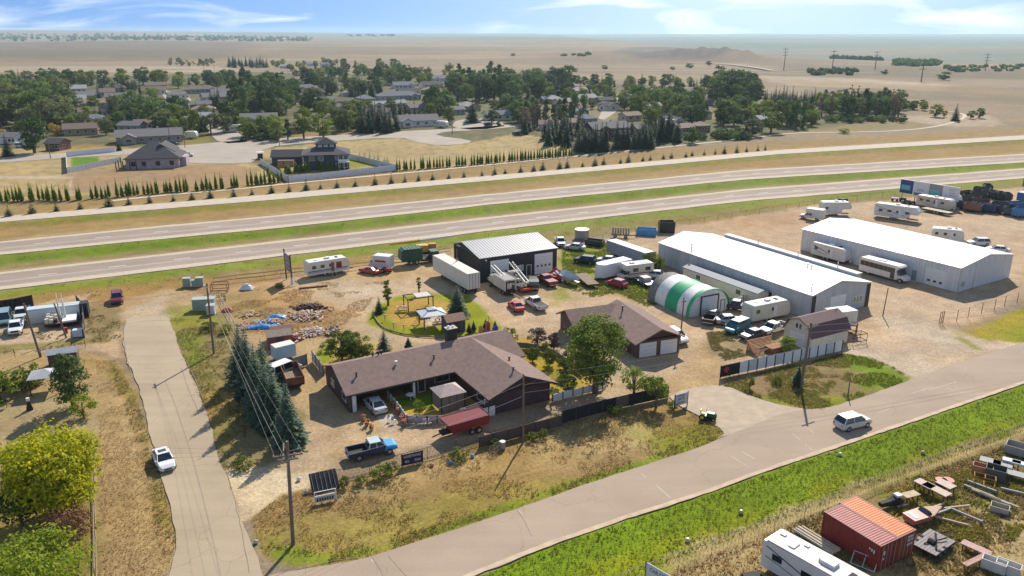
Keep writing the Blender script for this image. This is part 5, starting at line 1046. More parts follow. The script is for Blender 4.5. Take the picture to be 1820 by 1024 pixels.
rv((1463, 382), (1503, 382), 'white fifth wheel behind the truck camper in the far gravel yard', kind='fifth', wins=1, H=3.5, L=7.5, cat='fifth wheel', name='fifth_wheel')
rv((1660, 428), (1704, 432), 'white camper half hidden behind the far warehouse roof', wins=3, L=6.5)
car((1746, 436), (1731, 436), 'suv', (.62, .64, .66), 'white car with blue windscreen behind the far warehouse')
car((1783, 449), (1762, 447), 'sedan', (.62, .6, .55), 'pale car roof showing behind the warehouse corner')
big = rv((1387, 1016), (1540, 1106), 'big white fifth wheel with teal swooshes beside the red containers', kind='fifth', swoosh=BLU, wins=3, H=3.3, L=10.4, cat='fifth wheel', name='fifth_wheel', body=(.62, .62, .60), roofm=mat('pinkish_rv_roof', (.60, .54, .48), .6, var=.08, scale=2))
q = MB(); q.box(-.3, .9, -.45, .45, 3.34, 3.65); q.build('air_conditioner', M_TRIM, big)
for x, y, s in ((-4.6, .3, .35), (-3.2, -.6, .4), (-2.4, .5, .3), (2.6, -.2, .4)): q = MB(); q.box(x, x + s * 1.4, y, y + s, 3.33, 3.45); q.build('roof_hatch', M_TRIM if x < 2 else GRS, big)
rv((607, 172), (622, 171), 'white motorhome parked in the town between round trees', wins=3, cat='motorhome', name='motorhome', L=7)
rv((400, 236), (430, 234), 'white fifth wheel by the street corner hedge', kind='fifth', wins=3, H=3.4, cat='fifth wheel', name='fifth_wheel', L=9, swoosh=GRS)
rv((334, 246), (349, 246), 'white camper beside the long bungalow garage', wins=1, L=5)
rv((778, 226), (795, 227), 'white trailer beside the white bungalow garages', wins=1, L=6)
rv((1185, 224), (1196, 224), 'pale camper behind the brown tan-roofed house', wins=2, L=6)
# cutaway bus
c, a, L_ = axis2((1530, 482), (1622, 506)); bus = thing('shuttle_bus', 'white shuttle bus with dark window band beside the far warehouse', 'bus', c, R(W2A)); 
b_ = MB(); b_.prism([(-5.2, .5), (2.9, .5), (2.9, 1.2), (2.6, 2.2), (3.3, 2.9), (2.9, 3.15), (-5.0, 3.15), (-5.2, 2.9)], -1.22, 1.22, 'y'); b_.build('body', pc(.68, .67, .62), bus)
for s in (-1, 1):
    for k in range(7): q = MB(); q.box(-5.0 + k * .98, -4.07 + k * .98, s * 1.22 - (.03 if s < 0 else 0), s * 1.22 + (.03 if s > 0 else 0), 1.65, 2.6); q.build('window', M_AGL, bus)
q = MB(); q.loft([box_ring(2.9, .98, .5, 1.45), box_ring(4.0, .9, .5, 1.3), box_ring(4.5, .75, .55, 1.0)]); q.build('hood', pc(.68, .67, .62), bus)
q = MB(); q.loft([[(2.75, -1.1, 1.45), (2.75, 1.1, 1.45), (2.75, 1.0, 2.3), (2.75, -1.0, 2.3)], [(3.4, -.95, 1.42), (3.4, .95, 1.42), (2.95, .95, 2.3), (2.95, -.95, 2.3)]]); q.build('windscreen', M_AGL, bus)
q = MB(); q.box(1.5, 1.9, -1.26, -1.22, .6, 2.6); q.build('door', M_AGL, bus); q = MB(); q.box(1.95, 2.35, -1.26, -1.22, .6, 2.6); q.build('door', M_AGL, bus)
for x in (-3.2, 3.5): 
    for s in (-1, 1): wheel(bus, x, s * 1.02, .45, .28)
q = MB(); q.box(-2, -.5, -.5, .5, 3.15, 3.3); q.build('roof_unit', M_TRIM, bus)
# class C motorhome
def motorhome(tail, head, label, col=(.60, .56, .46), stripe=BRS):
    c, a, L = axis2(tail, head); t = thing('motorhome', label, 'motorhome', c, a)
    b_ = MB(); b_.prism([(-3.6, .5), (1.6, .5), (1.6, 1.9), (2.7, 2.0), (2.8, 2.5), (2.4, 3.0), (-3.4, 3.0), (-3.6, 2.8)], -1.18, 1.18, 'y'); b_.build('body', pc(*col), t)
    q = MB(); q.loft([box_ring(1.6, .98, .5, 1.2), box_ring(2.9, .92, .5, 1.12), box_ring(3.4, .8, .55, 1.0)]); q.build('cab', pc(.6, .58, .52), t)
    q = MB(); q.loft([[(1.5, -.95, 1.15), (1.5, .95, 1.15), (1.5, .85, 1.9), (1.5, -.85, 1.9)], [(2.6, -.9, 1.15), (2.6, .9, 1.15), (2.1, .8, 1.95), (2.1, -.8, 1.95)]]); q.build('windscreen', M_AGL, t)
    for s in (-1, 1):
        for x in (-2.8, -.2): q = MB(); q.box(x, x + 1.1, s * 1.18 - (.03 if s < 0 else 0), s * 1.18 + (.03 if s > 0 else 0), 1.6, 2.3); q.build('window', M_AGL, t)
        q = MB(); q.box(-3.58, 1.58, s * 1.18 - (.02 if s < 0 else 0), s * 1.18 + (.02 if s > 0 else 0), 1.15, 1.32); q.build('stripe', stripe, t)
    q = MB(); q.box(-2.6, -1.2, -.9, .9, 3.0, 3.04); q.build('roof_tarp', pc(.08, .25, .50), t); q = MB(); q.box(.2, 1.0, -.35, .35, 3.0, 3.25); q.build('roof_unit', M_TRIM, t)
    for x in (-2.1, 2.4):
        for s in (-1, 1): wheel(t, x, s * 1.0, .38, .26)
    return t
motorhome((1150, 491), (1103, 497), 'cream motorhome with brown stripe and blue roof tarp behind the red hatchback')
# truck camper
t = pickup((1455, 392), (1427, 388), (.62, .62, .60), 'white pickup carrying a camper in the far gravel yard'); q = MB(); q.prism([(-3.2, .75), (-.6, .75), (-.6, 1.85), (1.0, 1.85), (1.2, 2.3), (1.0, 2.9), (-3.1, 2.9)], -1.1, 1.1, 'y'); q.build('camper_body', pc(.64, .63, .58), t)
# cargo / semi trailers
def boxtrailer(tail, head, label, L=None, W_=2.5, H=4.0, zf=1.1, col=(.64, .62, .56), cat='semi trailer', name='semi_trailer', roofc=None, ribs=True, doors=True, axles=2, side=None, vnose=False):
    c, a, Lp = axis2(tail, head); L = L or Lp; t = thing(name, label, cat, c, a); hw = W_ / 2; m = pc(*col)
    b_ = MB()
    if vnose: b_.add([(-L / 2, -hw, zf), (L / 2 - .8, -hw, zf), (L / 2, -.3, zf), (L / 2, .3, zf), (L / 2 - .8, hw, zf), (-L / 2, hw, zf), (-L / 2, -hw, H), (L / 2 - 1, -hw, H), (L / 2 - .4, -.3, H), (L / 2 - .4, .3, H), (L / 2 - 1, hw, H), (-L / 2, hw, H)], [(5, 4, 3, 2, 1, 0), (6, 7, 8, 9, 10, 11)] + [(i, (i + 1) % 6, 6 + (i + 1) % 6, 6 + i) for i in range(6)])
    else: b_.box(-L / 2, L / 2, -hw, hw, zf, H)
    bo = b_.build('body', m, t)
    r = MB(); r.box(-L / 2 + .05, L / 2 - (.05 if not vnose else 1.0), -hw + .05, hw - .05, H - .02, H + .03); r.build('roof', roofc or mat('trailer_roof_panel', (.58, .53, .44), .6, var=.08), t)
    if ribs:
        rb = MB()
        for k in range(int(L / .6)):
            x = -L / 2 + .3 + k * .6; rb.box(x - .03, x + .03, -hw - .025, -hw, zf + .15, H - .12); rb.box(x - .03, x + .03, hw, hw + .025, zf + .15, H - .12)
        rb.box(-L / 2, L / 2 - (.05 if not vnose else 1), -hw - .03, hw + .03, H - .12, H - .03); rb.build('side_rib', m, bo)
    if doors:
        for s in (-1, 1):
            d_ = MB(); d_.box(-L / 2 - .04, -L / 2, min(0, s * (hw - .06)) + (.02 if s > 0 else 0), max(0, s * (hw - .06)) - (.02 if s < 0 else 0), zf + .08, H - .14); do = d_.build('door', m, t)
            for yy in (.3, .9): lb = MB(); lb.bar((-L / 2 - .07, s * yy, zf + .05), (-L / 2 - .07, s * yy, H - .1), .025, 4); lb.build('lock_bar', M_CHAS, do)
    ch = MB(); ch.box(-L / 2 + .1, L / 2 - .5, -.5, .5, zf - .25, zf); ch.build('chassis', M_CHAS, t)
    xs = [-L / 2 + 1.4 + k * 1.15 for k in range(axles)] if cat.startswith('semi') else [-.5 + k * .9 for k in range(axles)]
    for x in xs:
        for s in (-1, 1): wheel(t, x, s * (hw - .2), .48 if zf > .9 else .34, .3)
    if cat.startswith('semi'): lg = MB(); [lg.box(L / 2 - 3, L / 2 - 2.85, s - .07, s + .07, 0, zf) for s in (-.8, .8)]; lg.build('landing_gear', M_CHAS, t)
    return t
boxtrailer((843, 524), (780, 487), 'long white semi trailer standing left of the charcoal workshop', L=14.6, H=4.0, col=(.66, .65, .60))
boxtrailer((1112, 485), (1062, 497), 'white enclosed cargo trailer with slanted nose in the green weeds', L=8.2, H=3.0, zf=.5, cat='cargo trailer', name='cargo_trailer', col=(.66, .68, .68), roofc=pc(.66, .68, .68), vnose=True, ribs=False)
boxtrailer((1150, 474), (1089, 452), 'long grey-blue box trailer behind the cream motorhome', L=12.2, H=3.1, zf=.7, col=(.26, .30, .35), roofc=pc(.60, .60, .57), cat='semi box trailer')
boxtrailer((1468, 590), (1512, 584), 'white box trailer with open roof hatch behind the gambrel barn', L=4.4, H=3.5, zf=.9, col=(.62, .60, .54), cat='cargo trailer', name='cargo_trailer', roofc=pc(.66, .63, .55))
boxtrailer((1800, 365), (1850, 352), 'blue covered trailer at the right edge of the sales yard', L=8, H=2.9, zf=.7, col=(.03, .13, .40), roofc=pc(.55, .62, .68), cat='cargo trailer', name='cargo_trailer')
boxtrailer((1812, 340), (1850, 330), 'brown boxed trailer at the far right edge', L=6, H=3, zf=.7, col=(.25, .18, .13), cat='cargo trailer', name='cargo_trailer')
boxtrailer((491, 640), (519, 633), 'white insulated box with blue side at the tail of the spruces', L=3.0, W_=1.9, H=2.2, zf=.3, col=(.35, .50, .62), roofc=pc(.66, .62, .52), cat='cargo box', name='cargo_box', doors=False, axles=0, ribs=False)
car((497, 668), (517, 660), 'van', (.45, .46, .45), 'white-roofed van squeezed beside the grey gate near the spruces', 'van', roof=pc(*WHT))
# trailer with wooden load behind the spruces
def flatbed(tail, head, label, L, W_=2.3, z=.8, deck=M_WOOD, load=None, sides=None, cat='flatbed trailer', name='flatbed_trailer'):
    c, a, Lp = axis2(tail, head); t = thing(name, label, cat, c, a); L = L or Lp
    f = MB(); f.box(-L / 2, L / 2, -W_ / 2, W_ / 2, z - .22, z - .04); f.bar((L / 2, .5, z - .15), (L / 2 + 1.4, 0, z - .2), .06, 4); f.bar((L / 2, -.5, z - .15), (L / 2 + 1.4, 0, z - .2), .06, 4); f.build('frame', M_CHAS, t)
    n = int(W_ / .28)
    for k in range(n): d_ = MB(); y = -W_ / 2 + k * W_ / n; d_.box(-L / 2 + .02, L / 2 - .02, y + .015, y + W_ / n - .015, z - .04, z + .02 + random.uniform(0, .015)); d_.build('plank', deck, t)
    wheels(t, (-.9, 0), W_ / 2, .36)
    if sides:
        for s in (-1, 1): q = MB(); q.box(-L / 2, L / 2, s * W_ / 2 - .04, s * W_ / 2 + .04, z, z + sides[0]); q.build('side_board', sides[1], t)
        for s in (-1, 1): q = MB(); q.box(s * L / 2 - .04, s * L / 2 + .04, -W_ / 2 + .05, W_ / 2 - .05, z, z + sides[0]); q.build('end_board', sides[1], t)
    return t
flatbed((1056, 514), (1030, 492), 'rusty flatbed trailer with pale deck right of the boat', 7.2)
ft = flatbed((527, 694), (514, 664), 'old stake trailer with rust-brown sideboards behind the spruces', 5.5, sides=(1.0, mat('rust_brown_boards', (.20, .085, .045), .9, var=.3, scale=2)))
flatbed((1690, 384), (1640, 374), 'low flatbed trailer with pale side rail before the beige trailer', 7.5, deck=mat('pale_rail', (.45, .40, .28)))
# red dump trailer with hay-like frame by the front fence
c, a, L_ = axis2((852, 760), (800, 775)); dt = thing('dump_trailer', 'dark red high-sided dump trailer standing inside the front fence', 'dump trailer', c, a)
RD = mat('dark_red_steel', (.22, .018, .022), .5, var=.12)
q = MB(); q.add([(-2.6, -1.2, .9), (2.2, -1.2, .9), (2.2, 1.2, .9), (-2.6, 1.2, .9), (-2.7, -1.3, 2.1), (2.7, -1.3, 2.1), (2.7, 1.3, 2.1), (-2.7, 1.3, 2.1)], [(0, 3, 2, 1), (0, 1, 5, 4), (1, 2, 6, 5), (2, 3, 7, 6), (3, 0, 4, 7)]); q.build('body', RD, dt)
q = MB(); q.add([(-2.6, -1.2, 2.04), (2.6, -1.2, 2.04), (2.6, 1.2, 2.04), (-2.6, 1.2, 2.04)], [(0, 1, 2, 3)]); q.build('tarp', mat('red_tarp', (.16, .015, .02), .8, bump=.4), dt)
q = MB(); [q.bar(p_, q_, .05, 4) for p_, q_ in (((-2.7, -1.3, 2.1), (2.7, -1.3, 2.1)), ((-2.7, 1.3, 2.1), (2.7, 1.3, 2.1)), ((2.7, -1.3, 2.1), (2.7, 1.3, 2.1)), ((-2.7, -1.3, 2.1), (-2.7, 1.3, 2.1)))]; q.build('rim_rail', mat('pink_worn_rail', (.45, .25, .22)), dt)
q = MB(); q.box(-2.4, 3.2, -.5, .5, .6, .9); q.bar((3.1, 0, .7), (4.3, 0, .5), .08, 5); q.build('chassis', M_CHAS, dt); wheels(dt, (-1.3, -.4), 1.2, .38)
lad = thing('aluminium_ladder', 'aluminium ladder lying across the red dump trailer', 'ladder', G(838, 752), R(30), z=2.15); q = MB(); q.bar((-1.5, -.2, 0), (2.4, -.2, .25), .03, 4); q.bar((-1.5, .2, 0), (2.4, .2, .25), .03, 4); q.build('rail', M_STEEL, lad)
for k in range(9): q = MB(); x = -1.3 + k * .43; q.bar((x, -.2, .01 + k * .027), (x, .2, .01 + k * .027), .02, 4); q.build('rung', M_STEEL, lad)
# cube van, garbage truck, crane
c, a, L_ = axis2((690, 479), (668, 477)); cv = thing('cube_van', 'white cube van with red lettering next to the orange-red coupe', 'van', c, a)
q = MB(); q.box(-2.2, 1.4, -1.1, 1.1, .55, 2.9); q.build('body', pc(.62, .64, .62), cv); q = MB(); q.loft([box_ring(1.4, 1.0, .5, 1.9), box_ring(2.0, .95, .5, 1.5), box_ring(2.6, .85, .5, 1.0)]); q.build('cab', pc(.5, .52, .52), cv); q = MB(); q.box(-2.15, 1.3, -1.05, 1.05, 2.9, 2.95); q.build('roof', pc(.66, .68, .68), cv)
q = MB(); q.box(-1.4, .9, 1.1, 1.12, 1.7, 2.1); q.build('lettering', mat('red_decal', (.4, .05, .04)), cv); wheels(cv, (-1.3, 1.7), 1.05, .4); q = MB(); q.box(1.6, 2.0, -.9, .9, 1.4, 1.85); q.build('windscreen', M_AGL, cv)
mc = thing('compact_tractor', 'small red tractor parked behind the orange-red coupe', 'tractor', G(686, 485), R(-20)); q = MB(); q.box(-.3, .9, -.35, .35, .5, 1.0); q.build('body', pc(.45, .03, .03), mc); q = MB(); q.box(-.7, -.25, -.3, .3, .6, .85); q.build('seat', M_CHAS, mc)
for x, r_ in ((-.55, .5), (.7, .3)):
    for s in (-1, 1): wheel(mc, x, s * .5, r_, .25)
c, a, L_ = axis2((766, 465), (714, 471)); gt = thing('garbage_truck', 'dark green refuse truck by the highway fence left of the workshop', 'truck', c, a); DG = mat('dark_green_steel', (.012, .075, .045), .5, var=.15)
q = MB(); q.prism([(-1, .9), (3.2, .9), (3.5, 1.4), (3.3, 3.1), (2.8, 3.4), (-1, 3.4)], -1.25, 1.25, 'y'); q.build('hopper_body', DG, gt)
for k in range(6): q = MB(); q.box(-.9 + k * .7, -.75 + k * .7, -1.32, 1.32, 1.0, 3.48); q.build('hoop_rib', DG, gt)
q = MB(); q.box(-4.6, -1.1, -1.1, 1.1, .6, .95); q.build('chassis', M_CHAS, gt); q = MB(); q.box(-4.5, -2.9, -1.15, 1.15, .95, 2.4); q.build('cab', DG, gt); wheels(gt, (-3.8, .2, 1.4), 1.15, .5)
cr_ = thing('crane_truck', 'yellow crane with long pale boom lying behind the green refuse truck', 'crane', G(748, 455), R(14)); YL = mat('crane_yellow', (.55, .33, .03), .5, var=.15)
q = MB(); q.box(-2.5, 3.5, -1.1, 1.1, .6, 1.1); q.build('chassis', M_CHAS, cr_); q = MB(); q.box(-.8, 1.6, -.9, .9, 1.1, 2.4); q.build('housing', YL, cr_); q = MB(); q.box(1.7, 3.2, -.6, .6, 1.1, 2.6); q.build('cab', mat('orange_panel', (.50, .22, .06)), cr_)
q = MB(); q.bar((-6.5, 0, 2.9), (0, 0, 3.3), .22, 6, YL, .3); q.bar((0, 0, 3.3), (7.2, 0, 3.9), .3, 6, pc(.6, .58, .5), .2); q.build('boom', None, cr_); wheels(cr_, (-1.6, 2.4), 1.1, .5)
# drill trucks in front of the workshop
def drill(tail, head, label, mast=True, box=True, rear=None):
    c, a, L = axis2(tail, head); t = thing('drill_truck', label, 'drill truck', c, a); CW = pc(.56, .53, .46)
    q = MB(); q.box(-4, 3.4, -1.1, 1.1, .6, .95); q.build('chassis', M_CHAS, t)
    q = MB(); q.loft([box_ring(1.6, 1.1, .9, 2.5), box_ring(2.9, 1.05, .9, 2.4), box_ring(3.3, 1.0, .9, 1.7), box_ring(4.2, .9, .9, 1.5)]); q.build('cab', CW, t); q = MB(); q.box(2.9, 3.2, -.9, .9, 1.75, 2.35); q.build('windscreen', M_AGL, t)
    if box:
        q = MB(); q.box(-3.6, 1.3, -1.15, -.95, .95, 2.9); q.box(-3.6, 1.3, .95, 1.15, .95, 2.9); q.box(-3.6, 1.3, -.95, .95, 2.75, 2.95); q.box(1.2, 1.3, -.95, .95, .95, 2.75); q.build('body', CW, t)
        for k in range(9): q = MB(); q.box(-3.5 + k * .53, -3.42 + k * .53, -1.2, 1.2, 2.95, 3.02); q.build('roof_rib', CW, t)
        q = MB(); q.box(-3.2, -2.4, -.5, .5, 1.1, 2.2); q.build('pump', M_STEEL, t)
    if mast:
        for s in (-.35, .35): q = MB(); q.bar((-4.2, s, 2.2), (3.9, s, 3.7), .12, 6); q.build('mast', pc(.60, .57, .48), t)
        if not box:
            for k in range(9): q = MB(); x = -3.6 + k * .8; q.bar((x, -.35, 2.35 + k * .165), (x + .5, .35, 2.45 + k * .165), .06, 4); q.build('mast_brace', pc(.60, .57, .48), t)
            for k in range(16): q = MB(); x = random.uniform(-3.8, 1.2); y = random.uniform(-.9, .9); z = random.uniform(1, 1.9); s_ = random.uniform(.15, .45); q.box(x, x + s_ * 1.5, y - s_ / 2, y + s_ / 2, z, z + s_); q.build('machine_block', CW if k % 4 else M_CHAS, t)
            q = MB(); q.box(-4.3, -3.3, -1.1, 1.1, .5, .95); q.build('rear_deck', pc(.45, .03, .03), t)
    wheels(t, (-2.6, -1.4, 3.0), 1.1, .5); return t
drill((913, 529), (872, 503), 'cream box-bodied drill truck with long twin mast before the left door')
drill((938, 523), (905, 497), 'cream drilling rig with folded mast and red rear deck', box=False)
d2 = pickup((950, 522), (945, 498), (.03, .035, .035), 'black truck with canopy between the drill rig and red trucks'); q = MB(); q.box(-2.7, -.6, -.9, .9, 1.14, 1.8); q.build('canopy', pc(.10, .13, .12), d2)
d3 = pickup((985, 512), (958, 497), (.24, .02, .025), 'dark red pickup with pinkish bed cover in front of the right door', roofc=pc(.40, .10, .09)); q = MB(); q.box(-2.7, -.6, -.92, .92, 1.1, 1.2); q.build('bed_cover', pc(.34, .15, .13), d3)
bt = thing('bucket_loader', 'bright red hydraulic loader crowded behind the dark red pickup', 'loader', G(983, 500), R(-20)); RR = pc(.50, .02, .025)
q = MB(); q.box(-1.6, 1.6, -.8, .8, .6, 1.2); q.build('body', RR, bt); q = MB(); q.bar((-1, .4, 1.2), (.4, .4, 2.6), .14, 5); q.bar((.4, .4, 2.6), (1.6, .4, 1.6), .12, 5); q.build('arm', RR, bt); q = MB(); q.bar((-1, -.4, 1.2), (.1, -.4, 2.3), .14, 5); q.bar((.1, -.4, 2.3), (1.4, -.4, 1.3), .12, 5); q.build('arm', RR, bt); wheels(bt, (-1.1, 1.1), .9, .45)
bo = thing('covered_boat', 'boat on a trailer under a silver-white cover beside the red loader', 'boat', G(1007, 502), R(-42)); q = MB(); q.loft([[(-2.6, -.9, .8), (-2.6, .9, .8), (-2.6, 1.0, 1.5), (-2.6, -1.0, 1.5)], [(.8, -.8, .7), (.8, .8, .7), (.8, 1.1, 1.5), (.8, -1.1, 1.5)], [(3.0, -.06, 1.1), (3.0, .06, 1.1), (3.0, .08, 1.6), (3.0, -.08, 1.6)]]); q.build('hull', pc(.5, .5, .5), bo)
q = MB(); q.loft([[(-2.65, -1.02, 1.5), (-2.65, 1.02, 1.5), (-2.5, 0, 1.9)], [(0, -1.12, 1.5), (0, 1.12, 1.5), (0, 0, 2.5)], [(3.0, -.1, 1.6), (3.0, .1, 1.6), (2.9, 0, 1.75)]]); q.build('cover', mat('silver_boat_cover', (.50, .54, .54), .5, var=.1, bump=.4), bo); q = MB(); q.box(-2.4, 2.8, -.5, .5, .5, .62); q.build('trailer_frame', M_STEEL, bo); wheels(bo, (-.8,), 1.1, .34)
t = flatbed((1160, 512), (1136, 500), 'stripped pickup chassis with scrap on it left of the grey tent end', 4.6, z=.7, deck=M_STEEL, cat='truck chassis', name='truck_chassis'); q = MB(); q.box(-.6, 1.2, -.8, .8, .75, 1.5); q.build('cab', pc(.25, .25, .25), t)
car((1172, 494), (1150, 492), 'hatch', (.52, .53, .53), 'pale car end poking out behind the cream motorhome')

# ---------------------------------------------------------------- ride-on mower with its driver's yellow hat left out of reach: empty seat
mw = thing('riding_mower', 'green riding mower with yellow seat on the grass by the driveway', 'riding mower', G(1257, 745), R(-20)); q = MB(); q.loft([box_ring(-.1, .38, .4, .95), box_ring(.8, .36, .35, .9), box_ring(1.1, .28, .4, .75)]); q.build('hood', mat('tractor_green', (.015, .10, .03), .4), mw)
q = MB(); q.box(-.9, -.1, -.45, .45, .4, .6); q.build('rear_body', MATS['tractor_green'], mw); q = MB(); q.box(-.75, -.3, -.25, .25, .62, .8); q.box(-.85, -.75, -.25, .25, .65, 1.2); q.build('seat', mat('seat_yellow', (.65, .42, .03), .5), mw); q = MB(); q.box(-.2, .6, -.65, .65, .12, .3); q.build('mower_deck', M_CHAS, mw)
q = MB(); q.bar((.0, 0, .9), (-.18, 0, 1.2), .02, 4); q.bar((-.2, -.18, 1.2), (-.2, .18, 1.2), .025, 4); q.build('steering_wheel', M_CHAS, mw)
for x, r_ in ((-.6, .38), (.8, .24)):
    for s in (-1, 1): wheel(mw, x, s * .48, r_, .22, mat('yellow_rim', (.65, .42, .03)))
# ================================================================ CONTAINERS, BINS, JUNK
def container(p0, a, label, col, roofc, L=6.06, W_=2.44, H=2.6, mark=None):
    t = thing('shipping_container', label, 'shipping container', p0, a); m = mat('container_' + label.split()[0], col, .6, var=.12, scale=1.5); n = int(L / .28)
    fr = MB(); 
    for x in (0, L - .12):
        for y in (0, W_ - .12): fr.box(x, x + .12, y, y + .12, 0, H)
    for y in (0, W_ - .12): fr.box(.12, L - .12, y, y + .12, 0, .14); fr.box(.12, L - .12, y, y + .12, H - .1, H)
    for x in (0, L - .12): fr.box(x, x + .12, .12, W_ - .12, 0, .14); fr.box(x, x + .12, .12, W_ - .12, H - .1, H)
    fr.build('frame', m, t)
    for y, s in ((.05, 1), (W_ - .05, -1)):
        sd_ = MB(); vs = []
        for k in range(n):
            x = .12 + (L - .24) * k / n; w = (L - .24) / n
            for dx, dy in ((0, 0), (w * .3, 0), (w * .5, .035), (w * .8, .035)): vs += [(x + dx, y + s * dy, .13), (x + dx, y + s * dy, H - .09)]
        sd_.add(vs, [(2 * i, 2 * i + 2, 2 * i + 3, 2 * i + 1) for i in range(len(vs) // 2 - 1)]); sd_.build('side_panel', m, t)
    rm = mat('container_roof_' + label.split()[0], roofc, .6, var=.10, scale=1.0)
    rf = MB(); vs = []; n2 = 22
    for k in range(n2):
        x = .1 + (L - .2) * k / n2; w = (L - .2) / n2
        for dx, dz in ((0, 0), (w * .25, .035), (w * .5, .035), (w * .75, 0)): vs += [(x + dx, .1, H - .04 + dz), (x + dx, W_ - .1, H - .04 + dz)]
    rf.add(vs, [(2 * i, 2 * i + 2, 2 * i + 3, 2 * i + 1) for i in range(len(vs) // 2 - 1)]); rf.build('roof_panel', rm, t)
    e = MB(); e.box(.03, .06, .1, W_ - .1, .1, H - .1); e.build('end_panel', m, t)
    for k in range(2):
        d_ = MB(); y = .12 + k * (W_ - .24) / 2; d_.box(L - .08, L + .01, y + .01, y + (W_ - .24) / 2 - .01, .15, H - .12); do = d_.build('door', m, t)
        for yy in (.25, .85): b_ = MB(); b_.bar((L + .04, y + yy, .12), (L + .04, y + yy, H - .1), .022, 5); b_.build('lock_bar', M_STEEL, do)
    return t
CP0 = G(1464, 909, 2.6); ca = R(-60.3); cu_ = Vector((math.cos(ca), math.sin(ca))); cv_ = Vector((-cu_.y, cu_.x))
rc_ = container(CP0, ca, 'red shipping container, faded purple-red roof, nearest the big fifth wheel', (.17, .022, .018), (.34, .10, .085))
oc_ = container(CP0 + cv_ * 2.47 + cu_ * -.25, ca, 'orange roofed shipping container standing against the red one', (.20, .04, .02), (.66, .17, .04), L=6.3)
MKW = mat('white_marking', (.6, .58, .55), .7)
for zz in (2.1, 1.75, 1.3): q = MB(); [q.box(6.32, 6.345, 1.3 + k * .2, 1.42 + k * .2, zz, zz + .22) for k in range(4)]; q.build('white_mark', MKW, oc_)
for k in range(3): q = MB(); q.box(5.0 + k * .22, 5.12 + k * .22, -.02, .03, 1.7 - k * .1, 1.85); q.build('white_mark', MKW, rc_)
q = MB(); q.box(6.07, 6.09, .5, .7, 1.5, 1.9); q.box(6.07, 6.09, .5, .7, 1.0, 1.2); q.build('white_mark', MKW, rc_)
def openbin(px, py, a, L, W_, H, col, label, name='dumpster', cat='dumpster', flare=0, floor=M_CHAS, group=None, z=0):
    t = thing(name, label, cat, G(px, py), a, group, z=z); m = pc(*col); q = MB(); e = flare; th = .06
    o_ = [(-L / 2, -W_ / 2), (L / 2, -W_ / 2), (L / 2, W_ / 2), (-L / 2, W_ / 2)]
    vs = [(x, y, 0) for x, y in o_] + [(x * (1 + e), y * (1 + e), H) for x, y in o_] + [(x * (1 + e) * (1 - 2 * th / L), y * (1 + e) * (1 - 2 * th / W_), H) for x, y in o_] + [(x * .94, y * .92, .08) for x, y in o_]
    fs = [(3, 2, 1, 0)] + [(i, (i + 1) % 4, 4 + (i + 1) % 4, 4 + i) for i in range(4)] + [(4 + i, 4 + (i + 1) % 4, 8 + (i + 1) % 4, 8 + i) for i in range(4)] + [(8 + i, 8 + (i + 1) % 4, 12 + (i + 1) % 4, 12 + i) for i in range(4)]
    q.add(vs, fs); q.build('shell', m, t); q = MB(); q.add([(x * .94, y * .92, .085) for x, y in o_], [(0, 1, 2, 3)]); q.build('floor', floor, t)
    n = max(2, int(L / .9))
    for k in range(n + 1): q = MB(); x = -L / 2 + .04 + k * (L - .14) / n; q.box(x, x + .08, -W_ / 2 * (1 + e / 2) - .07, -W_ / 2 + .02, .05, H - .08); q.build('rib', m, t)
    return t
openbin(1149, 417, R(-14), 4.6, 2.2, 1.5, (.06, .28, .55), 'light blue open dumpster by the highway fence')
openbin(1184, 412, R(0), 3.6, 2.4, 2.6, (.012, .014, .02), 'tall black steel bin beside the light blue dumpster', 'steel_bin', 'steel bin')
openbin(1057, 436, R(-25), 4.0, 2.0, 1.3, (.02, .03, .03), 'dark green open bin trailer in weeds behind the workshop')
tk = thing('stock_tank', 'round corrugated grey tank in the weeds by the highway fence', 'tank', G(1034, 423), 0); q = MB(); q.bar((0, 0, 0), (0, 0, 2.0), 1.6, 18); q.build('wall', mat('zinc_sheet', (.30, .31, .32), .45, .4), tk); q = MB(); q.bar((0, 0, 2.0), (0, 0, 2.08), 1.66, 18); q.build('rim', M_STEEL, tk)
sp = thing('seed_drill', 'old grey and brown farm implement on wheels by the fence', 'farm implement', G(1103, 422), R(-10)); q = MB()
for k in range(7): q.bar((-1.8 + k * .6, 0, .7), (-1.8 + k * .6, 0, 2.3), .2, 6)
q.build('tine_tank', mat('dull_tank', (.28, .27, .26)), sp); q = MB(); q.box(-2.2, 2.6, -.3, .3, .5, .7); q.bar((2.4, 0, .6), (4, .6, .5), .1); q.bar((2.4, 0, .6), (3.8, -.6, .9), .08); q.build('frame', mat('rusty_steel', (.12, .06, .04), .85, var=.3), sp); wheels(sp, (-1.2, 1.2), .9, .42)
M_RUST = MATS['rusty_steel']
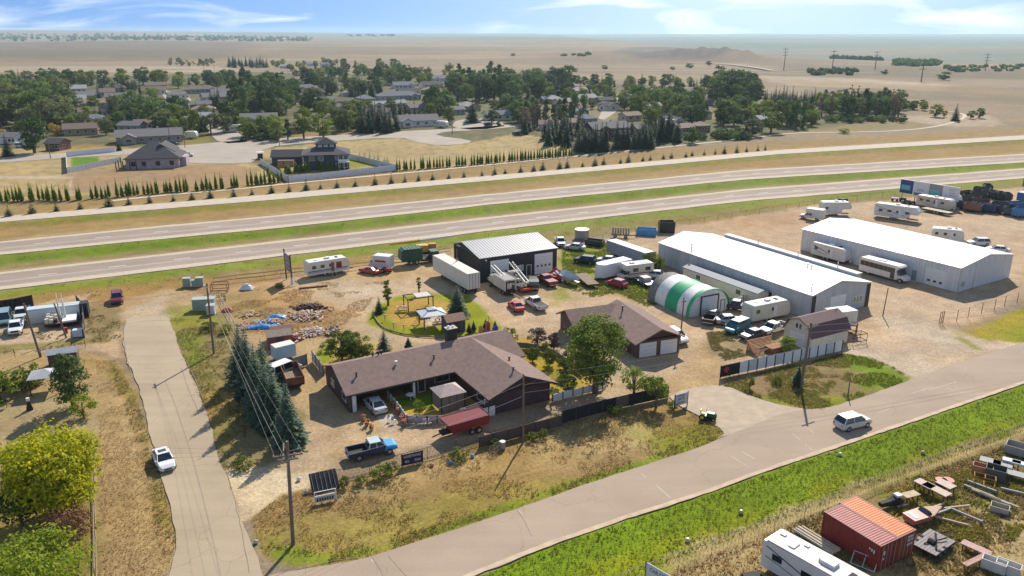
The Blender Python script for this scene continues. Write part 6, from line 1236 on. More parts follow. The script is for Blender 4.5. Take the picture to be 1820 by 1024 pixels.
# dark dump trailers and bins of the sales yard
DUMP = [(1716, 352, (.02, .02, .025), 22), (1726, 360, (.015, .02, .04), -40), (1744, 345, (.02, .03, .03), -40), (1758, 352, (.03, .05, .05), -40), (1738, 356, (.02, .022, .03), -38), (1716, 372, (.05, .045, .04), -44), (1728, 376, (.20, .09, .06), -44), (1742, 374, (.012, .03, .10), -44), (1755, 377, (.012, .03, .12), -44), (1768, 377, (.012, .02, .06), -44), (1778, 373, (.015, .03, .03), -44), (1754, 340, (.02, .04, .03), 70), (1764, 352, (.02, .04, .04), 70), (1776, 354, (.02, .03, .03), 70), (1788, 356, (.015, .025, .03), 70), (1794, 381, (.02, .06, .08), 40), (1801, 372, (.02, .14, .18), 10), (1812, 377, (.02, .08, .26), 0), (1814, 386, (.05, .2, .42), 8), (1742, 366, (.10, .03, .03), -40)]
for i, (x, y, c, a) in enumerate(DUMP):
    lab = 'dark dump trailer in the crowded row right of the billboard' if c[2] < .05 and c[0] < .06 else 'navy dump trailer in the front row right of the billboard' if c[0] < .015 and c[2] < .2 else 'blue steel bin at the right edge of the sales yard' if c[2] > .15 else 'teal-blue bin at the right edge of the sales yard' if c[2] > .07 else 'reddish dump trailer among the dark ones right of the billboard'
    t = openbin(x, y, R(a), 4.2, 2.0, 1.5, c, lab, 'dump_trailer', 'dump trailer', group='dump trailers and bins of the sales yard', z=.55); q = MB(); q.box(-2, 3.2, -.4, .4, -.25, -.01); q.build('chassis', M_CHAS, t)
    for xx in (-.8, .1):
        for s in (-1, 1): m_ = MB(); m_.bar((xx, s * .9 - .1, -.2), (xx, s * .9 + .1, -.2), .34, 10); m_.build('wheel', M_TYRE, t)
for x, y in ((1590, 357), (1604, 358), (1612, 362), (1622, 364)):
    t = thing('quad_bike', 'small dark quad bike in the row beneath the billboard', 'quad bike', G(x, y), R(-30)); q = MB(); q.box(-.9, .9, -.35, .35, .5, .9); q.build('body', M_CHAS if x != 1590 else pc(.6, .6, .6), t)
    for xx in (-.6, .6):
        for s in (-1, 1): m_ = MB(); m_.bar((xx, s * .5 - .12, .3), (xx, s * .5 + .12, .3), .3, 8); m_.build('wheel', M_TYRE, t)
t = thing('skid_steer', 'dark skid steer near the far gravel yard fence', 'loader', G(1497, 365), R(30)); q = MB(); q.box(-1.2, 1, -.8, .8, .4, 1.9); q.build('body', M_CHAS, t); q = MB(); q.box(1.1, 1.9, -.9, .9, .2, .8); q.build('bucket', M_RUST, t)
# billboard
bp0 = G(1600, 359); ba = math.atan2((G(1705, 383) - G(1600, 359)).y, (G(1705, 383) - G(1600, 359)).x)
bl0 = G(1602, 318, 5.7); bl1 = G(1707, 334, 5.7); bd = bl1 - bl0; bL = bd.length; ba = math.atan2(bd.y, bd.x)
bb = thing('billboard', 'long white billboard of four panels beside the near carriageway', 'billboard', bl0, ba)
q = MB(); q.box(0, bL, 0, .25, 1.9, 5.7); q.build('board', M_WHITE, bb)
for k in range(5): q = MB(); x = .6 + k * (bL - 1.4) / 4; q.box(x, x + .25, .3, .55, 0, 5.4); q.build('post', M_STEEL, bb)
for k, (c1, c2, c3) in enumerate((((.03, .05, .22), (.10, .42, .46), (.02, .03, .2)), ((.66, .66, .66), (.62, .64, .66), (.05, .16, .4)), ((.28, .25, .27), (.12, .45, .48), (.45, .02, .07)), ((.66, .66, .66), (.6, .63, .66), (.62, .62, .66)))):
    w4 = bL / 4; x0_ = k * w4 + .06; pn = MB(); pn.box(x0_, x0_ + w4 - .12 if k % 2 else x0_ + w4 * .9, -.04, -.005, 1.95, 5.6, pc(*c1)); po = pn.build('poster', None, bb)
    q = MB(); q.box(x0_ + .3, x0_ + w4 * .7, -.06, -.045, 2.9, 4.2, pc(*c2)); q.box(x0_, x0_ + w4 * .88, -.065, -.045, 1.95, 2.6, pc(*c3)); q.build('print', None, po)
text_mesh('STORAGE', .55, pc(.2, .2, .22), bb, (bL * .37, -.07, 5.7), (R(90), 0, 0)) if False else None
for k, (x_, z_, w_) in enumerate(((bL * .31, 5.2, 3.0), (bL * .3, 4.9, 3.4), (bL * .82, 6.6, 4.4), (bL * .83, 6.2, 2.4), (bL * .84, 5.6, 2.6), (bL * .84, 5.0, 3.6))): q = MB(); q.box(x_, x_ + w_ * .6, -.07, -.045, z_ - 1.7, z_ - 1.56); q.build('print', pc(.32, .30, .38), bb)
# highway sign near the trailer
hs_ = thing('highway_sign', 'tall two-post advertising board seen edge-on by the highway fence', 'sign', G(508, 496), R(-58))
for x in (0, 3.6): q = MB(); q.box(x, x + .2, 0, .2, 0, 5.6 if x else 6.0); q.build('post', M_BLK, hs_)
q = MB(); q.box(.2, 3.6, .05, .14, 2.0, 5.4); q.build('board', mat('faded_sign_face', (.34, .32, .36), .7, var=.4, scale=1.4), hs_)
for k in range(4): q = MB(); q.box(.4, 3.3, .02, .045, 2.3 + k * .8, 2.6 + k * .8); q.build('print', pc(.10, .08, .14), hs_)
q = MB(); q.bar((.1, 0, 5.9), (.1, -.4, 6.4), .05); q.build('lamp_arm', M_TRIM, hs_)
t = thing('a_frame_ladder', 'white lattice stand leaning at the foot of the highway sign', 'stand', G(523, 508), R(30)); q = MB(); [q.bar((x, 0, 0), (x * .6, .6, 1.5), .04, 4) for x in (-.7, -.25, .25, .7)]; [q.bar((-.6, .2 * k, .3 * k + .2), (.6, .2 * k, .3 * k + .2), .03, 4) for k in range(4)]; q.build('lattice', M_TRIM, t)
# for-sale sign
def vboard(px0, py0, px1, py1, z0, z1, label, face, lines, col, name='sign', posts=M_BLK):
    a = G(px0, py0); b_ = G(px1, py1); d = b_ - a; t = thing(name, label, 'sign', a, math.atan2(d.y, d.x)); L = d.length
    q = MB(); q.box(0, L, 0, .05, z0, z1); q.build('board', face, t)
    for x in (-.08, L): p = MB(); p.box(x, x + .08, -.03, .08, 0, z1 + .1); p.build('post', posts, t)
    for txt, size, zz, sx in lines: text_mesh(txt, size, col, t, (L / 2, -.012, zz), (R(90), 0, 0), sx=sx)
    return t
vboard(716, 830, 751, 822, .1, 1.45, 'dark blue house for sale sign fixed to the front fence', mat('navy_sign', (.012, .02, .055)), [('HOUSE FOR SALE', .42, 1.12, .60), ('403-     -7260', .42, .52, .78)], mat('sign_white_letters', (.7, .7, .72)))
vboard(1199, 727, 1221, 721, .35, 1.9, 'black and white notice board at the driveway mouth', mat('off_white_sign', (.42, .45, .50)), [('FOR SALE', .34, 1.62, .75), ('580-7736', .40, 1.18, .68), ('FULLARD', .34, .68, .82)], mat('sign_black_letters', (.02, .02, .03)))
cc_ = vboard(1146, 1047, 1192, 1075, .3, 2.7, 'white roadside sign with green lettering cut by the bottom edge', mat('pale_sign', (.6, .64, .66)), [('CAR CITY', .55, 2.2, .8), ('& RE', .5, 1.55, .8)], mat('sign_green_letters', (.01, .12, .10)), posts=M_FASC)
# ================================================================ FENCES
def chain_fence(pts, h, step, label, name='chain_link_fence', px=True, rail=M_STEEL, mesh=None, post_r=.035, cat='fence', lower=None, rr=.03):
    P = [G(*p) for p in pts] if px else pts; o = P[0]; t = thing(name, label, cat, o, 0); Q = resample(P, step)
    for p in Q: q = MB(); l = p - o; q.bar((l.x, l.y, 0), (l.x, l.y, h + .05), post_r, 5); q.build('post', rail, t)
    q = MB()
    for a, b_ in zip(Q[:-1], Q[1:]):
        a = a - o; b_ = b_ - o; q.bar((a.x, a.y, h), (b_.x, b_.y, h), rr, 4)
        if lower is not None: q.bar((a.x, a.y, lower), (b_.x, b_.y, lower), rr, 4)
    q.build('top_rail', rail, t)
    if mesh:
        w = MB()
        for a, b_ in zip(Q[:-1], Q[1:]):
            a = a - o; b_ = b_ - o; n = 8
            for k in range(n):
                u = a.lerp(b_, k / n); v = a.lerp(b_, (k + 1) / n); w.bar((u.x, u.y, .05), (v.x, v.y, h), .011, 3); w.bar((u.x, u.y, h), (v.x, v.y, .05), .011, 3); w.bar((u.x, u.y, .05), (u.x, u.y, h), .010, 3)
        w.build('wire_mesh', mesh, t, kind='stuff')
    return t
M_MESH = mat('fence_wire', (.16, .13, .11), .7)
chain_fence([(1060, 1062), (1116, 1036), (1207, 1001), (1320, 959), (1430, 916), (1553, 866), (1674, 821), (1760, 790), (1830, 764), (1960, 715)], 1.25, 3.0, 'long chain link fence with pale top rail along the green roadside', mesh=M_MESH, rail=mat('pale_galvanised_rail', (.55, .47, .38), .5))
FFP = [(553, 868), (598, 859), (714, 829), (760, 817), (860, 790), (940, 768), (1000, 752)]
ff = chain_fence(FFP, 1.5, 2.9, 'brown wire fence along the front of the property', mesh=M_MESH, rail=mat('rust_brown_rail', (.16, .10, .075), .7), lower=.25)
q = MB(); P = [G(*p) - G(*FFP[0]) for p in FFP]
for a, b_ in zip(P[:-1], P[1:]): q.bar((a.x, a.y, .1), (b_.x, b_.y, .1), .06, 4)
q.build('base_log', mat('pale_log', (.42, .34, .24), .9), ff)
# dark fabric screens on the fence
def screen(pts, z0, z1, label, m, npan=6, name='fence_screen', post=M_FASC, gap=.06, cat='fence', logo=False, alt=None):
    P = [G(*p) for p in pts]; o = P[0]; t = thing(name, label, cat, o, 0); L = sum((b - a).length for a, b in zip(P[:-1], P[1:]))
    for k in range(npan):
        a = at_t(P, k / npan) - o; b_ = at_t(P, (k + 1) / npan) - o; d = (b_ - a).normalized(); n = Vector((-d.y, d.x)) * .025; a2 = a + d * gap; b2 = b_ - d * gap
        q = MB(); q.add([(a2.x - n.x, a2.y - n.y, z0), (b2.x - n.x, b2.y - n.y, z0), (b2.x - n.x, b2.y - n.y, z1), (a2.x - n.x, a2.y - n.y, z1), (a2.x + n.x, a2.y + n.y, z0), (b2.x + n.x, b2.y + n.y, z0), (b2.x + n.x, b2.y + n.y, z1), (a2.x + n.x, a2.y + n.y, z1)], [(0, 1, 2, 3), (4, 7, 6, 5), (0, 4, 5, 1), (3, 2, 6, 7), (0, 3, 7, 4), (1, 5, 6, 2)])
        q.build('panel', alt(k) if alt else m, t)
    for k in range(npan + 1):
        a = at_t(P, k / npan) - o; q = MB(); q.box(a.x - .07, a.x + .07, a.y - .07, a.y + .07, 0, z1 + .06); q.build('post', post, t)
    return t
M_SCR = mat('black_screen_fabric', (.016, .015, .016), .9); M_SCB = mat('brown_screen', (.13, .09, .075), .9, var=.15)
screen([(1000, 752), (1060, 735), (1105, 724), (1163, 711)], 0, 1.6, 'black fabric screened stretch of the front fence under the trees', M_SCR, 7, alt=lambda k: M_SCR if k != 4 else M_SCB)
screen([(852, 796), (940, 772), (998, 757)], 0, 1.4, 'brown board stretch of the front fence right of the red dump trailer', mat('brown_board_panel', (.10, .065, .05), .9, var=.2), 6)
screen([(1163, 711), (1187, 706)], 0, 1.5, 'short dark fence end beside the driveway notice board', M_SCR, 2)
pf = screen([(1280, 672), (1320, 663), (1495.5, 624.5)], .1, 1.75, 'long fence of white panels with black posts before the gambrel barn', M_WHITE, 14, name='panel_fence', post=M_BLK, gap=.10, alt=lambda k: M_SCR if k < 2 else (M_WHITE if k % 3 else mat('greyer_panel', (.58, .59, .60), .5)))
q = MB(); q.bar((.9, -.12, 1.1), (.9, .0, 1.1), .42, 12); q.build('red_emblem', mat('red_emblem', (.4, .03, .03)), pf).rotation_euler = (0, 0, R(25))
q = MB(); P2 = [G(1280, 671), G(1320, 663), G(1495.5, 624.5)]
for a, b_ in zip(P2[:-1], P2[1:]): a = a - P2[0]; b_ = b_ - P2[0]; q.bar((a.x, a.y, 1.85), (b_.x, b_.y, 1.85), .03, 4)
q.build('top_rail', M_STEEL, pf)
screen([(982, 714), (1025, 703), (1071, 692)], 0, 1.0, 'low white panel fence with dark posts at the garden corner', M_WHITE, 5, name='panel_fence', post=M_FASC)
screen([(1071, 692), (1077, 686), (1080, 676)], 0, 1.0, 'short curved end of the white garden fence', M_WHITE, 2, name='panel_fence', post=M_WHITE)
screen([(724, 752), (750, 753), (776, 752), (795, 752)], 0, 1.0, 'grey board fence of the front garden left of the red trailer', mat('lilac_grey_board', (.36, .33, .36), .8), 4, name='board_fence', post=M_FASC)
screen([(843, 748), (881, 737)], 0, 1.3, 'white and tan board fence right of the red trailer', M_WHITE, 3, name='board_fence', post=M_BLK, alt=lambda k: M_WOOD if k == 0 else M_WHITE)
screen([(690, 708), (700, 720), (712, 735), (722, 750)], 0, 1.0, 'leaning pale picket fence beside the silver sedan', mat('pale_mint_picket', (.45, .50, .46), .8), 6, name='picket_fence', post=M_TRIM)
screen([(556, 642), (566, 655), (575, 668)], 0, 1.6, 'pale panels behind the west end of the long house', mat('pale_grey_board', (.45, .44, .41), .8), 3, name='board_fence', post=M_FASC)
screen([(520, 657), (546, 649)], 0, 1.7, 'grey-green metal gate at the end of the spruce row', mat('grey_green_sheet', (.20, .22, .19), .7), 1, name='metal_gate', cat='gate')
screen([(916, 618), (945, 620), (985, 632), (1010, 650), (1035, 668)], 0, .9, 'weathered low garden fence behind the purple-leaved trees', mat('greyed_timber', (.20, .18, .16), .9), 9, name='garden_fence', post=M_WOOD)
screen([(1300, 548), (1330, 536)], 0, 1.5, 'short white panel fence next to the tent end', M_WHITE, 3, name='panel_fence', post=M_BLK); screen([(1330, 536), (1392, 563)], 0, 1.5, 'white panel fence running back behind the cream camper trailer', M_WHITE, 6, name='panel_fence', post=M_BLK)
for (pts, n, lab) in (([(513, 324), (706, 303)], 26, 'long white vinyl fence in front of the navy house'), ([(463, 291), (513, 324)], 9, 'white vinyl fence on the street side of the navy house'), ([(120, 308), (216, 288)], 14, 'white vinyl fence in front of the artificial lawn'), ([(118, 279), (120, 308)], 3, 'short white vinyl fence left of the artificial lawn'), ([(118, 279), (205, 270)], 10, 'white vinyl fence behind the artificial lawn'), ([(617, 281), (706, 303)], 9, 'white vinyl fence behind the lawn trees of the navy house')):
    screen(pts, 0, 1.9, lab, mat('white_vinyl', (.60, .64, .67), .6), n, name='vinyl_fence', post=MATS['white_vinyl'], gap=.02)
chain_fence([(1675, 575), (1700, 571), (1720, 566), (1744, 558), (1767, 551), (1785, 545), (1850, 527)], 1.9, 3.2, 'thin wire fence with tall posts at the warehouse yard corner', rail=mat('brown_post', (.13, .09, .07)), post_r=.05, rr=.012)
t = thing('swing_gate', 'folded dark metal gate at the warehouse yard entrance', 'gate', G(1672, 576), R(-60)); q = MB(); [q.bar((0, y, 0), (0, y, 2.2), .05, 5) for y in (-.5, 0, .5)]; [q.bar((0, -.5, z), (0, .5, z), .03, 4) for z in (.3, 1.1, 2.0)]; q.build('frame', M_RUST, t)
chain_fence([(380, 506), (420, 500), (470, 495), (500, 491), (545, 486)], 1.2, 3, 'silvery pipe rack fence between the yard and the highway verge', rail=mat('old_pipe_grey', (.30, .28, .26)), lower=.5, rr=.09)
chain_fence([(620, 480), (665, 474), (720, 462), (800, 450)], 1.1, 3, 'pipe rack fence behind the cube van and green truck', rail=MATS['old_pipe_grey'], lower=.5, rr=.07)
chain_fence([(1040, 434), (1130, 416), (1200, 404), (1300, 388), (1420, 370), (1500, 358), (1590, 348)], 1.4, 4.5, 'dark wire fence at the back of the gravel yard', rail=M_FASC, rr=.02, mesh=None)
chain_fence([(392, 540), (408, 570), (425, 600), (440, 625), (452, 650)], 1.6, 3, 'leaning pale fence along the west side of the rubble yard', rail=mat('pale_pipe', (.42, .38, .32)), rr=.05, lower=.4)
chain_fence([(168, 840), (169, 905), (171, 965), (172, 1040)], 1.6, 2.4, 'wooden fence along the west garden by the mown strip', rail=M_WOOD, rr=.07, lower=.4)
chain_fence([(-20, 632), (27, 636), (74, 634), (112, 628), (152, 618)], 1.3, 4, 'thin wire fence below the west equipment yard', rail=M_FASC, rr=.012)
chain_fence([(12, 725), (40, 700), (60, 690)], 1.2, 3, 'thin garden fence in the west garden', rail=M_FASC, rr=.012)
screen([(-30, 561), (22, 554), (60, 546)], 0, 2.2, 'black screened fence behind the west yard trucks', M_SCR, 5); screen([(138, 546), (150, 560), (151, 600)], 0, 2.2, 'pale edged black fence closing the west yard', M_SCR, 3, post=M_STEEL)
# island edging log and bollards
q = MB(); P = smooth_pl(W([(664, 552), (664, 562), (674, 578), (690, 588), (730, 598), (790, 601), (842, 598)]), 1); o = P[0]; lg = thing('edging_pipe', 'dark pipe edging curving round the yard island', 'edging', o)
for a, b_ in zip(P[:-1], P[1:]): a = a - o; b_ = b_ - o; q.bar((a.x, a.y, .12), (b_.x, b_.y, .12), .12, 5)
q.build('pipe', M_WOOD, lg)
for px, py in ((700, 584), (718, 588), (736, 588), (757, 592), (684, 570)):
    t = thing('garden_ornament', 'short post-mounted ornament on the green rim of the yard island', 'ornament', G(px, py)); q = MB(); q.bar((0, 0, 0), (0, 0, .8), .05, 5); q.build('post', M_WOOD, t); q = MB(); q.box(-.16, .16, -.12, .12, .8, 1.05); q.build('top', mat('faded_pink', (.42, .30, .27)), t)
# ================================================================ POLES AND WIRES
M_POLE = mat('weathered_pole', (.17, .125, .095), .9, var=.2, scale=3); M_INS = mat('insulator', (.45, .45, .42), .3)
def upole(px, py, h, label, arms=((9.6, 1.2),), ang=0.0, r=.16, lean=(0, 0), name='utility_pole', tf=False):
    p = G(px, py); t = thing(name, label, 'utility pole', p, ang); q = MB(); q.bar((0, 0, -.2), (lean[0], lean[1], h), r, 8, r2=r * .72); q.build('pole', M_POLE, t)
    pts = []
    for z, w in arms:
        k = z / h; a_ = MB(); a_.box(lean[0] * k - w, lean[0] * k + w, lean[1] * k - .06 - r, lean[1] * k + .06 - r, z - .06, z + .06); ao = a_.build('crossarm', M_POLE, t)
        for x in (-w + .1, -w * .45, w * .45, w - .1): i_ = MB(); i_.bar((lean[0] * k + x, lean[1] * k - r, z + .06), (lean[0] * k + x, lean[1] * k - r, z + .22), .05, 6); i_.build('insulator', M_INS, ao)
    if tf: a_ = MB(); a_.bar((.35, 0, h - 2.6), (.35, 0, h - 1.6), .28, 10); a_.build('transformer', M_STEEL, t)
    ca_, sa_ = math.cos(ang), math.sin(ang)
    def top(z, x=0): k = z / h; lx = lean[0] * k + x; ly = lean[1] * k; return Vector((p.x + lx * ca_ - ly * sa_, p.y + lx * sa_ + ly * ca_, z))
    return t, top
P1, t1 = upole(521, 967, 10.6, 'tall utility pole with crossed arms on the corner verge', ((9.3, 1.3), (8.9, .9)), R(15), .19, (.35, 0))
a_ = MB(); a_.box(-.06, .06, -1.2, 1.2, 9.75, 9.87); a_.build('crossarm', M_POLE, P1)
P2, t2 = upole(380, 628, 10.6, 'utility pole beside the side road with long shadow', ((10.0, .8),), R(-60), .17, (-.5, .3))
P3, t3 = upole(930, 785, 8.5, 'bare utility pole in front of the long house gable', (), 0, .14)
P4, t4 = upole(1208, 614, 7.6, 'thin utility pole with short crossarm between garage and tent', ((7.0, .35),), R(30), .12, (.2, 0))
P5, t5 = upole(1423, 690, 9.2, 'pale utility pole with crossarm in front of the white panel fence', ((8.6, 1.1),), R(30), .19, (.5, 0))
P6, t6 = upole(1569, 561, 4.8, 'dark short pole at the corner of the long warehouse', (), 0, .10, (.2, 0))
P7, t7 = upole(1479, 600, 4.8, 'tan post beside the gambrel barn', (), 0, .09)
P8, t8 = upole(1507, 703, 2.6, 'plain wooden post in the grass triangle', (), 0, .09)
P9, t9 = upole(72, 634, 8.2, 'leaning utility pole in front of the west equipment yard', (), 0, .17, (-.9, 0))
P10, t10 = upole(118, 600, 5.6, 'dark pole with white flags amid the west yard junk', (), 0, .14, (-.9, 0))
P11, t11 = upole(813, 500, 6.2, 'thin pole beside the long white semi trailer', ((4.3, .3),), 0, .11)
for px, py, h in ((666, 236, 8), (497, 259, 8), (303, 258, 9), (329, 262, 9), (90, 282, 9), (363, 130, 9), (382, 132, 10), (804, 238, 8), (1027, 128, 9), (700, 130, 8)): upole(px, py, h, 'distant utility pole among the town houses', ((h - .8, .8),), 0, .16)
M_WIRE = mat('pale_cable', (.24, .21, .18), .5); M_WIRED = mat('dark_cable', (.06, .05, .05), .6)
def wire(a, b_, sag, label, r=.009, m=M_WIRE, n=14):
    a = Vector(a); b_ = Vector(b_); o = (a + b_) / 2; q = MB(); pp = []
    for i in range(n + 1): t_ = i / n; p = a.lerp(b_, t_); p.z -= sag * 4 * t_ * (1 - t_); pp.append(p - Vector((o.x, o.y, 0)))
    for u, v in zip(pp[:-1], pp[1:]): q.bar(u, v, r, 3)
    q.build('overhead_wire', m, loc=(o.x, o.y, 0), label=label, cat='overhead wire', group='overhead wires along the roads')
for x in (-1.2, 0, 1.2): wire(t1(9.55, x), t2(10.2, x * .6), .5, 'overhead wire running from the corner pole to the side road pole')
wire(t1(8.2), t2(8.6), .7, 'lower cable running from the corner pole to the side road pole', .016)
off_w = Vector((-62, 66, 8.5))
for x in (-1.2, 0, 1.2): wire(t1(9.55, x), off_w + Vector((0, x * 2, 0)), .6, 'overhead wire leaving the corner pole to the left')
for z1, z3 in ((9.6, 8.4), (8.6, 7.4), (7.8, 5.8)): wire(t1(z1), t3(z3), .7, 'overhead wire from the corner pole to the house pole', .012)
for z3, z5 in ((8.3, 8.8), (7.2, 7.9), (6.2, 7.0)): wire(t3(z3), t5(z5), .7, 'overhead wire from the house pole to the pale pole', .012)
for z5 in (8.7, 7.8): wire(t5(z5), (110, 118, z5), .8, 'overhead wire leaving the pale pole to the right', .02)
wire(t1(9.6), (-6, 22, 9.5), .3, 'overhead wire from the corner pole toward the camera', .011); wire(t1(9.2), (-10, 22, 9.0), .3, 'overhead wire from the corner pole toward the camera', .011)
wire(t4(7.2), t3(7.0), .5, 'service wire from the garage pole to the house pole', .014); wire(t4(7.2), t5(8.2), .5, 'service wire from the garage pole to the pale pole', .014)
wire(t2(9.8), t9(8.0), .6, 'overhead wire from the side road pole to the west yard', .016)
# transmission line far right
for px, py, h in ((1393, 125), (1478, 131), (1555, 124), (1637, 146), (1751, 126)) and ((1393, 125, 26), (1478, 131, 25), (1555, 124, 22), (1637, 146, 20), (1751, 126, 20)):
    p = G(px, py); t = thing('transmission_pylon', 'tall steel power pylon in the open fields at far right', 'power pylon', p, R(-20), z=Zf(p.x, p.y)); q = MB()
    q.bar((0, 0, 0), (0, 0, h), .55, 4, r2=.25); q.build('mast', mat('grey_brown_steel', (.10, .085, .075), .7), t)
    for z in (h - 1.5, h - 5, h - 8.5): a_ = MB(); a_.bar((-3.2, 0, z), (3.2, 0, z + .4), .22, 4); a_.build('crossarm', MATS['grey_brown_steel'], t)
# ================================================================ YARD CLUTTER
def pile(px0, py0, px1, py1, n, cols, size, hh, label, name='rubble_pile', flat=.5):
    """heap of loose pieces"""
    a = G((px0 + px1) / 2, (py0 + py1) / 2); rx = (G(px1, (py0 + py1) / 2) - G(px0, (py0 + py1) / 2)).length / 2; ry = (G((px0 + px1) / 2, py0) - G((px0 + px1) / 2, py1)).length / 2
    q = MB()
    for i in range(n):
        u = random.gauss(0, .42); v = random.gauss(0, .42); x = u * rx; y = v * ry; h_ = hh * max(0, 1 - (u * u + v * v)) * random.random(); s = random.uniform(.5, 1.3) * size
        q.box(x, x + s * random.uniform(.8, 2.2), y, y + s * .6, h_, h_ + s * flat, random.choice(cols), random.uniform(0, 6.3), tilt=random.uniform(-.5, .5))
    return q.build(name, None, loc=(a.x, a.y, 0), label=label, cat='pile', kind='stuff')
c1 = mat('split_firewood', (.50, .35, .20), .9, var=.3); c2 = mat('pink_brick_rubble', (.42, .25, .20), .9, var=.3); c3 = mat('charred_wood', (.06, .045, .04), .9); c4 = mat('white_scrap', (.50, .42, .38), .8); c5 = mat('blue_plastic', (.04, .22, .48), .5); c6 = mat('rust_scrap', (.20, .07, .04), .9, var=.3); c7 = mat('pale_timber', (.48, .37, .25), .9)
pile(512, 553, 572, 572, 420, [c1, c1, c2, c4, c7], .32, .6, 'heap of split firewood and pink rubble in the middle of the west yard', 'firewood_heap')
pile(520, 543, 572, 553, 140, [c3, c3, c6], .4, .6, 'dark charred strip of wood above the firewood heap', 'charred_wood_heap')
pile(446, 568, 500, 584, 260, [c1, c7, c2, c5, c4], .32, .5, 'low pile of firewood and scrap spilling over a blue tarp'); pile(528, 583, 572, 600, 240, [c4, c2, c4, c7], .34, .4, 'scatter of white and lilac scrap pieces near the yard trees', 'scrap_heap')
pile(575, 582, 596, 600, 90, [c6, c3, c7, c4], .4, .6, 'small rust-brown scrap stack beside the yard trees', 'scrap_heap'); pile(508, 596, 540, 608, 110, [c4, c6, c3, c7], .35, .3, 'strewn scrap just behind the red shed', 'scrap_heap')
pile(418, 572, 445, 590, 130, [c2, c7, c2], .25, .15, 'thin scatter of pinkish rubble at the west fence', 'rubble_scatter'); pile(420, 554, 455, 566, 60, [c7, c1], .3, .15, 'few pale boards lying left of the firewood', 'board_scatter')
def tarp(px, py, w, d_, h, m, label, a=0, name='tarp', cat='tarp'):
    q = MB(); n = 7; vs = []
    for j in range(n):
        for i in range(n): u = i / (n - 1) - .5; v = j / (n - 1) - .5; vs.append((u * w * (1 + random.uniform(-.08, .08)), v * d_ * (1 + random.uniform(-.1, .1)), max(.02, h * (1 - 4 * u * u) * (1 - 4 * v * v) + random.uniform(0, .12))))
    q.add(vs, [(j * n + i, j * n + i + 1, (j + 1) * n + i + 1, (j + 1) * n + i) for j in range(n - 1) for i in range(n - 1)]); p = G(px, py); return q.build(name, m, loc=(p.x, p.y, 0), rz=a, label=label, cat=cat)
M_BT = mat('blue_tarpaulin', (.05, .26, .52), .5, var=.35, scale=1.5, bump=.5)
tarp(468, 582, 5.5, 1.6, .5, M_BT, 'crumpled bright blue tarp at the front of the firewood pile', R(6)); tarp(492, 564, 3.0, 1.5, .5, M_BT, 'small blue tarp bundle above the firewood pile', R(5)); tarp(404, 553, 2.0, 1.0, .6, mat('orange_red_sheet', (.50, .10, .06), .6), 'orange-red sheet lying by the west fence')
tarp(439, 514, 2.4, 1.6, 1.1, pc(.62, .64, .64), 'white-blue covered bundle standing alone in the dry yard', 0, 'covered_bundle', 'bundle')
for px, py, sz, lab in ((333, 509, (1.3, 1.0, 1.6), 'left green-grey utility box of the three by the highway fence'), (346, 509, (.9, .8, 1.2), 'small middle utility box of the three by the highway fence'), (356, 508, (1.3, 1.0, 1.6), 'right green-grey utility box of the three by the highway fence'), (364, 549, (3.6, 1.6, 1.9), 'wide grey-green electrical cabinet beside the side road end'), (376, 557, (1.3, 1.3, 1.5), 'pale transformer box next to the wide electrical cabinet')):
    t = thing('utility_cabinet', lab, 'utility box', G(px, py), R(10)); q = MB(); q.box(-sz[0] / 2, sz[0] / 2, -sz[1] / 2, sz[1] / 2, .1, sz[2]); q.build('cabinet', mat('utility_green', (.27, .32, .27), .7) if 'pale' not in lab else pc(.5, .52, .5), t); q = MB(); q.box(-sz[0] / 2 - .06, sz[0] / 2 + .06, -sz[1] / 2 - .06, sz[1] / 2 + .06, sz[2], sz[2] + .07); q.build('lid', mat('utility_lid', (.33, .37, .33), .7), t); q = MB(); q.box(-sz[0] / 2 - .1, sz[0] / 2 + .1, -sz[1] / 2 - .1, sz[1] / 2 + .1, 0, .1); q.build('plinth', M_CONC, t)
def cart(px, py, label, a=0, s=1.0, m=M_RUST):
    t = thing('scrap_rack', label, 'metal rack', G(px, py), a); q = MB()
    for x in (-1.2 * s, 1.2 * s):
        for y in (-.6 * s, .6 * s): q.bar((x, y, 0), (x, y, 1.3 * s), .05 * s, 4)
    for z in (.3 * s, 1.3 * s):
        for y in (-.6 * s, .6 * s): q.bar((-1.2 * s, y, z), (1.2 * s, y, z), .05 * s, 4)
        for x in (-1.2 * s, 0, 1.2 * s): q.bar((x, -.6 * s, z), (x, .6 * s, z), .05 * s, 4)
    q.build('frame', m, t); return t
cart(391, 518, 'rusty cart frame next to the highway rack fence', R(8), 1.2); cart(390, 537, 'low dark frame by the leaning west fence', R(30), .8, M_CHAS); cart(1522, 608, 'rusty scrap frames piled right of the gambrel barn', R(20), 1.1); cart(1502, 592, 'tangled rusty frame behind the gambrel barn roof', R(-30), 1.3); cart(512, 588, 'black bin-like frame behind the red shed', 0, .6, M_CHAS)
t = thing('timber_beam', 'long rust-coloured beam lying before the old travel trailer', 'beam', G(557, 511), R(18)); q = MB(); q.box(-2.6, 2.6, -.12, .12, 0, .22); q.build('beam', c6, t)
